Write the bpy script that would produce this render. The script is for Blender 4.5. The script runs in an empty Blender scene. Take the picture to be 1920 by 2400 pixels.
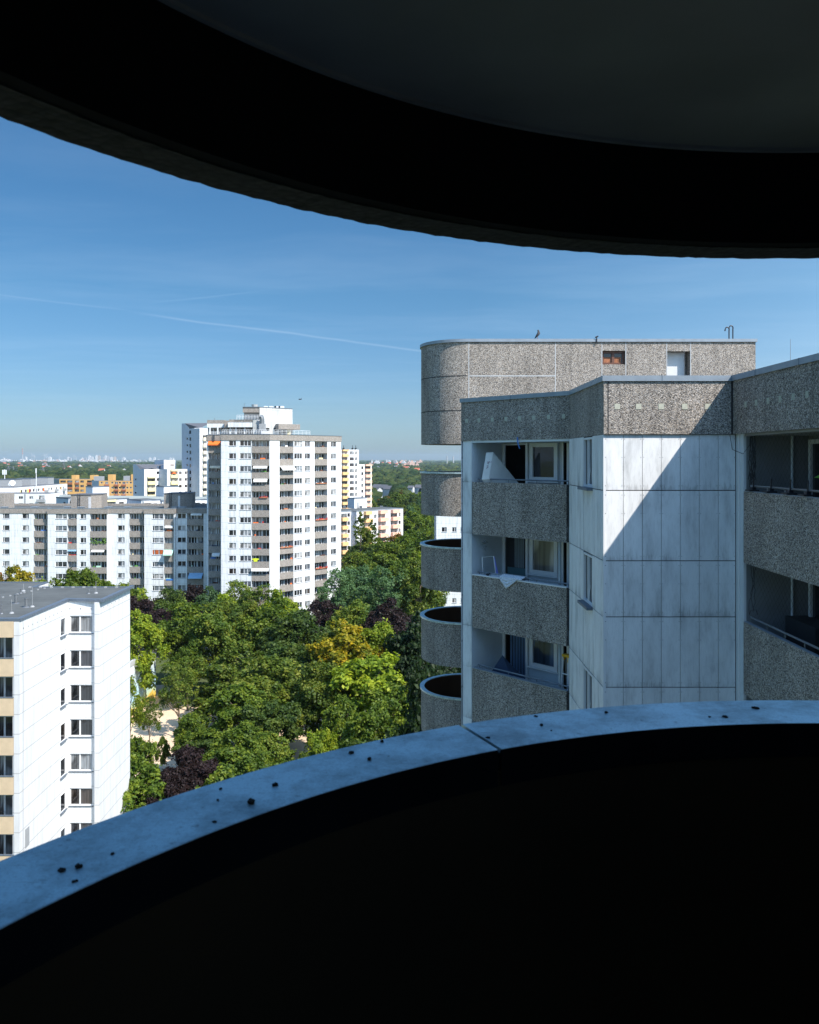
import bpy, math, random
import numpy as np
from mathutils import Vector, Matrix
random.seed(7); rng = np.random.default_rng(7)
scene = bpy.context.scene
COL = scene.collection

# ------------------------------------------------------------------ camera, world, sun
SUN_DIR = Vector((0.521, -0.427, 0.7395)).normalized()
cam_d = bpy.data.cameras.new('camera'); cam = bpy.data.objects.new('camera', cam_d); COL.objects.link(cam)
cam.location = (0, 0, 0); cam.rotation_euler = (math.radians(90), 0, 0)
cam_d.lens = 28.0; cam_d.sensor_width = 36.0; cam_d.sensor_fit = 'AUTO'
cam_d.shift_y = -125.0 / 2400.0
cam_d.clip_start = 0.05; cam_d.clip_end = 60000
cam_d.dof.use_dof = True; cam_d.dof.focus_distance = 60; cam_d.dof.aperture_fstop = 11
scene.camera = cam
world = bpy.data.worlds.new('World'); scene.world = world; world.use_nodes = True
SKY_STRENGTH = 0.14
SUN_STRENGTH = 4.5
EXPOSURE = 0.78
scene.view_settings.view_transform = 'Standard'; scene.view_settings.look = 'None'
scene.view_settings.exposure = EXPOSURE; scene.view_settings.gamma = 1.0
scene.view_settings.use_curve_mapping = False
sun_d = bpy.data.lights.new('sun', 'SUN'); sun_d.energy = SUN_STRENGTH; sun_d.angle = math.radians(0.5)
sun_d.color = (1.0, 0.925, 0.835)
sun = bpy.data.objects.new('sun', sun_d); COL.objects.link(sun)
sun.rotation_euler = SUN_DIR.to_track_quat('Z', 'Y').to_euler(); sun.location = (30, -30, 60)

# ------------------------------------------------------------------ node helpers
class NT:
    def __init__(s, tree): s.t = tree; s.n = tree.nodes; s.l = tree.links
    def add(s, typ, **kw):
        n = s.n.new(typ)
        for k, v in kw.items():
            if k == 'ins':
                for kk, vv in v.items():
                    if isinstance(vv, bpy.types.NodeSocket): s.l.new(vv, n.inputs[kk])
                    else: n.inputs[kk].default_value = vv
            else: setattr(n, k, v)
        return n
    def math(s, op, a, b=0.0, c=0.0, clamp=False):
        n = s.n.new('ShaderNodeMath'); n.operation = op; n.use_clamp = clamp
        for i, v in enumerate((a, b, c)):
            if isinstance(v, bpy.types.NodeSocket): s.l.new(v, n.inputs[i])
            else: n.inputs[i].default_value = v
        return n.outputs[0]
    def mix(s, f, a, b, mode='MIX'):
        n = s.n.new('ShaderNodeMix'); n.data_type = 'RGBA'; n.blend_type = mode
        for i, v in ((0, f), (6, a), (7, b)):
            if isinstance(v, bpy.types.NodeSocket): s.l.new(v, n.inputs[i])
            elif i == 0: n.inputs[0].default_value = v
            else: n.inputs[i].default_value = (*v, 1)
        return n.outputs[2]
    def ramp(s, f, stops, interp='LINEAR'):
        n = s.n.new('ShaderNodeValToRGB'); cr = n.color_ramp; cr.interpolation = interp
        while len(cr.elements) < len(stops): cr.elements.new(0.5)
        for e, (p, c) in zip(cr.elements, stops):
            e.position = p; e.color = (c, c, c, 1) if isinstance(c, (int, float)) else (*c, 1)
        s.l.new(f, n.inputs[0]); return n.outputs[0]
    def noise(s, vec, scale, detail=3, rough=0.5):
        n = s.add('ShaderNodeTexNoise', ins={'Vector': vec, 'Scale': scale, 'Detail': detail, 'Roughness': rough})
        return n.outputs['Fac']
    def mapping(s, vec, sc=(1, 1, 1), loc=(0, 0, 0)):
        return s.add('ShaderNodeMapping', ins={'Vector': vec, 'Scale': sc, 'Location': loc}).outputs[0]

def newmat(name):
    m = bpy.data.materials.new(name); m.use_nodes = True
    nt = NT(m.node_tree); b = m.node_tree.nodes['Principled BSDF']
    return m, nt, b
def setc(nt, b, col):
    if isinstance(col, bpy.types.NodeSocket): nt.l.new(col, b.inputs['Base Color'])
    else: b.inputs['Base Color'].default_value = (*col, 1)
def vary(nt, col, amt=0.15, scale=2.0, detail=4):
    o = nt.add('ShaderNodeTexCoord').outputs['Object']
    f = nt.noise(o, scale, detail)
    f = nt.ramp(f, [(0.25, 1 - amt), (0.75, 1 + amt)])
    return nt.mix(1.0, col, f, 'MULTIPLY')
def simple(name, col, rough=0.7, metal=0.0, amt=0.12, scale=2.0, spec=0.5):
    m, nt, b = newmat(name); setc(nt, b, vary(nt, col, amt, scale))
    b.inputs['Roughness'].default_value = rough; b.inputs['Metallic'].default_value = metal
    b.inputs['Specular IOR Level'].default_value = spec
    return m
def aggregate(name, scale, lo, mid, hi, tint=(1.0, 0.95, 0.88), stain=0.25, bump=0.6):
    """exposed pebble concrete"""
    m, nt, b = newmat(name)
    o = nt.add('ShaderNodeTexCoord').outputs['Object']
    v = nt.add('ShaderNodeTexVoronoi', ins={'Vector': o, 'Scale': scale})
    sep = nt.add('ShaderNodeSeparateColor', ins={'Color': v.outputs['Color']})
    r = nt.ramp(sep.outputs[0], [(0.0, lo), (0.16, lo * 1.6), (0.30, mid * 0.85), (0.72, mid * 1.15), (0.90, hi), (1.0, hi * 1.15)])
    edge = nt.ramp(v.outputs['Distance'], [(0.35, 1.0), (0.85, 0.6)])
    c = nt.mix(1.0, r, edge, 'MULTIPLY')
    hue = nt.mix(sep.outputs[1], (tint[0], tint[1] * 0.97, tint[2] * 0.9), (tint[0] * 0.93, tint[1], tint[2] * 1.08))
    c = nt.mix(1.0, c, hue, 'MULTIPLY')
    n1 = nt.noise(nt.mapping(o, (1, 1, 0.35)), 1.3, 5, 0.6)
    st = nt.ramp(n1, [(0.3, 1 - stain), (0.6, 1.0)])
    c = nt.mix(1.0, c, st, 'MULTIPLY')
    sk = nt.ramp(nt.noise(nt.mapping(o, (5, 5, 0.5)), 1.0, 5, 0.7), [(0.34, 1 - stain * 0.9), (0.5, 1.0)]); c = nt.mix(1.0, c, sk, 'MULTIPLY')
    setc(nt, b, c); b.inputs['Roughness'].default_value = 0.85; b.inputs['Specular IOR Level'].default_value = 0.25
    bp = nt.add('ShaderNodeBump', ins={'Height': v.outputs['Distance'], 'Strength': bump, 'Distance': 0.02}); bp.invert = True
    nt.l.new(bp.outputs[0], b.inputs['Normal'])
    return m
def far_panels(name, col, pu=1.35, streak=0.10, seam=0.78, pz=1.375, z0=0.0, seam2=0.92):
    """painted facade panels; UV carries metres along the wall and metres of height"""
    m, nt, b = newmat(name)
    uv = nt.add('ShaderNodeUVMap').outputs[0]
    sp = nt.add('ShaderNodeSeparateXYZ', ins={'Vector': uv})
    def line(v, p, w, off=0.0):
        f = nt.math('FRACT', nt.math('DIVIDE', nt.math('ADD', v, off + 5000 * p), p))
        return nt.math('LESS_THAN', f, w / p)
    lz = line(sp.outputs[1], pz, 0.06, z0); lu = line(sp.outputs[0], pu, 0.03)
    n1 = nt.noise(nt.mapping(uv, (2.2, 0.22, 1)), 1.0, 6, 0.65)
    st = nt.ramp(n1, [(0.38, 1 - streak * 1.6), (0.5, 1 - streak * 0.4), (0.66, 1.0)])
    c = nt.mix(1.0, col, st, 'MULTIPLY')
    c = nt.mix(nt.math('MULTIPLY', lz, 1 - seam), c, (0.05, 0.055, 0.06))
    c = nt.mix(nt.math('MULTIPLY', lu, 1 - seam2), c, (0.05, 0.055, 0.06))
    setc(nt, b, c); b.inputs['Roughness'].default_value = 0.75; b.inputs['Specular IOR Level'].default_value = 0.3
    return m

# ------------------------------------------------------------------ sky: nishita plus thin cirrus and one vapour trail
HAZE = 5.0e-5
_w = NT(world.node_tree); _bg = world.node_tree.nodes['Background']
_sky = _w.n.new('ShaderNodeTexSky'); _sky.sky_type = 'NISHITA'; _sky.sun_disc = False
_sky.sun_elevation = math.asin(SUN_DIR.z); _sky.sun_rotation = math.atan2(SUN_DIR.x, SUN_DIR.y)
_sky.altitude = 60; _sky.air_density = 1.0; _sky.dust_density = 0.6; _sky.ozone_density = 2.2
_g = _w.add('ShaderNodeTexCoord').outputs['Generated']
_s = _w.add('ShaderNodeSeparateXYZ', ins={'Vector': _g})
_z = _w.math('MAXIMUM', _s.outputs[2], 0.02)
_px = _w.math('DIVIDE', _s.outputs[0], _z); _py = _w.math('DIVIDE', _s.outputs[1], _z)
_p = _w.add('ShaderNodeCombineXYZ', ins={'X': _px, 'Y': _py, 'Z': 0.0}).outputs[0]
_warp = _w.noise(_p, 0.5, 3, 0.5)
_p2 = _w.add('ShaderNodeCombineXYZ', ins={'X': _w.math('MULTIPLY', _px, 0.35), 'Y': _w.math('ADD', _w.math('MULTIPLY', _py, 0.9), _warp), 'Z': 3.0}).outputs[0]
_c1 = _w.noise(_p2, 1.1, 6, 0.62)
_cir = _w.ramp(_c1, [(0.46, 0.0), (0.80, 0.09)])
_fade = _w.ramp(_s.outputs[2], [(0.0, 0.0), (0.08, 0.6), (0.2, 1.0), (0.45, 0.25)])
_cir = _w.math('MULTIPLY', _cir, _fade)
def _dirpx(x, y): return Vector(((x - 960) / 1867.0, 1.0, -(y - 1075) / 1867.0)).normalized()
def _trail(xa, ya, xb, yb, wid, x0, x1, amt):
    a, b_ = _dirpx(xa, ya), _dirpx(xb, yb); n = a.cross(b_).normalized()
    d = _w.add('ShaderNodeVectorMath', operation='DOT_PRODUCT', ins={0: _g, 1: tuple(n)}).outputs['Value']
    d = _w.math('ABSOLUTE', _w.math('ADD', d, _w.math('MULTIPLY', _w.math('SUBTRACT', _w.noise(_g, 9, 2), 0.5), 0.004)))
    m = _w.math('SUBTRACT', 1.0, _w.math('DIVIDE', d, wid), clamp=True)
    t = _w.math('DIVIDE', _s.outputs[0], _w.math('MAXIMUM', _s.outputs[1], 0.05))
    l = _w.ramp(_w.math('ADD', t, 0.6), [((x0 - 960) / 1867 + 0.6, 0.0), ((x0 - 960) / 1867 + 0.66, 1.0), ((x1 - 960) / 1867 + 0.55, 1.0), ((x1 - 960) / 1867 + 0.6, 0.0)])
    return _w.math('MULTIPLY', _w.math('MULTIPLY', m, l), amt)
_t1 = _trail(350, 738, 980, 822, 0.0020, 300, 1060, 0.12)
_t2 = _trail(0, 692, 300, 728, 0.0014, -80, 330, 0.06)
_t3 = _trail(350, 710, 600, 683, 0.0014, 330, 640, 0.05)
_tt = _w.math('ADD', _w.math('ADD', _t1, _t2), _w.math('ADD', _t3, _cir), clamp=True)
_front = _w.math('GREATER_THAN', _s.outputs[1], 0.0)
_ha = _w.add('ShaderNodeVectorMath', operation='DOT_PRODUCT', ins={0: _g, 1: (-0.773, 0.634, 0.0)}).outputs['Value']
_high = _w.ramp(_s.outputs[2], [(0.0, (0.265, 0.365, 0.53)), (0.06, (0.262, 0.355, 0.47)), (0.20, (0.222, 0.374, 0.462)), (0.45, (0.178, 0.378, 0.49)), (0.7, (0.40, 0.72, 0.92))])   # deep polarised sky away from the sun
_sunside = _w.mix(1.0, _high, (3.5, 2.5, 2.05), 'MULTIPLY')
_tf = _w.mix(_w.ramp(_w.math('ADD', _w.math('MULTIPLY', _ha, 0.5), 0.5), [(0.30, 1.0), (0.62, 0.28), (0.78, 0.02), (0.95, 0.0)]), _high, _sunside)
_tint = _w.mix(1.0, _sky.outputs[0], _tf, 'MULTIPLY')
_col = _w.mix(_tt, _tint, (3.9, 4.7, 5.5))
_w.l.new(_col, _bg.inputs[0]); _bg.inputs[1].default_value = SKY_STRENGTH

M = {}
M['agg'] = aggregate('pebble_concrete', 55, 0.09, 0.39, 0.66, tint=(1.0, 0.875, 0.77), stain=0.26)
M['agg_far'] = aggregate('pebble_concrete_far', 14, 0.20, 0.33, 0.46, tint=(1.0, 0.885, 0.79), stain=0.15, bump=0.2)
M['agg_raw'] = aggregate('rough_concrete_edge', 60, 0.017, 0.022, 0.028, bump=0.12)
# near panels
m, nt, b = newmat('white_fibre_panel')
o = nt.add('ShaderNodeTexCoord').outputs['Object']; g = nt.add('ShaderNodeNewGeometry')
isl = nt.ramp(g.outputs['Random Per Island'], [(0, 0.93), (1, 1.03)])
n1 = nt.noise(nt.mapping(o, (3.0, 3.0, 0.8)), 1.0, 6, 0.62)
n2 = nt.noise(nt.mapping(o, (30, 30, 6)), 1.0, 4, 0.6)
n3 = nt.noise(o, 60, 2, 0.6)
st = nt.ramp(n1, [(0.32, 0.70), (0.45, 0.90), (0.58, 1.0)])
st2 = nt.ramp(n2, [(0.3, 0.90), (0.5, 1.0)])
uvs = nt.add('ShaderNodeSeparateXYZ', ins={'Vector': nt.add('ShaderNodeUVMap').outputs[0]})   # v = 0 at a panel's foot
foot = nt.ramp(nt.math('ADD', uvs.outputs[1], nt.math('MULTIPLY', nt.math('SUBTRACT', n2, 0.5), 0.5)), [(0.0, 0.62), (0.12, 0.92), (0.3, 1.0)])
c = nt.mix(1.0, (0.80, 0.81, 0.815), isl, 'MULTIPLY'); c = nt.mix(1.0, c, st, 'MULTIPLY'); c = nt.mix(1.0, c, st2, 'MULTIPLY')
c = nt.mix(nt.ramp(n1, [(0.35, 1.0), (0.62, 0.0)]), c, nt.mix(1.0, c, foot, 'MULTIPLY'))
spk = nt.ramp(n3, [(0.24, 0.7), (0.30, 1.0)]); c = nt.mix(1.0, c, spk, 'MULTIPLY')
setc(nt, b, c); b.inputs['Roughness'].default_value = 0.6; b.inputs['Specular IOR Level'].default_value = 0.35
M['panel'] = m
M['gap'] = simple('dark_joint', (0.025, 0.027, 0.03), 0.9)
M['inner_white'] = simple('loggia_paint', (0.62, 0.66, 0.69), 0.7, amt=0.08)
M['inner_grey'] = simple('shade_tinted_loggia_paint', (0.24, 0.245, 0.25), 0.8, amt=0.1)  # darker copy of the loggia paint, shade mixed into its colour
M['frame'] = simple('white_frame', (0.72, 0.73, 0.74), 0.4, amt=0.04)
M['frame_brown'] = simple('brown_frame', (0.12, 0.05, 0.03), 0.5)
M['zinc'] = simple('zinc_sheet', (0.27, 0.31, 0.35), 0.45, 0.35, amt=0.12, scale=5)
M['zinc_dark'] = simple('dark_zinc_sheet', (0.13, 0.16, 0.20), 0.5, 0.3, amt=0.12, scale=5)
M['metal'] = simple('galvanised_metal', (0.22, 0.23, 0.24), 0.45, 0.6)
M['dark_metal'] = simple('dark_metal', (0.03, 0.03, 0.035), 0.5, 0.3)
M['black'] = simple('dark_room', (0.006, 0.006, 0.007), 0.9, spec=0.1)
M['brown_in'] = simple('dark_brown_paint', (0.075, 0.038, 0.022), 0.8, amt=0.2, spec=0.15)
M['lip'] = simple('dark_lip', (0.007, 0.008, 0.010), 0.95, amt=0.3, scale=8, spec=0.05)  # lip set nearly black against the coping sheet
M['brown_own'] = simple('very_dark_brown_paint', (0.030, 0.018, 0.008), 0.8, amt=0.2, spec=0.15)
M['ceil'] = simple('grey_ceiling_paint', (0.215, 0.195, 0.195), 0.85, amt=0.18, scale=3, spec=0.2)
M['conc'] = simple('light_concrete', (0.42, 0.43, 0.42), 0.85, amt=0.15, scale=0.8)
M['white_fac'] = far_panels('white_facade', (0.70, 0.72, 0.73), streak=0.15, seam=0.68)
M['white_fac2'] = far_panels('clean_white_facade', (0.66, 0.665, 0.67), streak=0.08, seam=0.62, seam2=0.95)
M['white_plain'] = far_panels('plain_white_facade', (0.70, 0.705, 0.71), streak=0.05, seam=0.95, seam2=1.0, pz=2.75)
M['shade_fac'] = far_panels('shade_tinted_facade', (0.50, 0.55, 0.62), streak=0.08, seam=0.85, seam2=0.96, pz=2.75)  # white wall with the shade of sides turned from the sun coloured in
M['orange_fac'] = far_panels('orange_facade', (0.62, 0.36, 0.13), streak=0.08, seam=0.95, seam2=1.0, pz=2.75)
M['yellow_par'] = simple('pale_yellow_parapet', (0.78, 0.66, 0.36), 0.7)
M['cream_par'] = simple('cream_parapet', (0.74, 0.64, 0.50), 0.7)
M['beige_par'] = simple('beige_render', (0.58, 0.45, 0.30), 0.8, amt=0.08)
M['orange_par'] = simple('apricot_parapet', (0.76, 0.45, 0.20), 0.7)
M['pink_par'] = simple('salmon_parapet', (0.74, 0.44, 0.32), 0.7)
M['brown_par'] = simple('red_brown_parapet', (0.30, 0.10, 0.05), 0.7)
M['grey_par'] = simple('grey_parapet', (0.30, 0.31, 0.32), 0.7)
M['red'] = simple('red_cloth', (0.55, 0.03, 0.02), 0.8)
M['orange'] = simple('orange_cloth', (0.80, 0.16, 0.02), 0.8)
M['white_cloth'] = simple('white_cloth', (0.70, 0.70, 0.68), 0.8)
M['blue_cloth'] = simple('light_blue_cloth', (0.25, 0.42, 0.60), 0.8)
M['mint'] = simple('mint_cloth', (0.40, 0.62, 0.50), 0.8)
M['yellow'] = simple('yellow_plastic', (0.75, 0.42, 0.02), 0.45)
M['neon'] = simple('neon_yellow_cloth', (0.65, 0.75, 0.03), 0.7)
M['blue_plastic'] = simple('blue_plastic', (0.05, 0.18, 0.50), 0.5)
M['navy'] = simple('dark_blue_cloth', (0.02, 0.04, 0.08), 0.9)
M['bark'] = simple('bark', (0.11, 0.085, 0.06), 0.9, amt=0.3, scale=6)
M['sand'] = simple('sandy_path', (0.62, 0.47, 0.33), 0.95, amt=0.12, scale=0.4)
M['asphalt'] = simple('asphalt', (0.06, 0.06, 0.062), 0.9, amt=0.2, scale=0.6)
M['pave'] = simple('paving', (0.30, 0.28, 0.26), 0.9, amt=0.15, scale=0.6)
M['redroof'] = simple('red_tile_roof', (0.36, 0.10, 0.055), 0.85)
M['greyroof'] = simple('slate_roof', (0.10, 0.105, 0.12), 0.8)
M['moss'] = simple('dark_moss', (0.018, 0.016, 0.014), 0.95, amt=0.4, scale=80)
M['green_leaf'] = simple('house_plant_leaf', (0.09, 0.26, 0.04), 0.5)
M['pot'] = simple('terracotta', (0.40, 0.15, 0.07), 0.8)
M['far_white'] = simple('far_pale_wall', (0.50, 0.50, 0.51), 0.8)
M['far_grey'] = simple('far_grey_wall', (0.34, 0.35, 0.37), 0.8)
M['far_pink'] = simple('far_pink_wall', (0.52, 0.36, 0.30), 0.8)
# bitumen roof with lap seams
m, nt, b = newmat('bitumen_roof')
o = nt.add('ShaderNodeTexCoord').outputs['Object']; sp = nt.add('ShaderNodeSeparateXYZ', ins={'Vector': o})
fy = nt.math('FRACT', nt.math('ADD', sp.outputs[1], 500.0)); lap = nt.math('LESS_THAN', fy, 0.06)
pt_ = nt.ramp(nt.noise(o, 0.5, 5, 0.6), [(0.3, 0.8), (0.7, 1.2)])
c = nt.mix(1.0, (0.085, 0.092, 0.090), pt_, 'MULTIPLY'); c = nt.mix(nt.math('MULTIPLY', lap, 0.5), c, (0.03, 0.032, 0.034))
setc(nt, b, c); b.inputs['Roughness'].default_value = 0.85; M['bitumen'] = m
# coping sheet: weathered paint with spots
m, nt, b = newmat('weathered_coping')
o = nt.add('ShaderNodeTexCoord').outputs['Object']
a1 = nt.ramp(nt.noise(o, 8, 8, 0.72), [(0.34, 0.50), (0.58, 1.0)])
a2 = nt.ramp(nt.noise(o, 45, 4, 0.6), [(0.27, 0.45), (0.36, 1.0)])
a3 = nt.ramp(nt.noise(o, 260, 3, 0.6), [(0.30, 0.75), (0.5, 1.0)])
a5 = nt.ramp(nt.noise(nt.mapping(o, (3, 40, 1)), 6, 5, 0.7), [(0.30, 0.72), (0.42, 1.0)])
a4 = nt.ramp(nt.noise(nt.mapping(o, (1, 1, 1), (7, 3, 0)), 16, 5, 0.7), [(0.68, 0.0), (0.78, 0.5)])
c = nt.mix(1.0, (0.56, 0.68, 0.70), a1, 'MULTIPLY'); c = nt.mix(1.0, c, a2, 'MULTIPLY'); c = nt.mix(1.0, c, a3, 'MULTIPLY'); c = nt.mix(1.0, c, a5, 'MULTIPLY')
c = nt.mix(a4, c, (0.62, 0.63, 0.62))
setc(nt, b, c); b.inputs['Roughness'].default_value = 0.42; b.inputs['Metallic'].default_value = 0.55; b.inputs['Specular IOR Level'].default_value = 0.5; M['coping'] = m
# glass: opaque panes with curtains / dark rooms behind, different for each pane
def glass(name, cols, rough=0.06, folds=True):
    m, nt, b = newmat(name)
    oi = nt.add('ShaderNodeObjectInfo').outputs['Random']
    k = len(cols); base = nt.ramp(oi, [(i / k, c) for i, c in enumerate(cols)], 'CONSTANT')
    if folds:
        o = nt.add('ShaderNodeTexCoord').outputs['Object']
        w = nt.noise(nt.mapping(o, (14, 14, 0.4)), 1.0, 2, 0.5)
        base = nt.mix(1.0, base, nt.ramp(w, [(0.3, 0.45), (0.7, 1.35)]), 'MULTIPLY')
        w2 = nt.noise(nt.mapping(o, (1.1, 1.1, 0.5)), 1.0, 1, 0.5)
        base = nt.mix(1.0, base, nt.ramp(w2, [(0.44, 0.35), (0.52, 1.1)]), 'MULTIPLY')
    setc(nt, b, base); b.inputs['Roughness'].default_value = rough; b.inputs['Specular IOR Level'].default_value = 0.6
    return m
M['glass'] = glass('window_glass', [(0.05, 0.055, 0.065), (0.20, 0.21, 0.22), (0.03, 0.035, 0.04), (0.34, 0.34, 0.34), (0.09, 0.10, 0.12), (0.24, 0.26, 0.28), (0.06, 0.05, 0.045), (0.13, 0.15, 0.17)])
M['glass_logg'] = glass('balcony_glass', [(0.05, 0.055, 0.06), (0.14, 0.15, 0.16), (0.25, 0.26, 0.27), (0.06, 0.065, 0.07), (0.36, 0.36, 0.36)])
M['pane_pale'] = glass('pale_reflection_pane', [(0.46, 0.44, 0.40)], 0.12)  # pale colour paints a bright reflection into the middle balcony's pane
M['pane_blue'] = glass('blue_curtain_pane', [(0.09, 0.14, 0.22)], 0.12)
M['glass_dark'] = glass('dark_glass', [(0.012, 0.014, 0.018), (0.02, 0.022, 0.026)], 0.03, False)

# ------------------------------------------------------------------ mesh helpers
class MB:
    def __init__(s): s.v = []; s.f = []; s.uv = []; s.mi = []
    def poly(s, pts, uv=None, mi=0):
        i = len(s.v); s.v += [tuple(p) for p in pts]; s.f.append(list(range(i, i + len(pts)))); s.mi.append(mi)
        s.uv += (uv if uv else [(p[0], p[2]) for p in pts])
    def hexa(s, c, mi=0, uvf=None):
        """c: 8 corners, bottom 0-3 ccw from above, top 4-7"""
        for q in ((3, 2, 1, 0), (4, 5, 6, 7), (0, 1, 5, 4), (1, 2, 6, 5), (2, 3, 7, 6), (3, 0, 4, 7)):
            s.poly([c[k] for k in q], None if uvf is None else [uvf(c[k]) for k in q], mi)
    def box(s, x0, y0, z0, x1, y1, z1, mi=0):
        s.hexa([(x0, y0, z0), (x1, y0, z0), (x1, y1, z0), (x0, y1, z0), (x0, y0, z1), (x1, y0, z1), (x1, y1, z1), (x0, y1, z1)], mi)
    def fbox(s, F_, u0, u1, d0, d1, z0, z1, mi=0):
        """box in a wall frame: u along, d outward"""
        P = F_.pt; c = [P(u0, d1, z0), P(u1, d1, z0), P(u1, d0, z0), P(u0, d0, z0), P(u0, d1, z1), P(u1, d1, z1), P(u1, d0, z1), P(u0, d0, z1)]
        s.hexa(c, mi)
    def prism(s, pts, z0, z1, mi=0, mtop=None, bottom=True):
        n = len(pts); L = 0
        for i in range(n):
            a, b_ = pts[i], pts[(i + 1) % n]; d = math.hypot(b_[0] - a[0], b_[1] - a[1])
            s.poly([(*a, z0), (*b_, z0), (*b_, z1), (*a, z1)], [(L, z0), (L + d, z0), (L + d, z1), (L, z1)], mi); L += d
        s.poly([(*p, z1) for p in pts], None, mi if mtop is None else mtop)
        if bottom: s.poly([(*p, z0) for p in reversed(pts)], None, mi)
    def tube(s, path, r, n=6, mi=0, r2=None):
        path = [Vector(p) for p in path]; rings = []
        for i, p in enumerate(path):
            a = path[max(i - 1, 0)]; c = path[min(i + 1, len(path) - 1)]; t = (c - a).normalized()
            up = Vector((0, 0, 1)) if abs(t.z) < 0.9 else Vector((1, 0, 0))
            x = t.cross(up).normalized(); y = t.cross(x).normalized()
            rr = r if r2 is None else r + (r2 - r) * i / (len(path) - 1)
            k = len(s.v)
            for j in range(n):
                an = 2 * math.pi * j / n; s.v.append(tuple(p + (x * math.cos(an) + y * math.sin(an)) * rr))
            rings.append(k)
        for a, c in zip(rings[:-1], rings[1:]):
            for j in range(n):
                s.f.append([a + j, a + (j + 1) % n, c + (j + 1) % n, c + j]); s.mi.append(mi); s.uv += [(0, 0)] * 4
        for k, fl in ((rings[0], 1), (rings[-1], 0)):
            idx = list(range(k, k + n)); s.f.append(idx[::-1] if fl else idx); s.mi.append(mi); s.uv += [(0, 0)] * n
    def arc(s, c, prof, a0, a1, n, mi=0, close=True, jit=0.0):
        """sweep profile [(r,z),...] round c from angle a0 to a1 (degrees)"""
        base = len(s.v); k = len(prof); js = random.Random(3)
        for i in range(n + 1):
            a = math.radians(a0 + (a1 - a0) * i / n)
            for (r, z) in prof:
                dr = js.uniform(-jit, jit); dz = js.uniform(-jit, jit)
                s.v.append((c[0] + (r + dr) * math.cos(a), c[1] + (r + dr) * math.sin(a), z + dz))
        L = abs(math.radians(a1 - a0)) * prof[0][0]
        for i in range(n):
            for j in range(k if close else k - 1):
                j2 = (j + 1) % k
                s.f.append([base + i * k + j, base + (i + 1) * k + j, base + (i + 1) * k + j2, base + i * k + j2]); s.mi.append(mi)
                s.uv += [(L * i / n, prof[j][1]), (L * (i + 1) / n, prof[j][1]), (L * (i + 1) / n, prof[j2][1]), (L * i / n, prof[j2][1])]
        if close:
            s.f.append([base + j for j in range(k)]); s.mi.append(mi); s.uv += [(0, 0)] * k
            s.f.append([base + n * k + j for j in reversed(range(k))]); s.mi.append(mi); s.uv += [(0, 0)] * k
    def disc(s, c, r, z, n=48, mi=0, down=False):
        p = [(c[0] + r * math.cos(2 * math.pi * i / n), c[1] + r * math.sin(2 * math.pi * i / n), z) for i in range(n)]
        s.poly(p[::-1] if down else p, None, mi)
    def mesh(s, name, mats, off=(0, 0, 0)):
        me = bpy.data.meshes.new(name)
        me.from_pydata([(v[0] - off[0], v[1] - off[1], v[2] - off[2]) for v in s.v], [], s.f)
        me.polygons.foreach_set('material_index', s.mi)
        uvl = me.uv_layers.new(name='UVMap'); uvl.data.foreach_set('uv', np.array(s.uv, dtype=np.float32).ravel())
        for m_ in (mats if isinstance(mats, (list, tuple)) else [mats]): me.materials.append(m_)
        me.update(); return me
    def build(s, name, mats, parent=None, smooth=False, label=None, bevel=0):
        off = tuple(parent.location) if parent else (0, 0, 0)
        g = parent
        if parent and parent.parent: off = tuple(Vector(off) + parent.parent.location)
        me = s.mesh(name, mats, off)
        o = bpy.data.objects.new(name, me); COL.objects.link(o)
        if parent: o.parent = parent
        if smooth: me.polygons.foreach_set('use_smooth', [True] * len(me.polygons))
        if bevel:
            bv = o.modifiers.new('bevel', 'BEVEL'); bv.width = bevel; bv.segments = 2; bv.limit_method = 'ANGLE'
        if label: o['label'] = label
        return o

def tag(o, label, cat, group=None, kind=None):
    if label: o['label'] = label
    if cat: o['category'] = cat
    if group: o['group'] = group
    if kind: o['kind'] = kind
    return o
def thing(name, label, cat, loc=(0, 0, 0), group=None):
    o = bpy.data.objects.new(name, None); COL.objects.link(o); o.location = loc; o.empty_display_size = 0.5
    return tag(o, label, cat, group)
def solo(mb, name, mats, label, cat, group=None, loc=(0, 0, 0), smooth=False):
    me = mb.mesh(name, mats, loc); o = bpy.data.objects.new(name, me); COL.objects.link(o); o.location = loc
    if smooth: me.polygons.foreach_set('use_smooth', [True] * len(me.polygons))
    return tag(o, label, cat, group)

FPX = 1867.0
def PX(x, Y): return (x - 960.0) * Y / FPX
def PZ(y, Y): return -(y - 1075.0) * Y / FPX
def P2(x, Y): return (PX(x, Y), Y)
def hit(p, d, x):
    """distance along direction d from plan point p to the sight line of photo column x"""
    k = (x - 960.0) / FPX
    return (k * p[1] - p[0]) / (d[0] - k * d[1])
def adv(p, d, t): return (p[0] + d[0] * t, p[1] + d[1] * t)
S2 = math.sqrt(0.5)

class Frame:
    """vertical wall plane: o = left end seen from outside, u to the right, n outward"""
    def __init__(s, a, b):
        s.a = a; d = (b[0] - a[0], b[1] - a[1]); s.W = math.hypot(*d); s.u = (d[0] / s.W, d[1] / s.W); s.n = (s.u[1], -s.u[0])
        s.ang = math.atan2(s.u[1], s.u[0])
    def pt(s, u, d, z): return (s.a[0] + s.u[0] * u + s.n[0] * d, s.a[1] + s.u[1] * u + s.n[1] * d, z)
    def U(s, x): return hit(s.a, s.u, x)

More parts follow.
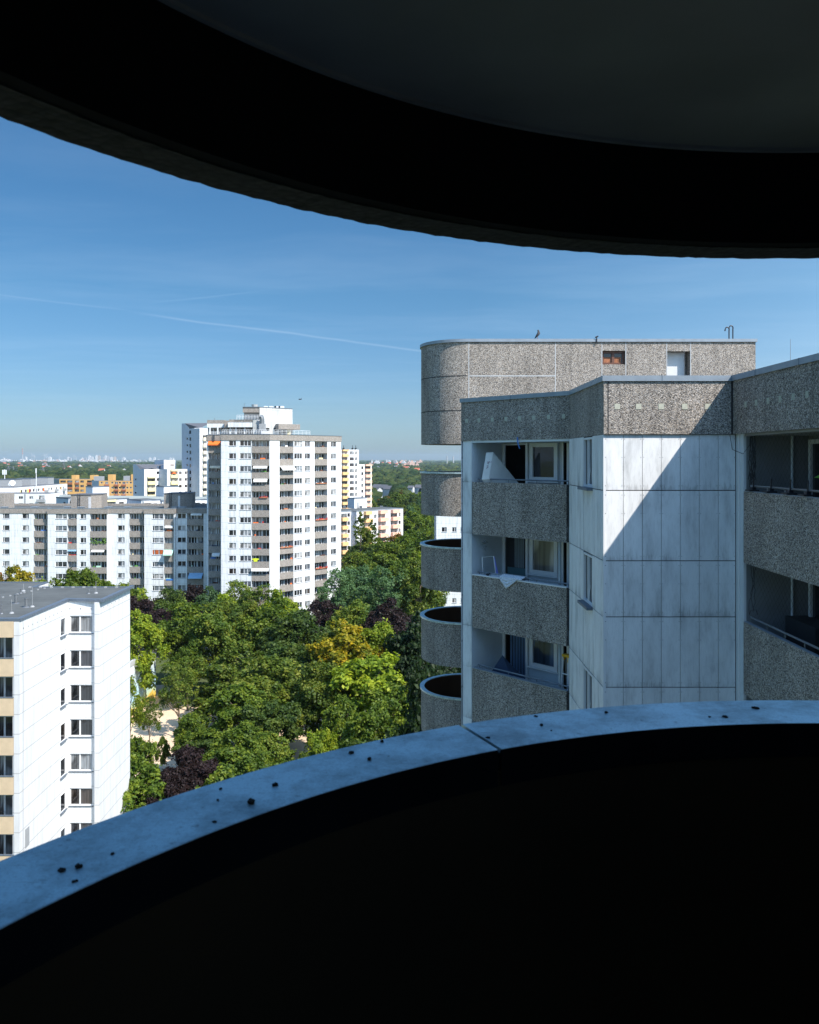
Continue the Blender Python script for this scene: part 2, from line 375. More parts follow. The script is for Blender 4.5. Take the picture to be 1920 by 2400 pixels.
def wallface(mb, F_, u0, u1, z0, z1, openings=(), mi=0, rev=None):
    """grid wall with openings (u0,u1,z0,z1,depth,back material or None, reveal material)"""
    us = sorted({round(v, 4) for v in [u0, u1] + [o_[0] for o_ in openings] + [o_[1] for o_ in openings] if u0 - 1e-6 <= v <= u1 + 1e-6})
    zs = sorted({round(v, 4) for v in [z0, z1] + [o_[2] for o_ in openings] + [o_[3] for o_ in openings] if z0 - 1e-6 <= v <= z1 + 1e-6})
    def q(pts, m_): mb.poly([F_.pt(*p) for p in pts], [(p[0] + p[1] * 0.0, p[2]) for p in pts], m_)
    for a, b_ in zip(us[:-1], us[1:]):
        run = None
        for c, d in zip(zs[:-1], zs[1:]):
            um, zm = (a + b_) / 2, (c + d) / 2
            inside = any(o_[0] < um < o_[1] and o_[2] < zm < o_[3] for o_ in openings)
            if not inside: q([(a, 0, c), (b_, 0, c), (b_, 0, d), (a, 0, d)], mi)
    for (a, b_, c, d, dep, back, rm) in openings:
        D = -dep
        q([(a, D, c), (a, 0, c), (a, 0, d), (a, D, d)][::-1], rm); q([(b_, 0, c), (b_, D, c), (b_, D, d), (b_, 0, d)][::-1], rm)
        q([(a, D, c), (b_, D, c), (b_, 0, c), (a, 0, c)][::-1], rm); q([(a, 0, d), (b_, 0, d), (b_, D, d), (a, D, d)][::-1], rm)
        if back is not None: q([(a, D, c), (b_, D, c), (b_, D, d), (a, D, d)], back)

WCACHE = {}
def window_meshes(w, h, splits, bar, frame, glassm, sill):
    key = (round(w, 2), round(h, 2), tuple(splits), bar, frame, glassm, sill)
    if key in WCACHE: return WCACHE[key]
    f = MB(); y0, y1 = 0.07, 0.14
    f.box(0, y0, 0, bar, y1, h); f.box(w - bar, y0, 0, w, y1, h); f.box(bar, y0, 0, w - bar, y1, bar); f.box(bar, y0, h - bar, w - bar, y1, h)
    for s_ in splits: f.box(s_ * w - bar * 0.7, y0, bar, s_ * w + bar * 0.7, y1, h - bar)
    fm = f.mesh('window', M[frame])
    p = MB(); p.poly([(bar * 0.5, 0.12, bar * 0.5), (w - bar * 0.5, 0.12, bar * 0.5), (w - bar * 0.5, 0.12, h - bar * 0.5), (bar * 0.5, 0.12, h - bar * 0.5)])
    pm = p.mesh('pane', M[glassm]); sm = None
    if sill:
        s_ = MB(); s_.box(-0.05, -0.07, -0.07, w + 0.05, 0.068, -0.004); sm = s_.mesh('sill', M['zinc_dark'])
    WCACHE[key] = (fm, pm, sm); return WCACHE[key]
def put(name, me, parent, loc, ang=0.0):
    o = bpy.data.objects.new(name, me); COL.objects.link(o); o.parent = parent; o.location = loc; o.rotation_euler = (0, 0, ang); return o
def place_window(root, F_, u0, u1, z0, z1, splits=(0.5,), bar=0.08, frame='frame', glassm='glass', sill=True, d=0.0, name='window', pane_mat=None, label=None):
    w, h = u1 - u0, z1 - z0
    fm, pm, sm = window_meshes(w, h, splits, bar, frame, glassm, sill)
    p = F_.pt(u0, d, z0); loc = (p[0] - root.location[0], p[1] - root.location[1], p[2] - root.location[2])
    o = put(name, fm, root, loc, F_.ang)
    pn = put('pane', pm, o, (0, 0, 0))
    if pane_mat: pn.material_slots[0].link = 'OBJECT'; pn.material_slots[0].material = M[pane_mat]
    if sm: put('sill', sm, o, (0, 0, 0))
    if label: o['label'] = label
    return o
PCACHE = {}
def place_box(root, F_, u0, u1, d0, d1, z0, z1, mat, name='balcony', key=None, label=None):
    k = (round(u1 - u0, 3), round(d1 - d0, 3), round(z1 - z0, 3), mat, name)
    if k not in PCACHE:
        mb = MB(); mb.box(0, -(d1 - d0), 0, u1 - u0, 0, z1 - z0); PCACHE[k] = mb.mesh(name, M[mat])
    p = F_.pt(u0, d0, z0); loc = (p[0] - root.location[0], p[1] - root.location[1], p[2] - root.location[2])
    o = put(name, PCACHE[k], root, loc, F_.ang)
    if label: o['label'] = label
    return o
def offset_line(pts, d):
    """offset an open plan polyline to the left by d"""
    out = []
    for i, p in enumerate(pts):
        ns = []
        if i > 0: a = pts[i - 1]; t = Vector((p[0] - a[0], p[1] - a[1])).normalized(); ns.append(Vector((-t.y, t.x)))
        if i < len(pts) - 1: b_ = pts[i + 1]; t = Vector((b_[0] - p[0], b_[1] - p[1])).normalized(); ns.append(Vector((-t.y, t.x)))
        if len(ns) == 2: m_ = (ns[0] + ns[1]).normalized(); k = d / max(0.3, m_.dot(ns[0])); q = m_ * k
        else: q = ns[0] * d
        out.append((p[0] + q.x, p[1] + q.y))
    return out
def band(mb, outer, thick, z0, z1, mi=0):
    inner = offset_line(outer, thick); n = len(outer); L = 0
    for i in range(n - 1):
        a, b_, c, d = outer[i], outer[i + 1], inner[i + 1], inner[i]; w = math.hypot(b_[0] - a[0], b_[1] - a[1])
        mb.poly([(*a, z0), (*b_, z0), (*b_, z1), (*a, z1)], [(L, z0), (L + w, z0), (L + w, z1), (L, z1)], mi)
        mb.poly([(*c, z0), (*d, z0), (*d, z1), (*c, z1)], None, mi)
        mb.poly([(*a, z1), (*b_, z1), (*c, z1), (*d, z1)], None, mi); mb.poly([(*d, z0), (*c, z0), (*b_, z0), (*a, z0)], None, mi); L += w
    a, d = outer[0], inner[0]; mb.poly([(*d, z0), (*a, z0), (*a, z1), (*d, z1)], None, mi)
    a, d = outer[-1], inner[-1]; mb.poly([(*a, z0), (*d, z0), (*d, z1), (*a, z1)], None, mi)

GZ = -38.0
ST = 2.75
# ================================================================== ground, paths
def build_ground():
    m, nt, b = newmat('ground_cover')
    o = nt.add('ShaderNodeTexCoord').outputs['Object']
    n1 = nt.noise(o, 0.02, 6, 0.6); n2 = nt.noise(o, 1.2, 4, 0.6)
    c = nt.mix(nt.ramp(n1, [(0.4, 0.0), (0.6, 1.0)]), (0.045, 0.075, 0.022), (0.09, 0.11, 0.035))
    c = nt.mix(1.0, c, nt.ramp(n2, [(0.3, 0.65), (0.7, 1.3)]), 'MULTIPLY'); setc(nt, b, c); b.inputs['Roughness'].default_value = 0.95
    mb = MB(); R = 16000
    mb.poly([(-R, -2500, GZ), (R, -2500, GZ), (R, 24000, GZ), (-R, 24000, GZ)])
    tag(mb.build('ground', m), None, None, kind='structure')
    def sheet(name, pts, mat, z):
        s_ = MB(); s_.poly([(x, y, GZ + z) for x, y in pts]); tag(s_.build(name, M[mat]), None, None, kind='structure')
    sheet('sandy_playground', [(-52, 88), (-40, 80), (-27, 90), (-24, 104), (-14, 98), (-7, 108), (-10, 124), (-20, 128), (-34, 122), (-41, 134), (-52, 130)], 'sand', 0.02)
    sheet('path', [(-36, 140), (-30, 133), (-26, 136), (-33, 160), (-40, 168), (-44, 164)], 'pave', 0.03)
    sheet('parking_area', [(2, 60), (20, 60), (26, 150), (6, 170), (-2, 140)], 'asphalt', 0.025)
    sheet('road', [(-170, 152), (60, 152), (60, 160), (-170, 160)], 'asphalt', 0.012)
build_ground()

# ================================================================== own building with round balconies
H0 = -0.56                                  # coping top
CO = (0.865, 0.09)
own = thing('apartment_building', 'dark round balcony in the foreground with its blue grey coping and black ceiling ring', 'apartment building', (CO[0], -6, GZ))
mb = MB()
A0, A1 = -42, 222
prof = [(1.612, -2.25), (1.685, -2.25), (1.685, -0.60), (1.612, -0.60)]
mb.arc(CO, prof, A0, A1, 120, 0); mb.build('balcony_parapet', M['agg'], own)
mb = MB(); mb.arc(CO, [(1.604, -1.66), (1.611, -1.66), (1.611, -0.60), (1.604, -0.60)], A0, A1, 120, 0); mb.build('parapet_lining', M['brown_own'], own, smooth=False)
for (a, b_, lab) in ((A0, 115.25, 'coping sheet right of the joint'), (115.55, A1, 'coping sheet left of the joint')):
    mb = MB(); n = int(abs(b_ - a) / 1.2)
    mb.arc((0.858, 0.095), [(1.603, -0.575), (1.742, -0.575), (1.742, -0.62), (1.754, -0.62), (1.754, H0 - 0.003), (1.751, H0), (1.597, H0), (1.595, H0 - 0.001), (1.595, H0 - 0.0015)], a, b_, n)
    o_ = mb.build('coping', M['coping'], own, label=lab)
    mb = MB(); mb.arc((0.858, 0.095), [(1.595, -0.632), (1.602, -0.632), (1.602, H0 - 0.002), (1.595, H0 - 0.002)], a, b_, n); mb.build('coping_lip', M['lip'], own)
mb = MB(); mb.arc((0.858, 0.095), [(1.600, -0.625), (1.745, -0.625), (1.745, -0.570), (1.600, -0.570)], 115.0, 115.8, 2); mb.build('joint_strip', M['gap'], own)
mb = MB(); mb.disc(CO, 1.608, -1.66, 64); mb.disc(CO, 1.61, -1.9, 64, down=True); mb.build('balcony_floor', M['conc'], own)
# balcony above: ring edge, lining and ceiling
CU = (0.862, 0.24)
mb = MB(); mb.arc(CU, [(1.612, 0.49), (1.70, 0.487), (1.70, 2.15), (1.612, 2.15)], A0, A1, 420, 0, jit=0.0011); mb.build('upper_balcony_parapet', M['agg_raw'], own, label='rough lower edge of the parapet of the balcony above')
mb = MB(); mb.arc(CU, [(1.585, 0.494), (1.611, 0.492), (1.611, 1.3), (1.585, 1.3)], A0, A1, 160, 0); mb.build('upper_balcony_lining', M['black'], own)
mb = MB(); mb.disc(CU, 1.60, 0.708, 96, down=True); mb.disc(CU, 1.60, 0.9, 64); mb.build('balcony_ceiling', M['ceil'], own)
mb = MB(); mb.arc(CU, [(1.573, 0.700), (1.584, 0.700), (1.584, 0.712), (1.573, 0.712)], A0, A1, 140); mb.build('ceiling_bead', M['ceil'], own)
mb = MB(); mb.prism([(-6, -14), (16, -14), (16, -0.95), (-6, -0.95)], GZ, 5.5, 0)
mb.build('wall', M['conc'], own)
mb = MB(); mb.prism([(-6.1, -14.1), (16.1, -14.1), (16.1, -0.90), (-6.1, -0.90)], 5.5, 5.7, 0); mb.build('roof', M['bitumen'], own)
FB = Frame((2.6, -0.95), (-0.9, -0.95))
mb = MB(); mb.box(-0.2, -0.95, -1.66, 1.9, -0.93, 0.65); mb.build('balcony_door', M['glass_dark'], own)
# moss crumbs on the coping
crumbs = [(144.7, 2040.7, 26, 1), (185, 2033, 22, 0), (177, 2066, 18, 1), (264, 2002, 17, 1), (503.6, 1926.6, 17, 1), (510, 1876, 10, 0), (517.5, 1850, 10, 0),
          (588.8, 1882.7, 28, 0), (643.8, 1842, 18, 0), (824.7, 1765, 21, 1), (864, 1781, 16, 0), (896, 1739, 13, 0), (1143.6, 1729, 15, 1), (1255, 1679.6, 14, 1),
          (1270.5, 1700.7, 13, 0), (1293, 1713, 6, 0), (1422, 1670.7, 13, 0), (1664, 1680.7, 12, 1), (1700, 1680.7, 20, 1), (1769.7, 1660, 24, 1)]
ordn = 'first second third fourth fifth sixth seventh eighth ninth tenth eleventh twelfth thirteenth fourteenth fifteenth sixteenth seventeenth eighteenth nineteenth twentieth'.split()
order = sorted(range(len(crumbs)), key=lambda i: crumbs[i][0])
for k, i in enumerate(order):
    x, y, w, flat = crumbs[i]; hp = y - 1075; r = w * 0.42 * 0.56 / hp
    X, Y = (x - 960) * 0.56 / hp, FPX * 0.56 / hp
    mb = MB(); rr = random.Random(i * 13 + 5)
    for q in range(4):
        cx = rr.uniform(-0.45, 0.45) * r; cy = rr.uniform(-0.3, 0.3) * r; sr = r * rr.uniform(0.5, 0.75); sh = sr * (0.45 if flat else 0.9)
        lat = [(0.75, -0.1), (1.0, 0.35), (0.85, 0.95), (0.4, 1.35)]; base = len(mb.v); N = 8
        for (kr, kz) in lat:
            for j in range(N):
                an = 2 * math.pi * j / N; e = rr.uniform(0.75, 1.2)
                mb.v.append((X + cx + math.cos(an) * sr * kr * e, Y + cy + math.sin(an) * sr * kr * e, H0 + max(-0.0004, kz * sh * e)))
        for l in range(3):
            for j in range(N):
                mb.f.append([base + l * N + j, base + l * N + (j + 1) % N, base + (l + 1) * N + (j + 1) % N, base + (l + 1) * N + j]); mb.mi.append(0); mb.uv += [(0, 0)] * 4
        mb.f.append([base + 3 * N + j for j in range(N)]); mb.mi.append(0); mb.uv += [(0, 0)] * N
    kind = 'flat dark dirt flake' if flat else 'dark lump of moss'
    solo(mb, 'moss_clump', M['moss'], '%s, %s crumb from the left on the balcony coping' % (kind, ordn[k]), 'moss clump', 'moss crumbs along the coping', (X, Y, H0))

# ================================================================== near wing
wing = thing('apartment_building', 'near grey and white wing with pebble concrete balconies and a sunlit panel wall', 'apartment building', (10, 20, GZ))
P1, P2_, P3, P4, P5 = (1.55, 23.9), (4.25, 21.1), (4.21, 17.26), (7.0, 17.26), (7.0, 6.0)
outer = [(6.6, 29.0), P1, P2_, P3, P4, P5, (16, 6.0)]
ZT, ZB = 1.70, 0.53
mb = MB(); band(mb, outer, 0.22, ZB, ZT); mb.build('roof_parapet', M['agg'], wing)
capo = offset_line(outer, -0.035)
mb = MB(); band(mb, capo, 0.30, ZT - 0.02, ZT + 0.10)
for (a, b_, k) in ((P1, P2_, 2), (P3, P4, 1), (P4, P5, 4)):
    pass
mb.build('parapet_cap', M['zinc'], wing)
mb = MB()
for (a, b_, ts) in ((P1, P2_, (1.9,)), (P3, P4, (1.25,)), (P4, P5, (1.2, 3.0, 4.8))):
    Fr = Frame(a, b_)
    for t in ts: mb = MB(); mb.fbox(Fr, t, t + 0.012, -0.02, 0.039, ZT - 0.024, ZT + 0.104); mb.build('cap_joint', M['zinc_dark'], wing)
mb = MB(); roofpoly = offset_line(outer, 0.2)
mb.poly([(*p, ZT - 0.35) for p in roofpoly + [(16, 29)]]); mb.build('roof', M['bitumen'], wing)
# joints between the parapet panels
mb = MB(); Fr = Frame(P3, P4); mb.fbox(Fr, 0.085, 0.105, 0.0, 0.004, ZB, ZT); mb.build('panel_joint', M['gap'], wing); mb = MB(); mb.fbox(Fr, Fr.W - 0.03, Fr.W - 0.004, 0.0, 0.004, ZB, ZT)
mb.build('panel_joint', M['gap'], wing); mb = MB(); Fr2 = Frame(P4, P5); mb.fbox(Fr2, 0.004, 0.03, 0, 0.004, ZB, ZT); mb.build('panel_joint', M['gap'], wing)
pl = simple('pale_vent_plate', (0.42, 0.42, 0.34), 0.8, amt=0.3, scale=9); M['plate'] = pl
Fr = Frame(P3, P4)
for x in (1447, 1497, 1550, 1605, 1659): u = Fr.U(x); place_box(wing, Fr, u - 0.06, u + 0.06, 0.0, 0.006, 1.07, 1.19, 'plate', 'vent_plate')
Fr = Frame(P1, P2_)
for x in (1094, 1123, 1154, 1186, 1218, 1251, 1286, 1321): u = Fr.U(x); place_box(wing, Fr, u - 0.05, u + 0.05, 0.0, 0.006, 1.07, 1.19, 'plate', 'vent_plate')
Fr = Frame(P4, P5)
for x in (1748, 1773, 1801, 1829, 1860, 1892): u = Fr.U(x); place_box(wing, Fr, u - 0.055, u + 0.055, 0.0, 0.006, 1.07, 1.19, 'plate', 'vent_plate')
# level heights of the panel seams
seams = [0.53]
for k in range(14): seams += [-0.69 - ST * k, -2.22 - ST * k]
seams = [s_ for s_ in seams if s_ > GZ] + [GZ]
def panels(mb, Fr, u0, u1, zlist, wid, d=0.0, th=0.022, gap=0.011, skip=()):
    us = []; u = u0
    while u < u1 - 0.05: us.append((u, min(u + wid, u1))); u += wid
    for za, zb in zip(zlist[:-1], zlist[1:]):
        for (a, b_) in us:
            parts_ = [(zb, za)]
            if any(s_[0] < (a + b_) / 2 < s_[1] and s_[2] < (za + zb) / 2 < s_[3] for s_ in skip): continue
            a2, b2, z0, z1 = a + gap / 2, b_ - gap / 2, zb + gap * 0.9, za - gap * 0.9
            dz = 0.0015 * random.uniform(-1, 1)
            P = Fr.pt
            c = [P(a2, d + th + dz, z0), P(b2, d + th + dz, z0), P(b2, d, z0), P(a2, d, z0), P(a2, d + th + dz, z1), P(b2, d + th + dz, z1), P(b2, d, z1), P(a2, d, z1)]
            mb.hexa(c, 0, lambda p, z0=z0: (p[0] + p[1], p[2] - z0))
# frontal wall
Fr = Frame((4.235, 17.33), (7.09, 17.33))
mb = MB(); panels(mb, Fr, 0.0, Fr.W - 0.005, seams, 0.4125); mb.build('panel_cladding', M['panel'], wing, label='white panel wall crossed by a diagonal edge of sunlight')
# screw heads
mb = MB()
for k in range(8):
    for zz in seams[:9]:
        for dz in (-0.10, 0.10, -0.5):
            for du in (-0.03, 0.03):
                u = min(max(k * 0.4125 + du, 0.02), Fr.W - 0.03); mb.fbox(Fr, u - 0.006, u + 0.006, 0.022, 0.027, zz + dz - 0.006, zz + dz + 0.006)
mb.build('panel_screws', M['metal'], wing)
# side wall facing left with windows
Fs = Frame((4.235, 21.0), (4.235, 17.33))
wu0, wu1 = Fs.W - (19.3 - 17.33), Fs.W - (18.35 - 17.33)
skip = [(wu0 - 0.0, wu1 + 0.0, -0.69 - ST * k, 0.53 - ST * k) for k in range(8)]
mb = MB()
zl = seams
panels(mb, Fs, 0.0, wu0, zl, 0.42); panels(mb, Fs, wu1, Fs.W - 0.004, zl, 0.26)
for k in range(8): panels(mb, Fs, wu0, wu1, [-0.69 - ST * k, -2.22 - ST * k], 0.32)
panels(mb, Fs, wu0, wu1, [-0.69 - ST * 8, GZ], 0.32)
mb.build('panel_cladding', M['panel'], wing)
mb = MB(); mb.box(4.255, 17.308, GZ, 4.268, 17.329, ZB); mb.box(4.212, 17.305, GZ, 4.252, 17.329, ZB); mb.build('corner_trim', M['frame'], wing)
# backing wall
mb = MB()
wallface(mb, Fs, 0, Fs.W, GZ, ZB, [(wu0, wu1, -0.69 - ST * k + 0.02, 0.51 - ST * k, 0.12, 0, 0) for k in range(8)], 0)
wallface(mb, Fr, 0, Fr.W, GZ, ZB, [], 0)
mb.build('wall', M['gap'], wing)
for k in range(4):
    w = place_window(wing, Fs, wu0 + 0.01, wu1 - 0.01, -0.67 - ST * k, 0.50 - ST * k, (0.5,), 0.05, 'frame', 'glass_dark', True, d=0.09)
    # tilted open sash
    mb = MB(); P = Fs.pt; ua, ub = wu0 + 0.5, wu1 - 0.03; zb_ = -0.62 - ST * k; zt_ = 0.44 - ST * k
    for (q0, q1) in (((ua, zb_), (ub, zb_)), ((ub, zb_), (ub, zt_)), ((ub, zt_), (ua, zt_)), ((ua, zt_), (ua, zb_))):
        f = lambda u, z: P(u, -0.02 - (z - zb_) * 0.12 + 0.03, z)
        mb.tube([f(*q0), f(*q1)], 0.022, 4)
    o_ = mb.build('tilted_sash', M['frame'], wing)
# diagonal loggias (left)
Fd = Frame(P1, P2_)
mb = MB()
LU0, LU1, LD = 0.42, 3.86, 1.4
wallface(mb, Fd, LU0, LU1, GZ, ZB, [(LU0 + 0.001, LU1 - 0.001, GZ, ZB - 0.001, LD, 0, 0)], 0)
for k in range(6):
    zf = -1.80 - ST * k; mb.fbox(Fd, LU0 + 0.002, LU1 - 0.002, -LD + 0.002, -0.02, zf - 0.16, zf)
mb.fbox(Fd, LU0 + 0.002, LU1 - 0.002, -LD + 0.002, -0.02, ZB - 0.06, ZB - 0.002)
mb.build('loggia_wall', M['inner_white'], wing)
mb = MB(); panels(mb, Fd, 0.04, 0.40, seams, 0.36, d=-0.05, th=0.02); mb.fbox(Fd, 0.05, 0.415, -0.5, -0.052, GZ, ZB); mb.build('white_pillar', M['panel'], wing)
Fe = Frame((6.6, 29.0), P1); mb = MB(); wallface(mb, Fe, 0, Fe.W, GZ, ZB, [], 0); mb.build('end_wall', M['white_fac'], wing)
par_up = MB()
for k in range(6):
    zt, zb_ = -0.69 - ST * k, -2.23 - ST * k
    mb = MB(); mb.fbox(Fd, 0.47, 3.80, -0.10, 0.03, zb_, zt)
    o_ = mb.build('balcony_parapet', M['agg'], wing, bevel=0.02)
    if k < 3: o_['label'] = ['topmost balcony of the near wing with the mattress', 'middle balcony of the near wing with the towel', 'lowest visible balcony of the near wing with the step ladder'][k]
    mb = MB(); mb.tube([Fd.pt(0.55, -0.14, zt + 0.09), Fd.pt(3.82, -0.14, zt + 0.09)], 0.022, 6)
    for u in (0.6, 1.7, 2.7, 3.75): mb.tube([Fd.pt(u, -0.14, zt - 0.2), Fd.pt(u, -0.14, zt + 0.09)], 0.012, 5)
    mb.build('railing', M['metal'], wing)
    if k == 1: mb = MB(); mb.fbox(Fd, 0.46, 3.81, -0.11, 0.045, zt + 0.001, zt + 0.03); mb.build('parapet_trim', M['frame'], wing, label='white trim on the parapet top')
    if k == 2: mb = MB(); mb.fbox(Fd, 0.46, 3.81, -0.11, 0.04, zt + 0.001, zt + 0.02); mb.build('parapet_trim', M['zinc'], wing)
    # glazing on the back wall
    Fg = Frame(Fd.pt(0, -LD + 0.01, 0)[:2], Fd.pt(LU1, -LD + 0.01, 0)[:2])
    zc = 0.46 - ST * k; zf = -1.80 - ST * k
    mb = MB()
    for (a, b_) in ((0.53, 0.60), (1.39, 1.47)): mb.fbox(Fg, a, b_, 0, 0.07, zf, zc)
    mb.fbox(Fg, 0.60, 1.39, 0, 0.07, zc - 0.05, zc); mb.build('door_frame', M['frame'], wing)
    mb = MB(); mb.fbox(Fg, 0.60, 1.39, 0.0, 0.02, zf, zc - 0.05)
    door = mb.build('balcony_door', M[['black', 'glass_dark', 'black', 'glass_dark', 'glass_dark', 'glass_dark'][k]], wing)
    if k == 1: mb = MB(); mb.fbox(Fg, 0.68, 1.38, 0.021, 0.035, zf + 0.4, zf + 1.25); mb.build('door_panel', simple('teal_panel', (0.06, 0.14, 0.16), 0.6), wing)
    if k >= 1:
        mb = MB(); n = 26; u0c, u1c = ((0.95, 1.30) if k == 1 else (0.78, 1.38)); pts = []
        for i in range(n + 1): u = u0c + (u1c - u0c) * i / n; pts.append((u, 0.03 + 0.015 * math.sin(i * 1.35)))
        for (a, b_) in zip(pts[:-1], pts[1:]): mb.poly([Fg.pt(a[0], a[1], zf + (1.26 if k == 1 else 0.1)), Fg.pt(b_[0], b_[1], zf + (1.26 if k == 1 else 0.1)), Fg.pt(b_[0], b_[1], zc - 0.06), Fg.pt(a[0], a[1], zc - 0.06)])
        mb.build('curtain', simple('blue_curtain', (0.10, 0.17, 0.28) if k > 1 else (0.22, 0.26, 0.28), 0.9), wing, label='blue curtain' if k > 1 else None)
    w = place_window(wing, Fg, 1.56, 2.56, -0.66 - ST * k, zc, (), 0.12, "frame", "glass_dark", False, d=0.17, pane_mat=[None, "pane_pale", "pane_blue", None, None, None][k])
    mb = MB(); mb.fbox(Fg, 1.50, 2.60, 0.0, 0.13, -0.70 - ST * k, -0.665 - ST * k); mb.build('sill', M['frame'], wing)
    mb = MB(); mb.fbox(Fg, 2.74, 2.86, 0.0, 0.02, zf, zc); mb.build('dark_recess', M['black'], wing)
    mb = MB(); mb.fbox(Fg, 2.70, 2.74, 0.0, 0.06, zf, zc); mb.fbox(Fg, 2.86, 2.93, 0.0, 0.06, zf, zc); mb.build('door_frame', M['frame'], wing)
    if k >= 1: mb = MB(); mb.tube([Fd.pt(3.42, -0.2, zf), Fd.pt(3.42, -0.2, zf + 2.5)], 0.035, 8); mb.build('post', simple('grey_post', (0.33, 0.38, 0.42), 0.5), wing)
    mb = MB(); mb.fbox(Fd, 3.82, 3.90, -0.30, 0.0, zb_ + 0.02, zt - 0.02); mb.build('dark_edge_strip', M['gap'], wing)
    mb = MB(); mb.fbox(Fd, 3.88, 4.0, -0.08, 0.03, zb_ + 0.05, zb_ + 0.42); mb.build('bracket_block', M['conc'], wing)
# right loggias
Fl = Frame((7.1, 16.95), (7.1, 6.0))
mb = MB()
wallface(mb, Frame((7.1, 16.95), (8.5, 16.95)), 0, 1.4, GZ, ZB, [], 0)
wallface(mb, Frame((7.1, 17.33), (7.1, 16.95)), 0, 0.38, GZ, ZB, [], 0)
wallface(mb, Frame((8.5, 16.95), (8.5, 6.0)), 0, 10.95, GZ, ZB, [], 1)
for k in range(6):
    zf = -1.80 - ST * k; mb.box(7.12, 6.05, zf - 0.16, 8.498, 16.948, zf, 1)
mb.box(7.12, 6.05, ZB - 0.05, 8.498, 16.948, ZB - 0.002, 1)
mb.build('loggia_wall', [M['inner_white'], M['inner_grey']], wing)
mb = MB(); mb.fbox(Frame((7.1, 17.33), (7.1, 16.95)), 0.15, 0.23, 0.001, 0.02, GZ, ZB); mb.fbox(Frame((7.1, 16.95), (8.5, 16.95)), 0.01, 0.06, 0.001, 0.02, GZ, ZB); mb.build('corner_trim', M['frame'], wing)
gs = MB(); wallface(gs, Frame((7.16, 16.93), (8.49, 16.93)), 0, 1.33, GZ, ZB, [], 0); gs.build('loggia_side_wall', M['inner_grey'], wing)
for k in range(6):
    zt, zb_ = -0.69 - ST * k, -2.20 - ST * k
    mb = MB(); Fp = Frame((7.05, 16.80), (7.05, 6.1)); mb.fbox(Fp, 0, Fp.W, -0.12, 0.0, zb_, zt); o_ = mb.build('balcony_parapet', M['agg'], wing, bevel=0.03)
    mb = MB(); mb.fbox(Fp, 0.0, Fp.W, -0.09, -0.01, zt + 0.001, zt + 0.014); mb.build('parapet_trim', M['zinc'], wing)
    mb = MB(); mb.tube([Fp.pt(0.12, -0.10, zt + 0.12), Fp.pt(8, -0.10, zt + 0.12)], 0.022, 6)
    for i in range(9): u = 0.15 + i * 0.75; mb.tube([Fp.pt(u, -0.10, zt - 0.1), Fp.pt(u, -0.10, zt + 0.12)], 0.014, 5)
    mb.build('railing', M['metal'], wing)
    mb = MB(); mb.tube([(8.1, 16.86, -1.80 - ST * k), (8.1, 16.86, ZB - 0.05 - ST * k)], 0.028, 8); mb.build('post', M['inner_white'], wing)
    Fb = Frame((8.49, 16.93), (8.49, 6.0))
    for q in range(4):
        place_window(wing, Fb, 0.15 + q * 2.4, 0.95 + q * 2.4, -1.75 - ST * k, 0.40 - ST * k, (), 0.09, 'frame', 'glass_dark', False, d=0.16, name='balcony_door')
        place_window(wing, Fb, 1.05 + q * 2.4, 2.3 + q * 2.4, -0.9 - ST * k, 0.40 - ST * k, (0.5,), 0.09, 'frame', 'glass_dark', False, d=0.16)
    if k == 1: mb = MB(); mb.box(7.95, 15.6, -4.55, 8.47, 16.85, -3.32); mb.build('storage_cabinet', M['gap'], wing)
# rest of the wing volume (roofed body seen only as silhouette)
mb = MB(); mb.prism([(8.52, 6.0), (16, 6.0), (16, 28.9), (6.7, 28.9), (5.9, 24.5), (7.2, 17.4), (8.52, 17.4)], GZ, 1.3); mb.build('core', M['gap'], wing)
# lightning rods on its roof
for (x, Y, yt) in ((1604, 22.0, 795), (1853, 17.5, 795)):
    X = PX(x, Y); mb = MB(); mb.tube([(X, Y, 1.35), (X, Y, PZ(yt, Y))], 0.008, 5, r2=0.004); mb.box(X - 0.12, Y - 0.12, 1.35, X + 0.12, Y + 0.12, 1.43)
    mb.build('lightning_rod', M['metal'], wing)

# ---- belongings on the near balconies
def zoff(o_): return o_
# mattress
org = Vector(Fd.pt(1.02, -0.55, 0.26))
a = Vector((0.20, -0.02, 0.015)); bb = Vector((-0.17, -0.06, -0.98)); cc = Vector((0.62, 0.42, -0.70))
org = Vector((PX(1140, 23.3), 23.3, PZ(1061, 23.3)))
L1, L2 = 0.80, 1.35
c = [org + bb * L1, org + a + bb * L1, org + a + bb * L1 + cc * L2, org + bb * L1 + cc * L2, org, org + a, org + a + cc * L2, org + cc * L2]
mb = MB(); mb.hexa([tuple(p) for p in c])
matt = thing('mattress', 'white mattress with small dark print leaning on the topmost near balcony', 'mattress', tuple(org))
o_ = mb.build('mattress_body', M['white_cloth'], matt, bevel=0.03)
mb = MB(); nrm = a.normalized().cross(bb.normalized()); nrm = -nrm if nrm.y > 0 else nrm
for (fu, fv, w_, h_) in ((0.45, 0.36, .022, .03), (0.58, 0.37, .02, .03), (0.70, 0.36, .02, .03), (0.50, 0.42, .03, .02), (0.62, 0.43, .02, .02), (0.52, 0.50, .05, .015), (0.48, 0.55, .018, .03), (0.60, 0.55, .022, .022), (0.46, 0.60, .035, .012), (0.92, 0.36, .012, .06)):
    p = org + a * fu + bb * (fv * L1) + nrm * 0.004; ax = a.normalized() * w_ / 2; bx = bb.normalized() * h_ / 2
    mb.poly([tuple(p - ax + bx), tuple(p + ax + bx), tuple(p + ax - bx), tuple(p - ax - bx)])
mb.build('printed_marks', simple('purple_print', (0.16, 0.05, 0.09), 0.8), matt)
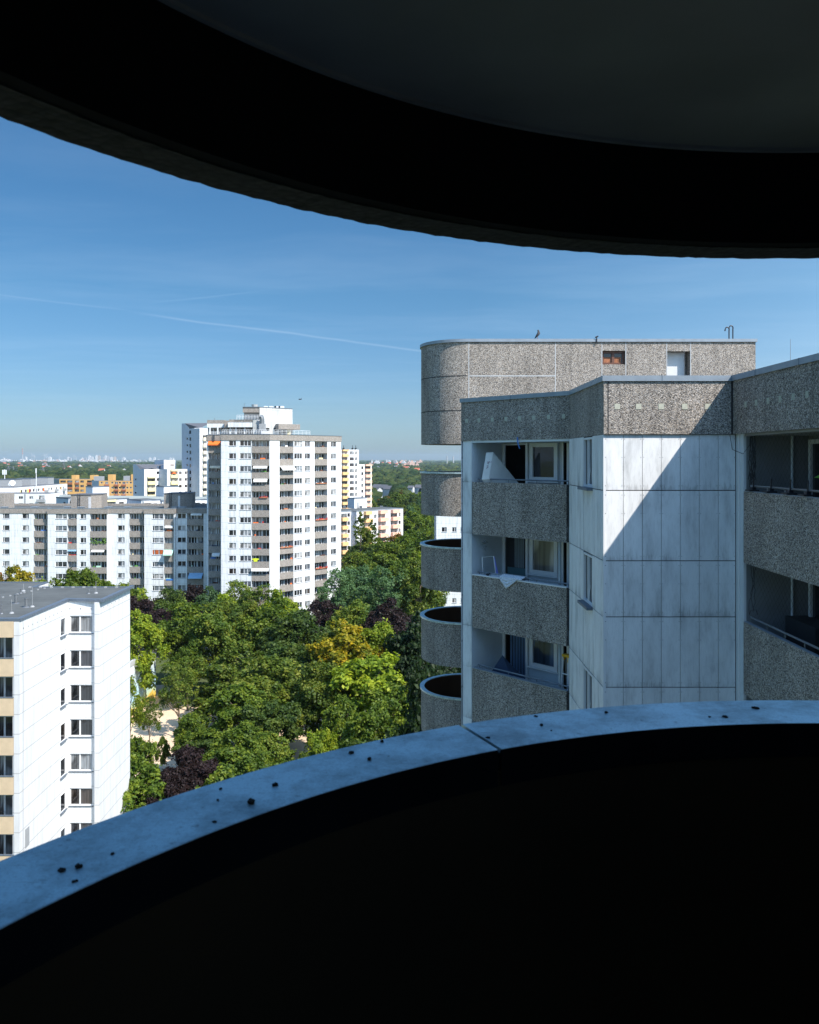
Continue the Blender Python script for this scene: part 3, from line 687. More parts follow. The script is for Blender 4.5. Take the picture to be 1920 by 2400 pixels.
# towel over the middle parapet
zt1 = -0.69 - ST + 0.03
prof_ = [(-0.30, -0.02), (-0.14, 0.10), (0.0, 0.055), (0.05, 0.045), (0.062, 0.0), (0.07, -0.1), (0.075, -0.2), (0.075, -0.30)]
mb = MB(); N = 22; grid = []
for i in range(N + 1):
    t = i / N; u = 1.52 + t * 0.80; row = []
    hang = max(0.0, 1 - abs(t - 0.32) / (0.34 if t < 0.32 else 0.50))
    for (d_, z_) in prof_:
        zz = z_ * hang if z_ < 0 and d_ > 0 else z_
        row.append(Fd.pt(u + 0.02 * math.sin(z_ * 20), d_ + 0.008 * math.sin(i * 1.9 + z_ * 9) * (1 if d_ > 0.06 else 0.3), zt1 + zz + 0.012))
    grid.append(row)
for i in range(N):
    for j in range(len(prof_) - 1): mb.poly([grid[i][j], grid[i][j + 1], grid[i + 1][j + 1], grid[i + 1][j]])
m, nt, b = newmat('patterned_towel'); o = nt.add('ShaderNodeTexCoord').outputs['Object']
w_ = nt.add('ShaderNodeTexVoronoi', feature='DISTANCE_TO_EDGE', ins={'Vector': o, 'Scale': 16.0})
c_ = nt.mix(nt.ramp(w_.outputs['Distance'], [(0.02, 1.0), (0.06, 0.0)]), (0.74, 0.76, 0.80), (0.45, 0.50, 0.58)); setc(nt, b, c_); b.inputs['Roughness'].default_value = 0.9
o_ = solo(mb, 'towel', m, 'white patterned towel hanging over the middle near balcony', 'towel', None, Fd.pt(1.9, 0, zt1), smooth=True)
o_.modifiers.new('solid', 'SOLIDIFY').thickness = 0.006
mb = MB()
for i in range(10):
    t = i / 10; t2 = (i + 1) / 10; f = lambda t, z: Fd.pt(1.05 + t * 0.5, -0.13 + 0.012 * math.sin(t * 30), z)
    mb.poly([f(t, zt1 - 0.25), f(t2, zt1 - 0.25), f(t2, zt1 + 0.085), f(t, zt1 + 0.085)])
o_ = solo(mb, 'cloth', simple('grey_cloth', (0.42, 0.46, 0.52), 0.9), 'grey cloth hung on the railing left of the towel', 'cloth', None, Fd.pt(1.3, -0.13, zt1)); o_.modifiers.new('solid', 'SOLIDIFY').thickness = 0.005
# small dark ball on parapet
def ball(mb, c, r, n=10, sz=1.0):
    base = len(mb.v)
    for i in range(1, n): 
        for j in range(n):
            th = math.pi * i / n; ph = 2 * math.pi * j / n; mb.v.append((c[0] + r * math.sin(th) * math.cos(ph), c[1] + r * math.sin(th) * math.sin(ph), c[2] + sz * r * math.cos(th)))
    for i in range(n - 2):
        for j in range(n): mb.f.append([base + i * n + j, base + (i + 1) * n + j, base + (i + 1) * n + (j + 1) % n, base + i * n + (j + 1) % n]); mb.mi.append(0); mb.uv += [(0, 0)] * 4
    mb.f.append([base + j for j in reversed(range(n))][::-1]); mb.mi.append(0); mb.uv += [(0, 0)] * n
    mb.f.append([base + (n - 2) * n + j for j in reversed(range(n))]); mb.mi.append(0); mb.uv += [(0, 0)] * n
p = Fd.pt(1.0, -0.05, zt1 + 0.03); mb = MB(); ball(mb, p, 0.05, 10, 0.7); mb.tube([p, (p[0] + 0.07, p[1], p[2] + 0.04)], 0.018, 6)
solo(mb, 'ashtray', M['dark_metal'], 'small black bowl on the parapet left of the towel', 'bowl', None, p, True)
# drying rack
mb = MB(); A = Vector(Fd.pt(0.55, -0.5, 0)); zb_ = -3.75; rk = [Vector(Fd.pt(0.62, -0.30, zb_)), Vector(Fd.pt(0.57, -0.30, zb_ + 0.82)), Vector(Fd.pt(0.98, -0.34, zb_ + 0.88)), Vector(Fd.pt(1.10, -0.36, zb_))]
mb.tube(rk, 0.014, 6); mb2 = MB(); rk2 = [Vector(Fd.pt(0.98, -0.36, zb_ + 0.86)), Vector(Fd.pt(1.16, -0.40, zb_ + 0.1)), Vector(Fd.pt(1.10, -0.42, zb_ + 0.1)), Vector(Fd.pt(0.94, -0.40, zb_ + 0.86))]
mb2.tube(rk2, 0.022, 6)
rack = thing('drying_rack', 'folded white and blue drying rack standing on the middle near balcony', 'drying rack', Fd.pt(0.8, -0.35, -1.8 - ST))
mb.build('rack_frame', M['frame'], rack); mb2.build('folding_leg', simple('violet_blue_plastic', (0.18, 0.20, 0.60), 0.5), rack)
# wall ornament
orn = thing('wall_ornament', 'small flower shaped ornament on the white side wall of the middle balcony', 'ornament', Fd.pt(LU0 + 0.02, -0.55, -2.55))
mb = MB()
for (dy, dz) in ((-0.1, 0.06), (0.1, 0.06), (0, 0.12), (-0.06, -0.06), (0.06, -0.08), (0, -0.16)): ball(mb, Fd.pt(LU0 + 0.03, -0.55 + dy, -2.60 + dz), 0.035, 8)
mb.tube([Fd.pt(LU0 + 0.02, -0.65, -2.55), Fd.pt(LU0 + 0.02, -0.45, -2.55)], 0.012, 5); mb.build('petals', simple('grey_glass', (0.34, 0.38, 0.40), 0.4), orn)
# cushion tent shape on the lower balcony
zt2 = -0.69 - 2 * ST
mb = MB(); p0 = Vector(Fd.pt(0.98, -0.45, zt2 - 0.25)); tip = Vector(Fd.pt(1.18, -0.5, zt2 + 0.42))
rim = [Vector(Fd.pt(0.80, -0.35, zt2 - 0.2)), Vector(Fd.pt(1.85, -0.35, zt2 - 0.2)), Vector(Fd.pt(1.85, -0.75, zt2 - 0.2)), Vector(Fd.pt(0.80, -0.75, zt2 - 0.2))]
mid = [Vector(Fd.pt(1.0, -0.42, zt2 + 0.12)), Vector(Fd.pt(1.45, -0.42, zt2 + 0.10)), Vector(Fd.pt(1.45, -0.66, zt2 + 0.10)), Vector(Fd.pt(1.0, -0.66, zt2 + 0.12))]
for i in range(4): mb.poly([rim[i], rim[(i + 1) % 4], mid[(i + 1) % 4], mid[i]]); mb.poly([mid[i], mid[(i + 1) % 4], tip])
mb.poly(rim[::-1]); solo(mb, 'covered_chair', M['navy'], 'dark blue cloth cover peaking above the lower near balcony parapet', 'covered chair', None, tuple(p0), False)
# step ladder
lad = thing('step_ladder', 'white step ladder with yellow top at the right end of the lower near balcony', 'step ladder', Fd.pt(3.55, -0.45, -1.8 - 2 * ST))
zf = -1.8 - 2 * ST; ztop = PZ(1540, 21.6)
f = lambda u, d_, z: Fd.pt(u, d_, z)
mb = MB(); mb.fbox(Fd, 3.36, 3.60, -0.52, -0.38, ztop - 0.02, ztop + 0.05); mb.fbox(Fd, 3.53, 3.60, -0.50, -0.40, ztop - 0.16, ztop - 0.021); mb.fbox(Fd, 3.36, 3.41, -0.50, -0.40, ztop - 0.10, ztop - 0.021); mb.build('top_step', M['yellow'], lad)
mb = MB()
for (u0, u1, d0, d1) in ((3.39, 3.32, -0.41, -0.28), (3.57, 3.62, -0.41, -0.28)): mb.tube([f(u0, d0, ztop - 0.03), f(u1, d1, zf)], 0.02, 5)
for t in (0.25, 0.5, 0.75): mb.tube([f(3.39 - .07 * t, -0.41 + .13 * t, ztop + (zf - ztop) * t), f(3.57 + .05 * t, -0.41 + .13 * t, ztop + (zf - ztop) * t)], 0.018, 5)
mb.build('ladder_rail', M['frame'], lad)
mb = MB()
for (u0, u1) in ((3.39, 3.32), (3.57, 3.62)): mb.tube([f(u0, -0.49, ztop - 0.03), f(u1, -0.75, zf)], 0.014, 5)
mb.build('rear_leg', M['metal'], lad)
# blue peg line on top balcony
mb = MB(); p = Fd.pt(2.15, 0.03, 0.60); mb.tube([p, (p[0] + 0.02, p[1], p[2] - 0.18), (p[0] + 0.07, p[1], p[2] - 0.32)], 0.018, 5)
solo(mb, 'cord', M['blue_plastic'], 'short blue cord hanging from the pebble concrete roof parapet', 'cord', None, p)
# bird net right
net_m = simple('dark_net', (0.03, 0.035, 0.04), 0.9)
for (k, lab) in ((0, 'torn dark bird net bunched at the corner of the upper right balcony'), (1, 'dark bird net hanging inside the lower right balcony')):
    mb = MB(); rr = random.Random(k + 2); z1 = ZB - 0.06 - ST * k; z0 = -0.62 - ST * k
    for i in range(9 if k == 0 else 3):
        y_ = 16.72 + rr.uniform(-0.10, 0.08); x_ = 7.17 + rr.uniform(0, 0.06); path = []
        for j in range(13):
            t = j / 12; path.append((x_ + 0.06 * math.sin(t * 5 + i) * t + 0.02 * rr.uniform(-1, 1), y_ + 0.05 * math.sin(t * 7 + i * 2), z1 + (z0 - z1) * t * (0.7 + 0.3 * rr.random() if j > 10 else 1)))
        mb.tube(path, 0.006 if k else 0.008, 4)
    for i in range(30):     # net threads, both diagonals
        y0 = 16.7 - i * 0.16
        for sgn in (1, -1):
            y1 = y0 - sgn * 1.1; za, zb2 = z1, z0
            if y1 > 16.7: tt = (16.7 - y0) / (y1 - y0); y1 = 16.7; zb2 = z1 + (z0 - z1) * tt
            mb.tube([(7.2, y0, za), (7.2, y1, zb2)], 0.0018, 3)
    solo(mb, 'bird_net', net_m, lab, 'bird net', None, (7.2, 16.7, z0))
mb = MB()
mb.tube([(6.95, 17.28, 0.52), (6.98, 17.22, 0.2), (7.1, 16.95, 0.1), (7.2, 16.85, 0.3), (7.22, 16.8, 0.5)], 0.007, 5); solo(mb, 'cable', M['dark_metal'], 'thin loose cable looping below the roof parapet corner', 'cable', None, (6.95, 17.2, 0.5))
for i, (Y, lab) in enumerate(((16.5, 'leftmost'), (15.7, 'second'), (14.9, 'third'), (14.25, 'rightmost'))):
    mb = MB(); z = -0.69; mb.box(7.0, Y - 0.11, z + 0.02, 7.2, Y + 0.11, z + 0.05); mb.tube([(7.12, Y, z + 0.05), (7.12, Y - 0.03, z + 0.30)], 0.014, 5); mb.box(7.08, Y - 0.05, z + 0.05, 7.16, Y + 0.05, z + 0.10)
    solo(mb, 'clamp', M['dark_metal'], '%s black clamp on the railing of the upper right balcony' % lab, 'clamp', 'clamps on the railing', (7.12, Y, z + 0.02))
# potted plant
pp = thing('potted_plant', 'green leaf plant at the right edge on the upper right balcony', 'plant', (7.45, 13.3, -1.8))
mb = MB(); mb.tube([(7.45, 13.3, -1.8), (7.45, 13.3, -1.3)], 0.14, 12, r2=0.2); mb.build('pot', M['pot'], pp)
mb = MB(); mb.tube([(7.45, 13.3, -1.3), (7.42, 13.3, -0.7), (7.3, 13.4, -0.3)], 0.015, 5)
def leaf(mb, a, b_, w):
    a = Vector(a); b_ = Vector(b_); t = (b_ - a); s_ = t.cross(Vector((0.8, 0.5, 0.3))).normalized(); pts = []
    for k in range(9):
        f_ = k / 8; ww = w * math.sin(math.pi * (f_ ** 0.8)) ; c0 = a + t * f_ + Vector((0, 0, -0.10 * f_ * f_)); pts.append((c0 - s_ * ww, c0 + Vector((0, 0, -0.012)), c0 + s_ * ww))
    for p_, q_ in zip(pts[:-1], pts[1:]):
        mb.poly([p_[0], p_[1], q_[1], q_[0]]); mb.poly([p_[1], p_[2], q_[2], q_[1]])
leaf(mb, (7.3, 13.4, -0.32), (6.98, 13.72, -0.22), 0.085); leaf(mb, (7.3, 13.3, -0.4), (7.2, 12.6, 0.1), 0.1); leaf(mb, (7.4, 13.3, -0.6), (7.9, 13.2, -0.1), 0.1); leaf(mb, (7.35, 13.3, -0.5), (7.0, 13.0, -0.5), 0.09)
mb.build('leaves', M['green_leaf'], pp)

# ================================================================== block behind with the drum and round balconies
blk = thing('apartment_building', 'flat roofed pebble concrete block with rounded end and stacked round balconies behind the near wing', 'apartment building', (6, 32, GZ))
BC, BR = (2.17, 30.72), 1.72
arcp = [(BC[0] + BR * math.cos(math.radians(a_)), BC[1] + BR * math.sin(math.radians(a_))) for a_ in np.linspace(270, 90, 49)]
body = arcp[::-1]
poly = body + [(12.6, 29.0), (12.6, 32.44)]
# wall ring as prism (ccw)
FW = Frame((BC[0], 29.0), (12.6, 29.0))
mb = MB(); ops = [(FW.U(1412), FW.U(1466), PZ(854, 29), PZ(822, 29), 0.18, 0, 0), (FW.U(1563), FW.U(1618), 1.2, PZ(823, 29), 0.40, 0, 0)]
wallface(mb, FW, 0, FW.W, 0.54, 4.25, ops, 0)
for a, b_ in zip(body[:-1], body[1:]): mb.poly([(*a, 0.54), (*b_, 0.54), (*b_, 4.25), (*a, 4.25)])
mb.poly([(12.6, 29.0, 0.54), (12.6, 32.44, 0.54), (12.6, 32.44, 4.25), (12.6, 29.0, 4.25)]); mb.poly([(12.6, 32.44, 0.54), (*body[0], 0.54), (*body[0], 4.25), (12.6, 32.44, 4.25)])
mb.poly([(*p, 0.54) for p in poly][::-1]); mb.poly([(*p, 4.25) for p in poly])
mb.build('wall', M['agg'], blk)
mb = MB(); cap = [(12.6 + 0.04, 28.96)]
cl = [(12.64, 32.48)] + [(12.64, 28.96)][:0]
ringo = [(BC[0] + (BR + 0.05) * math.cos(math.radians(a_)), BC[1] + (BR + 0.05) * math.sin(math.radians(a_))) for a_ in np.linspace(90, 270, 49)]
line_ = ringo + [(12.65, 28.95), (12.65, 32.4)]
band(mb, line_, 0.3, 4.251, 4.36); mb.build('parapet_cap', M['zinc'], blk)
jl = simple('pale_joint', (0.42, 0.43, 0.44), 0.8); M['jl'] = jl
mb = MB()
for x in (1099, 1302, 1411, 1467, 1563, 1619):
    u = FW.U(x); mb.fbox(FW, u - 0.015, u + 0.015, 0.0, 0.004, 0.56, 4.24)
mb.fbox(FW, 0.0, FW.U(1301), 0.0, 0.004, PZ(881, 29) - 0.02, PZ(881, 29) + 0.02); mb.build('pale_joint_line', M['jl'], blk)
mb = MB()
for zz in (3.02, 1.76): mb.arc(BC, [(BR + 0.004, zz - 0.015), (BR + 0.004, zz + 0.015), (BR - 0.02, zz + 0.015), (BR - 0.02, zz - 0.015)], 90, 268, 60)
mb.build('dark_joint_line', M['gap'], blk)
Fww = FW
w = place_window(blk, FW, FW.U(1412) + 0.01, FW.U(1466) - 0.01, PZ(854, 29) + 0.01, PZ(822, 29) - 0.01, (0.5,), 0.07, 'frame_brown', 'glass_dark', False, d=-0.05, label='small two part window with rusty brown inside')
mb = MB()
for (a, b_) in ((1416, 1434), (1440, 1458)): mb.fbox(FW, FW.U(a), FW.U(b_), -0.168, -0.160, PZ(852, 29), PZ(836, 29))
rust = simple('rusty_board', (0.30, 0.12, 0.06), 0.9, amt=0.5, scale=9)
mb.build('rusty_board', rust, blk)
mb = MB(); mb.fbox(FW, FW.U(1563) + 0.005, FW.U(1618) - 0.12, -0.38, -0.30, 1.2, PZ(823, 29) - 0.01); d_ = mb.build('roof_door', simple('pale_grey_door', (0.60, 0.61, 0.62), 0.6, amt=0.05), blk)
mb = MB(); mb.fbox(FW, FW.U(1563) + 0.01, FW.U(1563) + 0.18, -0.30, -0.26, PZ(884, 29), PZ(883, 29) + 0.02); mb.build('door_handle', M['dark_metal'], blk)
# roof ladder hoops
mb = MB()
for (x, yt, hook) in ((1709, 767, 'l'), (1718, 763.5, 'r')):
    X = PX(x, 29.2); zt = PZ(yt, 29.2); path = [(X, 29.2, 4.0), (X, 29.2, zt - 0.1)]
    for a_ in np.linspace(0, 165 if hook == 'l' else 180, 9): path.append((X - 0.075 + 0.075 * math.cos(math.radians(a_)) , 29.2 - 0.02, zt - 0.1 + 0.1 * math.sin(math.radians(a_))))
    if hook == 'l': path.append((X - 0.15, 29.2, zt - 0.14))
    else: path.append((X - 0.15, 29.2, 4.0))
    mb.tube(path[:-1] if hook == 'r' else path, 0.022, 6)
mb.build('ladder_hoops', M['dark_metal'], blk)
mb = MB(); X = PX(1398, 29); mb.tube([(X, 28.94, 4.2), (X, 28.93, 4.42)], 0.02, 5); mb.tube([(X - 0.06, 28.93, 4.40), (X + 0.05, 28.93, 4.45)], 0.025, 5); mb.build('cap_hook', M['dark_metal'], blk)
# round balconies
def ring_meshes():
    r0, r1 = BR - 0.09, BR
    a = MB(); a.arc((0, 0), [(r0 + 0.005, -1.62), (r1, -1.62), (r1, -0.03), (r0 + 0.005, -0.03)], 20, 340, 130)
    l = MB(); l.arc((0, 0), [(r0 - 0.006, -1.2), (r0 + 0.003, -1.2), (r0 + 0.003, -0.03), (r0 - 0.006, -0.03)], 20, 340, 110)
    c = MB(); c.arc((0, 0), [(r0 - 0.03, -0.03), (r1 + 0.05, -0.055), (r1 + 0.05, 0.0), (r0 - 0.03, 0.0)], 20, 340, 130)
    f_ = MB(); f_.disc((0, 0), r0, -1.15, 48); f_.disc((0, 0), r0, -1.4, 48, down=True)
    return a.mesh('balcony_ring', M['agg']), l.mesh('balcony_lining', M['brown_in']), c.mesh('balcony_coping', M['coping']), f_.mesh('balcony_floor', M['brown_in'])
ra, rl, rc, rf = ring_meshes()
for k in range(13):
    z = -0.50 - ST * k
    if z - 1.7 < GZ: break
    loc = (BC[0] - 6, BC[1] - 32, z - GZ)
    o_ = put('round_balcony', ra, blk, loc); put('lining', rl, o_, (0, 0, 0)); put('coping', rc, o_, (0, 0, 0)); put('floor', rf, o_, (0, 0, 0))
mb = MB(); mb.prism([(5.0, 30.9), (6.2, 29.3), (12.5, 29.3), (12.5, 40), (5.0, 40)], GZ, 0.5); mb.build('lower_wall', M['white_fac'], blk)
# pigeon
pg = thing('pigeon', 'dark pigeon perched on the roof edge of the pebble concrete block', 'pigeon', (PX(1259, 28.96), 28.96, 4.36))
X = PX(1259, 28.96); zb_ = 4.36
mb = MB(); secs = [((-0.10, 0.005), 0.012), ((-0.06, 0.05), 0.035), ((-0.01, 0.11), 0.062), ((0.025, 0.18), 0.060), ((0.035, 0.235), 0.038), ((0.03, 0.275), 0.026), ((0.022, 0.305), 0.028), ((0.012, 0.325), 0.015)]
base = len(mb.v); N = 10
for (c0, r_) in secs:
    for j in range(N): an = 2 * math.pi * j / N; mb.v.append((X + 0.02 + c0[0] + r_ * math.cos(an) * 1.15, 28.96 + r_ * math.sin(an) * 1.1, zb_ + c0[1] + r_ * math.cos(an) * 0.35))
for i in range(len(secs) - 1):
    for j in range(N): mb.f.append([base + i * N + j, base + i * N + (j + 1) % N, base + (i + 1) * N + (j + 1) % N, base + (i + 1) * N + j]); mb.mi.append(0); mb.uv += [(0, 0)] * 4
for k0, rv in ((0, True), (len(secs) - 1, False)):
    idx = [base + k0 * N + j for j in range(N)]; mb.f.append(idx[::-1] if rv else idx); mb.mi.append(0); mb.uv += [(0, 0)] * N
mb.tube([(X + 0.03, 28.95, zb_ + 0.31), (X - 0.005, 28.95, zb_ + 0.30)], 0.007, 5, r2=0.002)
mb.build('pigeon_body', simple('pigeon_feathers', (0.035, 0.038, 0.045), 0.7, amt=0.4, scale=12), pg, smooth=True)
mb = MB(); mb.tube([(X + 0.02, 28.94, zb_), (X + 0.02, 28.94, zb_ + 0.07)], 0.006, 5); mb.tube([(X + 0.02, 28.98, zb_), (X + 0.02, 28.98, zb_ + 0.07)], 0.006, 5); mb.build('pigeon_legs', simple('pink_leg', (0.3, 0.08, 0.06), 0.6), pg)

# ================================================================== left white building
lw = thing('apartment_building', 'white building at the left edge with beige balconies and a dark flat roof', 'apartment building', (-35, 64, GZ))
RZ = -11.2
A_, B_, C_, C2_, D_ = (-27.2, 55.6), (-27.2, 63.45), (-24.85, 63.45), (-24.6, 63.45), (-24.6, 70.1)
mb = MB()
F0 = Frame((-48, 55.6), A_); F1 = Frame(A_, B_); F2 = Frame(B_, C2_); F3 = Frame(C2_, D_)
rows = [(-12.5 - ST * k, -13.88 - ST * k) for k in range(9)]
w1 = (62.0 - 55.6, 62.93 - 55.6); w2 = (-27.08 + 27.2, -25.22 + 27.2)
wallface(mb, F1, 0, F1.W, GZ, RZ - 0.16, [(w1[0], w1[1], zb_, zt, 0.16, 1, 0) for zt, zb_ in rows], 0)
wallface(mb, F2, 0, F2.W, GZ, RZ - 0.16, [(w2[0], w2[1], zb_, zt, 0.16, 1, 0) for zt, zb_ in rows], 2)
wallface(mb, F3, 0, F3.W, GZ, RZ - 0.16, [], 0)
wallface(mb, F0, 0, F0.W, GZ, RZ - 0.16, [(F0.W - 4.6, F0.W - 0.5, GZ, RZ - 1.27, 1.5, 0, 0), (F0.W - 12, F0.W - 6, GZ, RZ - 1.27, 1.5, 0, 0)], 0)
wallface(mb, Frame(D_, (-33, 70.1)), 0, 8.4, GZ, RZ - 0.16, [], 0); wallface(mb, Frame((-33, 70.1), (-33, 72.8)), 0, 2.7, GZ, RZ - 0.16, [], 0); wallface(mb, Frame((-33, 72.8), (-48, 72.8)), 0, 15, GZ, RZ - 0.16, [], 0); wallface(mb, Frame((-48, 72.8), (-48, 55.6)), 0, 17.2, GZ, RZ - 0.16, [], 0)
mb.build('wall', [M['white_fac2'], M['gap'], far_panels('recessed_white_facade', (0.74, 0.75, 0.76), pu=0.47, streak=0.06, seam=0.72, seam2=0.8)], lw)
mb = MB(); mb.fbox(F2, F2.W - 0.38, F2.W, 0, 0.30, GZ, RZ - 0.17); mb.build('corner_pier', M['white_fac2'], lw)
mb = MB(); mb.fbox(F0, F0.W - 0.40, F0.W - 0.002, 0, 0.05, GZ, RZ - 0.17); mb.build('corner_pier', M['white_fac2'], lw)
for k, (zt, zb_) in enumerate(rows):
    place_window(lw, F1, w1[0], w1[1], zb_, zt, (), 0.05, 'frame', 'glass_dark' if k % 3 else 'glass', True, d=0.10)
    place_window(lw, F2, w2[0], w2[1], zb_, zt, (0.43,), 0.075, 'frame', 'glass', True)
roofp = [(-48, 55.6), A_, B_, C2_, D_, (-33, 70.1), (-33, 72.8), (-48, 72.8)]
mb = MB(); mb.poly([(*p, RZ - 0.12) for p in roofp]); mb.build('roof', M['bitumen'], lw)
mb = MB(); band(mb, offset_line([(-48, 55.6), A_, B_, (-24.3, 63.15), (-24.3, 70.1 + 0.1)], -0.06), 0.35, RZ - 0.15, RZ + 0.05); mb.build('roof_edge', M['zinc_dark'], lw)
mb = MB(); band(mb, [(-24.5, 70.12), (-33, 70.12), (-33, 72.85), (-48, 72.85)], 0.2, RZ - 0.15, RZ - 0.05); mb.build('roof_edge', M['zinc_dark'], lw)
for k in range(9):
    zt = RZ - 1.27 - 1.48 - ST * (k - 0) ; 
    for (a, b_) in ((F0.W - 4.6, F0.W - 0.42), (F0.W - 12, F0.W - 6)):
        o_ = place_box(lw, F0, a, b_, -0.08, 0.06, zt - 1.24, zt, 'beige_par', 'balcony')
        place_box(lw, F0, a, b_, -0.10, 0.08, zt + 0.002, zt + 0.05, 'zinc_dark', 'railing')
        place_window(lw, F0, a + 0.1, a + 2.0, zt - 1.1, zt + 1.3, (0.5,), 0.09, 'frame', 'glass_logg', False, d=-1.33, name='balcony_window')
        place_window(lw, F0, a + 2.15, b_ - 0.1, zt - 1.1, zt + 1.3, (0.35, 0.7), 0.09, 'frame', 'glass_logg', False, d=-1.33, name='balcony_window')
place_box(lw, F0, F0.W - 12, F0.W - 0.42, 0.0, 0.07, RZ - 1.27, RZ - 0.155, 'beige_par', 'fascia')
for k in range(9): place_box(lw, F0, F0.W - 12, F0.W - 0.5, -1.48, -0.1, RZ - 4.1 - ST * k, RZ - 3.95 - ST * k, 'conc', 'slab')
# small vents & marks under the roof edge
for i in range(11): place_box(lw, F1, 0.5 + i * 0.68, 0.56 + i * 0.68, 0.0, 0.012, RZ - 0.80, RZ - 0.70, 'metal', 'vent_slot')
for i in range(7): place_box(lw, F3, 0.6 + i * 0.85, 0.66 + i * 0.85, 0.0, 0.012, RZ - 0.80, RZ - 0.70, 'metal', 'vent_slot')
for i in range(3): place_box(lw, F2, 0.10 + i * 0.85, 0.2 + i * 0.85, 0.0, 0.012, RZ - 0.80, RZ - 0.72, 'metal', 'vent_slot')
place_box(lw, F1, 0.75, 1.35, 0.0, 0.02, PZ(1985, 56.6), PZ(1941, 56.6), 'grey_par', 'wall_vent')
mb = MB(); mb.fbox(F1, 0.42, 0.46, 0.0, 0.02, GZ, RZ - 0.2); mb.build('joint_strip', M['grey_par'], lw)
def roof_pipe(x, y, h, r=0.11):
    Y = FPX * (-RZ + 0.1) / (y - 1075); X = PX(x, Y); mb = MB()
    mb.tube([(X, Y, RZ - 0.12), (X, Y, RZ + h)], r, 10); mb.tube([(X, Y, RZ + h), (X, Y, RZ + h + 0.05)], r * 1.25, 10); mb.tube([(X, Y, RZ - 0.119), (X, Y, RZ - 0.05)], r * 2.6, 10, r2=r * 1.6); mb.build('vent_pipe', M['metal'], lw)
roof_pipe(37.5, 1414, 0.55); roof_pipe(61.5, 1423, 0.55); roof_pipe(208, 1391, 0.2, 0.06); roof_pipe(49, 1390, 0.2, 0.06); roof_pipe(4, 1438, 0.5, 0.05)
for (x, y, h) in ((27.5, 1437, 0.9), (76, 1422, 1.4), (225, 1390, 0.9), (55, 1385, 0.5)):
    Y = FPX * (-RZ + 0.1) / (y - 1075); X = PX(x, Y); mb = MB(); mb.tube([(X, Y, RZ - 0.12), (X, Y, RZ + h)], 0.014, 5); mb.tube([(X, Y, RZ - 0.119), (X, Y, RZ - 0.02)], 0.17, 10, r2=0.11); mb.build('lightning_rod', M['grey_par'], lw)
mb = MB()
for i in range(12):
    x = 75 - i * 3; mb.box(-31.6 - 0.22 * i, 70.0 - 0.75 * i, RZ - 0.118, -31.48 - 0.22 * i, 70.12 - 0.75 * i, RZ - 0.02)
for i in range(9): X = -25.8 - i * 0.95; mb.box(X, 69.75, RZ - 0.119, X + 0.2, 69.95, RZ - 0.02)
mb.build('cable_blocks', M['grey_par'], lw)

# ================================================================== generic rows of windows / balconies
def facade(root, wall, a, b_, zt, items, nrow, first, wz=(0.02, 1.22), par=(1.30, 2.72), mats=(0, 1), parmat='agg_far', prot=0.0, depth=1.2, zbase=GZ, zwall=None, glassm='glass', bar=0.065, frame='frame', st=ST, loggm='glass_logg', rowlim=None, sill=True, backm=None):
    """items: ('w',x0,x1[,splits]) or ('b',x0,x1) with photo columns; returns Frame"""
    Fr = Frame(a, b_); ops = []
    bm_ = mats[0] if backm is None else backm
    conv = []
    for it in items:
        u0, u1 = Fr.U(it[1]), Fr.U(it[2])
        if it[0] in ('b', 'p'):
            zb_ = first - st * nrow
            if prot == 0.0 or it[0] == 'b': ops.append((u0, u1, max(zb_, zbase), first, depth, bm_, bm_))
            conv.append((it[0], u0, u1, it))
        else: conv.append(('w', u0, u1, it))
    for k in range(nrow):
        T = first - st * k
        for kind, u0, u1, it in conv:
            if kind == 'w':
                h0, h1 = (it[4] if len(it) > 4 else wz)
                if T - h1 < zbase: continue
                ops.append((u0, u1, T - h1, T - h0, 0.14, mats[1], mats[0]))
                place_window(root, Fr, u0, u1, T - h1, T - h0, it[3] if len(it) > 3 else (0.5,), bar, frame, glassm, sill)
            elif kind == 'b':
                if T - par[1] < zbase: continue
                pm = it[3] if len(it) > 3 else parmat
                place_box(root, Fr, u0, u1, -0.10 + prot, 0.03 + prot, T - par[1], T - par[0], pm, 'balcony')
                w = u1 - u0
                place_window(root, Fr, u0 + 0.05, u0 + w * 0.52, T - par[1] + 0.3, T - 0.06, (0.33, 0.7), 0.10, 'frame', loggm, False, d=-depth + 0.18, name='balcony_window')
                place_window(root, Fr, u0 + w * 0.56, u1 - 0.05, T - par[1] + 0.3, T - 0.06, (0.5,), 0.10, 'frame', loggm, False, d=-depth + 0.18, name='balcony_window')
                wall.fbox(Fr, u0 + 0.01, u1 - 0.01, -depth + 0.01, -0.12, T - st - 0.0 + 0.03, T - st + 0.2 - 0.02, 1)
            elif kind == 'p':
                if T - par[1] < zbase: continue
                pm = it[3] if len(it) > 3 else parmat
                wall.fbox(Fr, u0 + 0.02, u1 - 0.02, -0.001, prot - 0.08, T - par[1] + 0.02, T - par[1] + 0.2, mats[0])
                place_box(root, Fr, u0, u1, prot - 0.08, prot, T - par[1], T - par[0], pm, 'balcony')
                if prot > 0.3:
                    place_box(root, Fr, u0, u0 + 0.06, 0.0, prot - 0.081, T - par[1], T - par[0], pm, 'balcony_side')
                    place_box(root, Fr, u1 - 0.06, u1, 0.0, prot - 0.081, T - par[1], T - par[0], pm, 'balcony_side')
                w = u1 - u0
    wallface(wall, Fr, 0, Fr.W, zbase, zt if zwall is None else zwall, ops, mats[0])
    return Fr

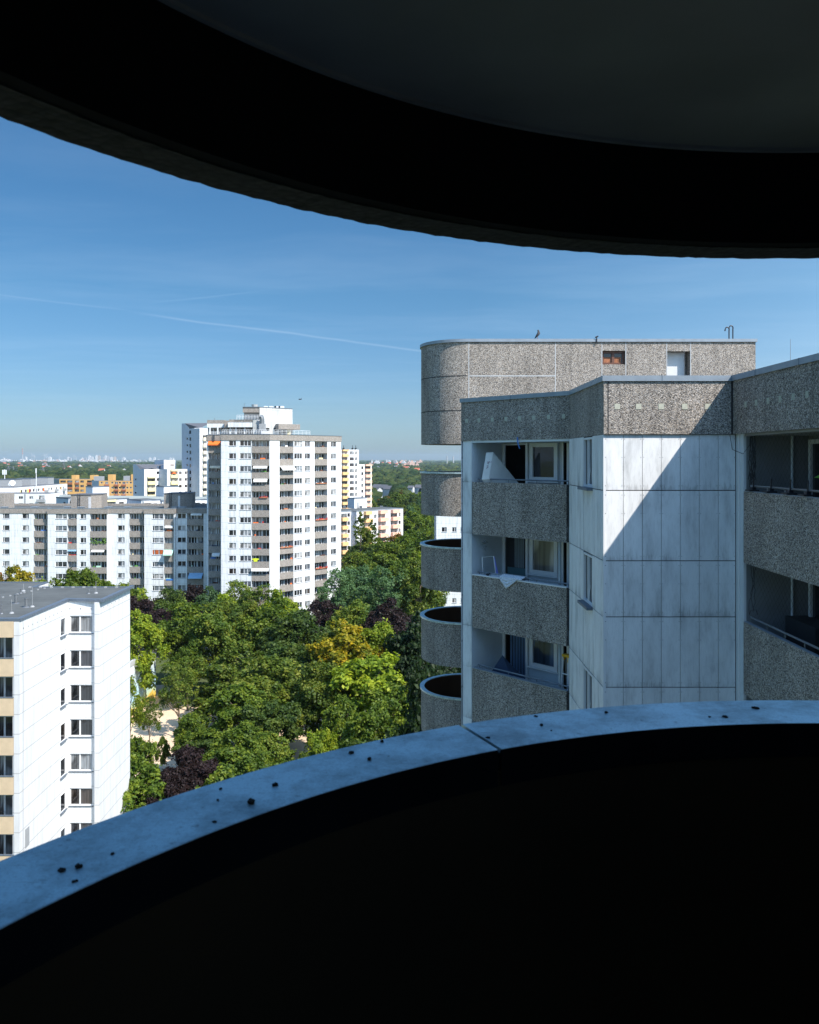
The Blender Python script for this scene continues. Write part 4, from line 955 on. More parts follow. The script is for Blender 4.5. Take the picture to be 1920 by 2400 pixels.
# ================================================================== tall tower in the middle
tw = thing('apartment_building', 'tall grey and white tower in the middle with a stepped penthouse on top', 'apartment building', (-30, 180, GZ))
YT = 171.0
TZ, TB = 5.2, 3.95
c0 = P2(485, 176); c1 = (PX(518.5, 176), 176.0); c2 = (PX(518.5, YT), YT); c3 = (PX(633, YT), YT)
t = hit(c3, (S2, S2), 799.4); c4 = adv(c3, (S2, S2), t)
wl = MB(); wm = [M['white_fac'], M['gap'], M['white_fac2'], M['conc']]
facade(tw, wl, c0, (c2[0], 176.0), TB, [('b', 488.5, 517)], 15, TB)
wallface(wl, Frame((c2[0], 176), c2), 0, 5.0, GZ, TB, [], 0)
facade(tw, wl, c2, c3, TB, [('w', 536.4, 553.3, (0.64,)), ('w', 562.3, 588.5, (0.38, 0.68)), ('b', 590, 631.5)], 15, TB)
Fcc = Frame(c3, c4); xs = lambda z: 400 + z / 3.08
facade(tw, wl, c3, c4, TB, [('b', xs(787), xs(887)), ('w', xs(893), xs(950), (0.36, 0.68)), ('w', xs(970), xs(1008), (0.4,)), ('b', xs(1040), xs(1131)), ('w', xs(1158), xs(1196), (0.4,))], 15, TB, mats=(2, 1))
c5 = adv(c4, (-S2, S2), 14); c6 = (c0[0], 200.0)
wallface(wl, Frame(c4, c5), 0, 14, GZ, TB, [], 2); wallface(wl, Frame(c5, c6), 0, Frame(c5, c6).W, GZ, TB, [], 0); wallface(wl, Frame(c6, c0), 0, 24, GZ, TB, [], 0)
wl.build('wall', wm, tw)
out_ = [(c0[0], 200), c0, (c2[0] - 0.0, 176), c2, c3, c4, c5]
mb = MB(); band(mb, offset_line(out_, -0.12), 0.4, TB, TZ); mb.build('roof_parapet', M['agg_far'], tw)
mb = MB(); band(mb, offset_line(out_, -0.18), 0.5, TZ, TZ + 0.1); mb.build('parapet_cap', M['zinc_dark'], tw)
mb = MB(); mb.poly([(*p, TZ - 0.5) for p in [c0, (c2[0], 176), c2, c3, c4, c5, c6]]); mb.build('roof', M['bitumen'], tw)
zx = lambda z: 480 + z / 7.1875; zy = lambda z: 930 + z / 7.1875
def blockpx(root, x0, x1, y0, y1, Y, dep, mat, name, base=None):
    mb = MB(); mb.box(PX(x0, Y), Y, PZ(y1, Y) if base is None else base, PX(x1, Y), Y + dep, PZ(y0, Y)); return mb.build(name, M[mat] if isinstance(mat, str) else mat, root)
# penthouse: left volumes
blockpx(tw, zx(40), zx(330), zy(392), zy(450), 177, 9, 'agg_far', 'penthouse_parapet'); blockpx(tw, zx(38), zx(330), zy(452), zy(520), 176.9, 9, 'white_fac', 'penthouse_band')
blockpx(tw, zx(333), zx(405), zy(400), zy(520), 175.5, 9, 'agg_far', 'penthouse_parapet')
blockpx(tw, zx(408), zx(808), zy(384), zy(430), 174.3, 9, 'agg_far', 'penthouse_parapet'); blockpx(tw, zx(390), zx(806), zy(432), zy(512), 174.1, 9, 'white_fac', 'penthouse_band')
mb = MB(); mb.box(PX(zx(45), 178), 178.4, TZ - 0.5, PX(zx(808), 178), 186, PZ(zy(515), 178)); mb.build('penthouse_wall', M['inner_grey'], tw)
Fp = Frame(P2(zx(45), 178.2), P2(zx(808), 178.2))
for (a, b_) in ((95, 205), (228, 300), (310, 400), (450, 520), (538, 660), (680, 800)):
    place_window(tw, Fp, Fp.U(zx(a)), Fp.U(zx(b_)), TZ - 0.3, PZ(zy(525), 178.2), (0.5,), 0.12, 'frame', 'glass_logg', False, d=0.16, name='penthouse_window')
for x in (85, 217, 430, 524, 672): blockpx(tw, zx(x - 8), zx(x + 8), zy(512), zy(630), 174.6, 0.4, 'frame', 'column')
blockpx(tw, zx(810), zx(878), zy(380), zy(640), 174.0, 6, 'conc', 'stair_shaft'); blockpx(tw, zx(880), zx(940), zy(388), zy(640), 174.6, 6, 'far_white', 'stair_shaft')
# central tall block
pa = P2(zx(640), 180); pb = P2(zx(920), 180); tt = hit(pb, (S2, S2), zx(1475)); pc = adv(pb, (S2, S2), tt)
pa2 = P2(zx(662), 181); ztt = PZ(zy(178), 180)
mb = MB(); mb.prism([pa, pb, pc, adv(pc, (-S2, S2), 8), (pa[0], 190)], PZ(zy(262), 180), ztt); mb.build('penthouse_parapet', M['agg_far'], tw)
cp = far_panels('pale_concrete_panels', (0.52, 0.53, 0.52), pu=3.0, streak=0.15, seam=0.7, seam2=0.8, pz=2.75)
pb2 = adv(pb, (S2, -S2), 0.1); mb = MB(); Fq = Frame(pb2, adv(pc, (S2, -S2), 0.1)); wallface(mb, Fq, 0, Fq.W, TZ - 0.4, ztt - 0.05, [(Fq.W * 0.19, Fq.W * 0.29, 6.3, 7.0, 0.1, 1, 1), (Fq.W * 0.42, Fq.W * 0.5, 6.3, 7.0, 0.1, 1, 1)], 0); mb.build('panel_wall', [cp, M['gap']], tw)
mb = MB(); mb.prism([pa2, (pb[0] + 0.5, 181), adv(pc, (-0.6, 0.4), 1), adv(pc, (-S2, S2), 7), (pa2[0], 189)], TZ - 0.4, PZ(zy(263), 180)); mb.build('recessed_wall', M['grey_par'], tw)
mb = MB(); mb.prism(offset_line([pa, pb, pc], -0.15) + [adv(pc, (-S2, S2), 8), (pa[0], 190.1)], ztt, ztt + 0.15); mb.build('penthouse_cap', M['zinc_dark'], tw)
# right small parapet block
ra_ = adv(c3, (S2, S2), 0); Y_ = 182.0; qa = P2(zx(1200), Y_); qb = adv(qa, (S2, -S2), 1.0); qt = hit(qb, (S2, S2), zx(1607)); qc = adv(qb, (S2, S2), qt)
mb = MB(); mb.prism([qa, qb, qc, adv(qc, (-S2, S2), 6), adv(qa, (-0.2, 1), 6)], PZ(zy(545), Y_), PZ(zy(455), Y_)); mb.build('penthouse_parapet', M['agg_far'], tw)
mb = MB(); mb.prism([adv(qa, (0.1, 1), 2.2), adv(qb, (0, 1), 2.2), adv(qc, (-0.9, 0.4), 2.2), adv(qc, (-S2, S2), 6)], TZ - 0.4, PZ(zy(545), Y_) - 0.01); mb.build('penthouse_wall', M['glass_logg'], tw)
blockpx(tw, zx(1390), zx(1446), zy(552), zy(640), 184.2, 0.3, 'yellow_par', 'yellow_column')
# flue, roof vents, antenna
mb = MB(); Yf = 173.6; pth = [(PX(zx(965), Yf), Yf, PZ(zy(560), Yf)), (PX(zx(965), Yf), Yf, PZ(zy(370), Yf)), (PX(zx(958), Yf), Yf, PZ(zy(340), Yf)), (PX(zx(935), Yf), Yf, PZ(zy(335), Yf))]; mb.tube(pth, 0.5, 8); mb.build('flue', M['metal'], tw)
blockpx(tw, zx(915), zx(1010), zy(455), zy(570), 172.9, 1.5, 'grey_par', 'roof_duct')
mb = MB(); mb.tube([(PX(zx(842), 184), 184, ztt), (PX(zx(842), 184), 184, ztt + 0.9)], 0.55, 10, r2=0.75); mb.build('roof_vent', M['conc'], tw)
for (a, b_, m_) in ((995, 1050, 'frame'), (1085, 1145, 'frame'), (1205, 1240, 'frame'), (1175, 1204, 'dark_metal'), (1245, 1270, 'dark_metal'), (1272, 1325, 'frame')):
    blockpx(tw, zx(a), zx(b_), zy(155), zy(185), 190 if a < 1150 else 189, 1.4, m_, 'skylight')
mb = MB(); X = PX(zx(665), 182); z_ = ztt; mb.tube([(X, 182, z_), (X, 182, z_ + 0.9), (X + 0.25, 182, z_ + 1.0)], 0.05, 5); mb.build('antenna', M['metal'], tw)
mb = MB(); X = PX(zx(165), 180); mb.tube([(X, 180, PZ(zy(392), 177)), (X, 180, PZ(zy(345), 177))], 0.05, 5); mb.build('antenna', M['metal'], tw)
def rail(root, a, b_, z, h, n, mat='frame', r=0.035):
    mb = MB(); A = Vector((*a, z)); B = Vector((*b_, z))
    for f_ in (0.35, 0.68, 1.0): mb.tube([A + Vector((0, 0, h * f_)), B + Vector((0, 0, h * f_))], r, 4)
    for i in range(n + 1): p = A.lerp(B, i / n); mb.tube([p, p + Vector((0, 0, h))], r, 4)
    return mb.build('roof_railing', M[mat], root)
rail(tw, P2(zx(70), 172.5 + 4), P2(zx(280), 176.5), TZ, 0.75, 6); rail(tw, P2(zx(290), 171.8), P2(zx(1120), 171.8), TZ, 1.0, 20); rail(tw, adv(c3, (S2, S2), 1.0), adv(c3, (S2, S2), 10.8), TZ, 1.0, 9)
rail(tw, P2(zx(540), 173.8), P2(zx(945), 173.8), PZ(zy(384), 174.3), 0.95, 8)
# awnings and colour
def awning(root, Fr, x0, x1, z, drop, out, mat, lab=None, d=0.0):
    u0, u1 = Fr.U(x0), Fr.U(x1); mb = MB(); P = Fr.pt
    mb.hexa([P(u0, d + out, z - drop - 0.04), P(u1, d + out, z - drop - 0.04), P(u1, d, z - 0.04), P(u0, d, z - 0.04), P(u0, d + out, z - drop), P(u1, d + out, z - drop), P(u1, d, z), P(u0, d, z)])
    mb.fbox(Fr, u0, u1, d + out - 0.02, d + out + 0.02, z - drop - 0.25, z - drop - 0.041)
    o_ = mb.build('awning', M[mat], root)
    if lab: o_['label'] = lab
    return o_
Fw0 = Frame(c0, (c2[0], 176.0)); Fw1 = Frame(c2, c3)
awning(tw, Fw0, 489, 517, TB - 0.02, 0.75, 0.7, 'orange', 'orange awning on the topmost balcony')
awning(tw, Fw1, 594, 627, TB - 2 * ST - 0.02, 0.3, 0.5, 'white_cloth'); awning(tw, Fw1, 595, 627, TB - 3 * ST - 0.02, 0.45, 0.5, 'white_cloth'); awning(tw, Fw1, 590, 631, TB - 10 * ST - 0.02, 0.3, 0.6, 'white_cloth')
awning(tw, Fcc, xs(789), xs(885), TB - 2 * ST - 0.02, 0.7, 1.0, 'white_cloth', 'white awning on the angled side'); awning(tw, Fw0, 498, 516, TB - 9 * ST - 0.02, 0.5, 0.6, 'white_cloth')
awning(tw, Fw0, 492, 517, TB - 2 * ST - 0.02, 0.3, 0.2, 'cream_par')
def flowers(Fr, x0, x1, z, mat, lab, d=0.06):
    u0, u1 = Fr.U(x0), Fr.U(x1); rr = random.Random(int(x0 * 7)); root = thing('flower_box', lab, 'flower box', Fr.pt((u0 + u1) / 2, d, z - 0.2), 'flower boxes on the tower balconies')
    mb = MB(); mb.fbox(Fr, u0, u1, d, d + 0.2, z - 0.2, z); mb.build('trough', M['pot'], root)
    mb = MB(); n = int((u1 - u0) * 5)
    for i in range(n):
        c_ = Fr.pt(u0 + (i + rr.random()) * (u1 - u0) / n, d + 0.1 + rr.uniform(-.1, .15), z + rr.uniform(-0.1, 0.22)); ball(mb, c_, rr.uniform(0.07, 0.14), 5)
    mb.build('blossoms', M[mat], root)
flowers(Fcc, xs(1045), xs(1131), TB - 6 * ST - 1.2, 'red', 'red flowers along the seventh balcony from the top, right column of the tower')
flowers(Fcc, xs(1045), xs(1131), TB - 10 * ST - 1.2, 'red', 'red flowers along the eleventh balcony from the top, right column of the tower')
flowers(Fcc, xs(790), xs(880), TB - 8 * ST - 1.2, 'pot', 'brown flower pots on the ninth balcony from the top, middle column of the tower')
flowers(Fcc, xs(1045), xs(1125), TB - 3 * ST - 1.2, 'frame_brown', 'brown red flowers on the fourth balcony from the top, right column of the tower')
flowers(Fw1, xs(640), xs(700), TB - 4 * ST - 1.2, 'red', 'row of red flowers on the fifth balcony left of the tower corner')
p = Fw1.pt(Fw1.U(xs(615)), 0.05, TB - 9 * ST - 0.95); mb = MB(); mb.box(p[0] - 0.45, p[1] - 0.03, p[2] - 0.35, p[0] + 0.35, p[1] + 0.03, p[2] + 0.35); mb.box(p[0] - 0.8, p[1] - 0.02, p[2] + 0.05, p[0] + 0.7, p[1] + 0.02, p[2] + 0.3)
solo(mb, 'shirt', M['neon'], 'neon yellow shirt drying on a tower balcony', 'shirt', None, p)

# ================================================================== long row building on the left
rw = thing('apartment_building', 'long white row building on the left with grey balcony columns and a flat roof', 'apartment building', (-80, 188, GZ))
z6 = lambda x: x / 6.635; z7 = lambda x: 240 + x / 6.16
Ya, Yb = 183.6, 182.5
RB, RT = -12.6, -11.45
wl = MB(); wm = [M['white_fac'], M['gap']]
def seg(xa, xb, Y, items): return facade(rw, wl, P2(xa, Y), P2(xb, Y), RB, items, 9, RB, wz=(0.02, 1.2))
s1 = seg(-60, z6(742), Ya, [('w', -48, -32, (0.3,)), ('w', -20, -8, (0.3,)), ('w', z6(42), z6(148), (0.25,)), ('w', z6(345), z6(450), (0.7,)), ('b', z6(527), z6(741))])
s2 = seg(z6(742), z6(1672), Yb, [('w', z6(865), z6(1040), (0.2, 0.6)), ('b', z6(1052), z6(1195)), ('w', z6(1248), z6(1340), (0.6,)), ('b', z6(1400), z6(1660))])
s3 = seg(z6(1685), z7(605), Ya, [('w', z7(222), z7(322), (0.7,)), ('b', z7(392), z7(604))])
s4 = seg(z7(605), z7(1045), Yb, [('w', z7(722), z7(880), (0.2, 0.6)), ('b', z7(893), z7(1030))])
s5 = seg(z7(1062), z7(1530), Ya, [('w', z7(1085), z7(1207), (0.5,)), ('b', z7(1222), z7(1460))])
outl = [P2(-60, Ya)]
for (xa, Ya_, Yb_) in ((z6(742), Ya, Yb), (z6(1672), Yb, Ya), (z7(605), Ya, Yb), (z7(1045), Yb, Ya)):
    X = PX(xa, Yb); outl += [(X, Ya_), (X, Yb_)]
    Fr = Frame((X, Ya_), (X, Yb_)) if Ya_ > Yb_ else Frame((X, Yb_), (X, Ya_))
    wallface(wl, Fr, 0, Fr.W, GZ, RB, [], 0)
outl += [P2(z7(1530), Ya)]
wallface(wl, Frame((outl[-1][0], 199), (outl[0][0], 199)), 0, abs(outl[0][0] - outl[-1][0]), GZ, RB, [], 0)
wl.build('wall', wm, rw)
mb = MB(); band(mb, offset_line(outl, -0.12), 0.4, RB, RT); mb.build('roof_parapet', M['agg_far'], rw)
mb = MB(); band(mb, offset_line(outl, -0.17), 0.5, RT, RT + 0.1); mb.build('parapet_cap', M['zinc'], rw)
mb = MB(); mb.poly([(*p, RT - 0.25) for p in outl] + [(outl[-1][0], 199, RT - 0.25), (outl[0][0], 199, RT - 0.25)]); mb.build('roof', M['bitumen'], rw)
mb = MB(); mb.box(outl[0][0], 198.6, RT - 0.3, outl[-1][0], 199.1, RT + 0.25); mb.build('roof_parapet', M['agg_far'], rw)
def roofbox(xa, xm, xb, yt, Y, dep=5):
    zt = PZ(yt, Y); zb_ = RT - 0.24; mb = MB(); pA, pM = P2(xa, Y), P2(xm, Y); pB = P2(xb, Y + 2.5)
    mb.prism([pA, pM, pB, adv(pB, (-0.1, 1), dep), adv(pA, (0, 1), dep + 1)], zb_, zt); o_ = mb.build('roof_hut', M['agg_far'], rw)
    mb = MB(); mb.prism(offset_line([pA, pM, pB], -0.15) + [adv(pB, (-0.1, 1), dep), adv(pA, (0, 1), dep + 1)], zt, zt + 0.12); mb.build('hut_roof', M['greyroof'], rw)
    Fr = Frame(pA, pM); w = Fr.W
    mb = MB(); mb.fbox(Fr, w * 0.86, w * 0.99, 0.002, 0.06, zb_, zt - 0.5); mb.build('hut_door', M['far_white'], rw)
    mb = MB()
    for q in (0.36, 0.46): mb.tube([Fr.pt(w * q, 0.15, zb_), Fr.pt(w * q, 0.15, zt + 0.3)], 0.05, 4)
    for i in range(7): mb.tube([Fr.pt(w * 0.36, 0.15, zb_ + 0.3 + i * 0.35), Fr.pt(w * 0.46, 0.15, zb_ + 0.3 + i * 0.35)], 0.03, 4)
    mb.build('ladder', M['dark_metal'], rw)
roofbox(z6(1100), z6(1420), z6(1582), 1080 + 530 / 6.635, 187); roofbox(z7(890), z7(1125), z7(1292), 1080 + 475 / 6.16, 187)
mb = MB(); Y = 186; mb.box(PX(-60, Y), Y, RT - 0.24, PX(z6(60), Y), Y + 5, PZ(1157, Y)); mb.build('roof_hut', M['agg_far'], rw)
for x in (z6(70), z6(540), z6(1050), z6(1260), z7(85), z7(365), z7(1050), z7(1160)):
    Y = 185.3; X = PX(x, Y); mb = MB(); mb.box(X - 0.6, Y - 0.5, RT - 0.24, X + 0.6, Y + 0.6, RT + 0.15); mb.box(X - 0.75, Y - 0.6, RT + 0.152, X + 0.75, Y + 0.7, RT + 0.3); mb.build('skylight', M['zinc'], rw)
awning(rw, s4, z7(895), z7(1028), RB - 3 * ST, 1.0, 1.2, 'mint', 'mint awning over one balcony'); awning(rw, s5, z7(1255), z7(1455), RB - 5 * ST, 0.9, 1.3, 'blue_cloth', 'large light blue awning'); awning(rw, s4, z7(905), z7(1020), RB - 1 * ST, 0.3, 0.3, 'white_cloth')
awning(rw, s2, z6(1425), z6(1625), RB - 3 * ST - 0.05, 0.25, 0.3, 'white_cloth'); awning(rw, s5, z7(1280), z7(1440), RB - 0.02, 0.2, 0.3, 'white_cloth'); awning(rw, s2, z6(1060), z6(1190), RB - 3 * ST - 0.02, 0.12, 0.2, 'blue_cloth')
M['orange_o'] = simple('rust_orange', (0.42, 0.09, 0.015), 0.7)
for (xa, xb) in ((724, 747), (763, 810), (828, 875)):
    Fr = s4; u0, u1 = Fr.U(z7(xa)), Fr.U(z7(xb)); T = RB - 3 * ST; place_box(rw, Fr, u0 + 0.05, u1 - 0.02, -0.10, -0.04, T - 1.05, T - 0.1, 'orange_o', 'shutter', label='rust orange shutter')
place_box(rw, s4, s4.U(z7(918)), s4.U(z7(1025)), 0.035, 0.08, RB - 5 * ST - 1.55, RB - 5 * ST - 1.15, 'blue_plastic', 'balcony_screen')
# small things people keep on the balconies of the tower and the row building
ck = random.Random(21); cmat = ['red', 'blue_plastic', 'white_cloth', 'pot', 'yellow_par', 'mint', 'navy', 'orange', 'green_leaf', 'frame_brown']
for (root, Fr, xa, xb, top, rows_) in ((tw, Fw1, 592, 629, TB, range(1, 13)), (tw, Fcc, xs(790), xs(884), TB, range(0, 13)), (tw, Fcc, xs(1043), xs(1128), TB, range(0, 12)), (tw, Fw0, 490, 516, TB, range(2, 13)),
        (rw, s1, z6(530), z6(735), RB, range(6)), (rw, s2, z6(1055), z6(1190), RB, range(6)), (rw, s2, z6(1405), z6(1655), RB, range(6)), (rw, s3, z7(395), z7(600), RB, range(6)), (rw, s4, z7(896), z7(1026), RB, range(6)), (rw, s5, z7(1226), z7(1455), RB, range(6))):
    u0, u1 = Fr.U(xa), Fr.U(xb)
    for k in rows_:
        for q in range(ck.choice([0, 1, 1, 2])):
            w_ = ck.choice([0.25, 0.4, 0.7, 1.1]); u = ck.uniform(u0, max(u0, u1 - w_)); z = top - ST * k - 1.30; h_ = ck.uniform(0.10, 0.35)
            place_box(root, Fr, u, u + w_, -0.45, -0.25, z - 0.2, z + h_, ck.choice(cmat), 'balcony_tub')
# greenery on one balcony
mb = MB(); rr = random.Random(4)
for i in range(60): ball(mb, s2.pt(s2.U(z6(1410)) + rr.random() * 3.6, 0.0 + rr.uniform(-.1, .25), RB - 2 * ST - 1.3 + rr.random() ** 2 * (1.1 if i < 40 else 0.4)), rr.uniform(0.08, 0.2), 5)
solo(mb, 'balcony_plants', simple('plant_green', (0.08, 0.16, 0.03), 0.8), 'bushy green plants filling one balcony of the long row building', 'plants', None, s2.pt(s2.U(z6(1500)), 0, RB - 2 * ST - 1.3))

# ================================================================== farther buildings
q5 = lambda x: x / 5.39; q5y = lambda y: 1110 + y / 5.39
r7 = lambda x: 300 + x / 7.84; r7y = lambda y: 980 + y / 7.84
def zig(name_label, cat_loc, specs, top_y_fn=None): pass
def far_building(label, loc): return thing('apartment_building', label, 'apartment building', loc)
# dark sided tower behind (left of the middle tower)
ft = far_building('slim tower with shaded side and cream balconies, left of and behind the middle tower', (-85, 340, GZ))
k0 = P2(r7(1318), 325); tl = hit(k0, (-S2, S2), r7(990)); kl = adv(k0, (-S2, S2), tl); tr = hit(k0, (S2, S2), r7(1480)); kr = adv(k0, (S2, S2), max(tr, 9.0))
wl = MB(); wm = [M['shade_fac'], M['gap'], M['white_plain']]
zt = PZ(r7y(188), 326); T0 = PZ(r7y(225), 329)
Fg_ = facade(ft, wl, kl, k0, zt, [('w', r7(1075), r7(1106), (), (0.2, 1.0)), ('w', r7(1130), r7(1162), (), (0.1, 1.55))], 16, T0 - 2.75, frame='zinc_dark', sill=False, glassm='glass_dark')
place_box(ft, Fg_, Fg_.U(r7(1128)), Fg_.U(r7(1160)), 0.0, 0.02, T0 - 1.4, T0, 'gap', 'window_slot')
wallface(wl, Frame(k0, kr), 0, Frame(k0, kr).W, GZ, zt, [], 2); kb = adv(kl, (S2, S2), 14); wallface(wl, Frame(kr, kb), 0, Frame(kr, kb).W, GZ, zt, [], 2); wallface(wl, Frame(kb, kl), 0, 14, GZ, zt, [], 2)
wl.build('wall', wm, ft)
mb = MB(); mb.poly([(*p, zt - 0.05) for p in (kl, k0, kr, kb)]); mb.build('roof', M['greyroof'], ft)
# shed roof upstand
Wg = Fg_.W; mb = MB(); hz = PZ(r7y(102), 337)
prof_ = [(0, zt - 3.4), (Wg * 0.40, zt - 3.4), (Wg * 0.40, zt + 0.6), (Wg * 0.17, hz), (0, hz)]
fr_ = [Fg_.pt(u, 0.05, z) for u, z in prof_]; bk = [Fg_.pt(u, -7, z) for u, z in prof_]
mb.poly(fr_, None, 0); mb.poly(bk[::-1], None, 0)
for i in range(5): j = (i + 1) % 5; mb.poly([fr_[j], fr_[i], bk[i], bk[j]], None, 1 if i == 2 else 0)
Rf = Frame(adv(k0, (-S2, S2), Wg * 0.6), k0)
mb.poly([Fg_.pt(Wg * 0.17, 0.0, hz), Fg_.pt(Wg * 0.40, 0.02, zt + 0.25), Fg_.pt(Wg * 0.98, -0.3, zt + 0.25), Fg_.pt(Wg * 0.98, -6, hz)], None, 1)
mb.build('shed_roof', [M['shade_fac'], M['greyroof']], ft)
Fl_ = Frame(k0, kr)
for k in range(13):
    T = PZ(r7y(310), 328) - ST * k; u0, u1 = Fl_.U(r7(1370)), Fl_.U(r7(1447))
    place_box(ft, Fl_, u0, u1, 0, 0.9, T - 2.35, T - 1.05, 'cream_par', 'balcony'); place_box(ft, Fl_, u0 + 0.1, u1, 0, 0.02, T - 1.04, T - 0.1, 'glass_logg', 'balcony_window')
# yellow balcony building
gb = far_building('white block with pale yellow balconies and a red parasol behind the long row building', (-105, 335, GZ))
zt = PZ(r7y(938), 325)
g0 = P2(r7(300), 323); gl = adv(g0, (-S2, S2), hit(g0, (-S2, S2), r7(95))); g1 = adv(g0, (S2, S2), hit(g0, (S2, S2), r7(575))); g2 = adv(g1, (S2, -S2), hit(g1, (S2, -S2), r7(720))); g3 = adv(g2, (S2, S2), hit(g2, (S2, S2), r7(1090)))
wl = MB(); T0 = PZ(r7y(1105), 326) + ST
Fa = facade(gb, wl, gl, g0, zt, [('w', r7(125), r7(155), (), (0.15, 0.9))], 6, T0 - ST, frame='zinc_dark', sill=False, glassm='glass_dark')
T1 = PZ(r7y(980), 327)
Fb_ = facade(gb, wl, g0, g1, zt, [('w', r7(527), r7(574), (), (0.0, 1.1))], 6, T1, mats=(2, 1), frame='frame_brown', sill=False)
wallface(wl, Frame(g1, g2), 0, Frame(g1, g2).W, GZ, zt, [], 0)
Fc_ = facade(gb, wl, g2, g3, zt, [('w', r7(940), r7(988), (0.5,), (0.0, 1.1)), ('w', r7(1045), r7(1085), (0.5,), (0.0, 1.1))], 6, T1, mats=(2, 1), frame='frame_brown', sill=False)
g4 = adv(g3, (-S2, S2), 10); g5 = adv(gl, (S2, S2), 16)
wallface(wl, Frame(g3, g4), 0, 10, GZ, zt, [], 2)
wl.build('wall', [M['shade_fac'], M['gap'], M['white_plain']], gb)
mb = MB(); mb.poly([(*p, zt - 0.05) for p in (gl, g0, g1, g2, g3, g4, g5)]); mb.build('roof', M['greyroof'], gb)
for k in range(6):
    for (Fr, xa, xb, T) in ((Fb_, 352, 503, PZ(r7y(1102), 327) - ST * k), (Fc_, 778, 922, PZ(r7y(978), 327) - ST * k)):
        u0, u1 = Fr.U(r7(xa)), Fr.U(r7(xb))
        place_box(gb, Fr, u0, u1, 0, 1.0, T - 2.62, T - 1.25, 'yellow_par', 'balcony'); place_box(gb, Fr, u0 + 0.1, u1 - 0.1, 0.0, 0.03, T - 1.24, T + 0.05, 'glass_logg', 'balcony_window')
u0, u1 = Fb_.U(r7(352)), Fb_.U(r7(503)); place_box(gb, Fb_, u0, u1, 0, 1.0, PZ(r7y(1100), 327), PZ(r7y(1068), 327), 'yellow_par', 'balcony_roof')
u0, u1 = Fc_.U(r7(778)), Fc_.U(r7(910)); place_box(gb, Fc_, u0, u1, 0, 1.0, PZ(r7y(975), 327), PZ(r7y(940), 327), 'yellow_par', 'balcony_roof')
pg0 = P2(r7(660), 333); pgl = adv(pg0, (-S2, S2), hit(pg0, (-S2, S2), r7(487))); pgr = adv(pg0, (S2, S2), hit(pg0, (S2, S2), r7(885)))
mb = MB(); zp = PZ(r7y(770), 333)
for (a, b_, mi) in ((pgl, pg0, 0), (pg0, pgr, 1)): wallface(mb, Frame(a, b_), 0, Frame(a, b_).W, zt - 0.2, zp, [], mi)
pgb = adv(pgr, (-S2, S2), 8); wallface(mb, Frame(pgr, pgb), 0, 8, zt - 0.2, zp, [], 1); mb.poly([(*p, zp) for p in (pgl, pg0, pgr, pgb, adv(pgl, (S2, S2), 6))], None, 2); mb.build('penthouse', [M['shade_fac'], M['white_plain'], M['greyroof']], gb)
Fr = Frame(pg0, pgr); place_box(gb, Fr, Fr.U(r7(775)), Fr.U(r7(845)), 0.0, 0.03, PZ(r7y(872), 334), PZ(r7y(852), 334), 'frame_brown', 'window_slot')
Fr = Frame(pgl, pg0); place_box(gb, Fr, Fr.U(r7(575)), Fr.U(r7(598)), 0.0, 0.03, zt, PZ(r7y(850), 335), 'gap', 'window_slot')
Wg = Fa.W; mb = MB(); hz = PZ(r7y(850), 330); prof_ = [(0, zt - 2.5), (Wg * 0.66, zt - 2.5), (Wg * 0.66, zt), (Wg * 0.28, hz), (0, hz)]
fr_ = [Fa.pt(u, 0.05, z) for u, z in prof_]; bk = [Fa.pt(u, -8, z) for u, z in prof_]; mb.poly(fr_, None, 0); mb.poly(bk[::-1], None, 0)
for i in range(5): j = (i + 1) % 5; mb.poly([fr_[j], fr_[i], bk[i], bk[j]], None, 1 if i == 2 else 0)
mb.poly([Fa.pt(Wg * 0.28, 0.0, hz), Fa.pt(Wg * 0.66, 0.02, zt + 0.02), Fa.pt(Wg * 1.0, -1.3, zt + 0.05), Fa.pt(Wg * 1.0, -9, hz)], None, 1)
mb.build('shed_roof', [M['shade_fac'], M['greyroof']], gb)
ps = thing('parasol', 'red parasol on the topmost yellow balcony of the white block', 'parasol', Fc_.pt(Fc_.U(r7(830)), 0.6, T1 - 1.5))
c_ = Fc_.pt(Fc_.U(r7(830)), 0.7, T1 - 0.2); mb = MB(); base = len(mb.v); N = 8
for j in range(N): mb.v.append((c_[0] + 1.1 * math.cos(j * math.pi / 4), c_[1] + 1.1 * math.sin(j * math.pi / 4), c_[2] - 0.55))
mb.v.append(c_)
for j in range(N): mb.f.append([base + j, base + (j + 1) % N, base + N]); mb.mi.append(0); mb.uv += [(0, 0)] * 3
mb.build('canopy', M['orange'], ps); mb = MB(); mb.tube([c_, (c_[0], c_[1], c_[2] - 2)], 0.03, 5); mb.build('pole', M['frame'], ps)
# plain small blocks
def cornerblock(root, xl, xm, xr, yt, Y, dep=9, m0='shade_fac', m1='white_plain', base=GZ, name='wall', roof='greyroof', slope=0):
    p0 = P2(xm, Y); pl_ = adv(p0, (-S2, S2), hit(p0, (-S2, S2), xl)); pr = adv(p0, (S2, S2), hit(p0, (S2, S2), xr)); z = PZ(yt, Y)
    pb_ = (pl_[0] + pr[0] - p0[0], pl_[1] + pr[1] - p0[1]); mb = MB()
    for (a, b_, mi) in ((pl_, p0, 0), (p0, pr, 1), (pr, pb_, 1), (pb_, pl_, 0)): wallface(mb, Frame(a, b_), 0, Frame(a, b_).W, base, z, [], mi)
    mb.poly([(*p, z) for p in (pl_, p0, pr, pb_)], None, 2); mb.build(name, [M[m0], M[m1], M[roof]], root)
    mb = MB(); band(mb, offset_line([pl_, p0, pr], -0.08), 0.25, z - 0.25, z + 0.08); mb.build('roof_edge', M['zinc_dark'], root)
    return Frame(pl_, p0), Frame(p0, pr), z
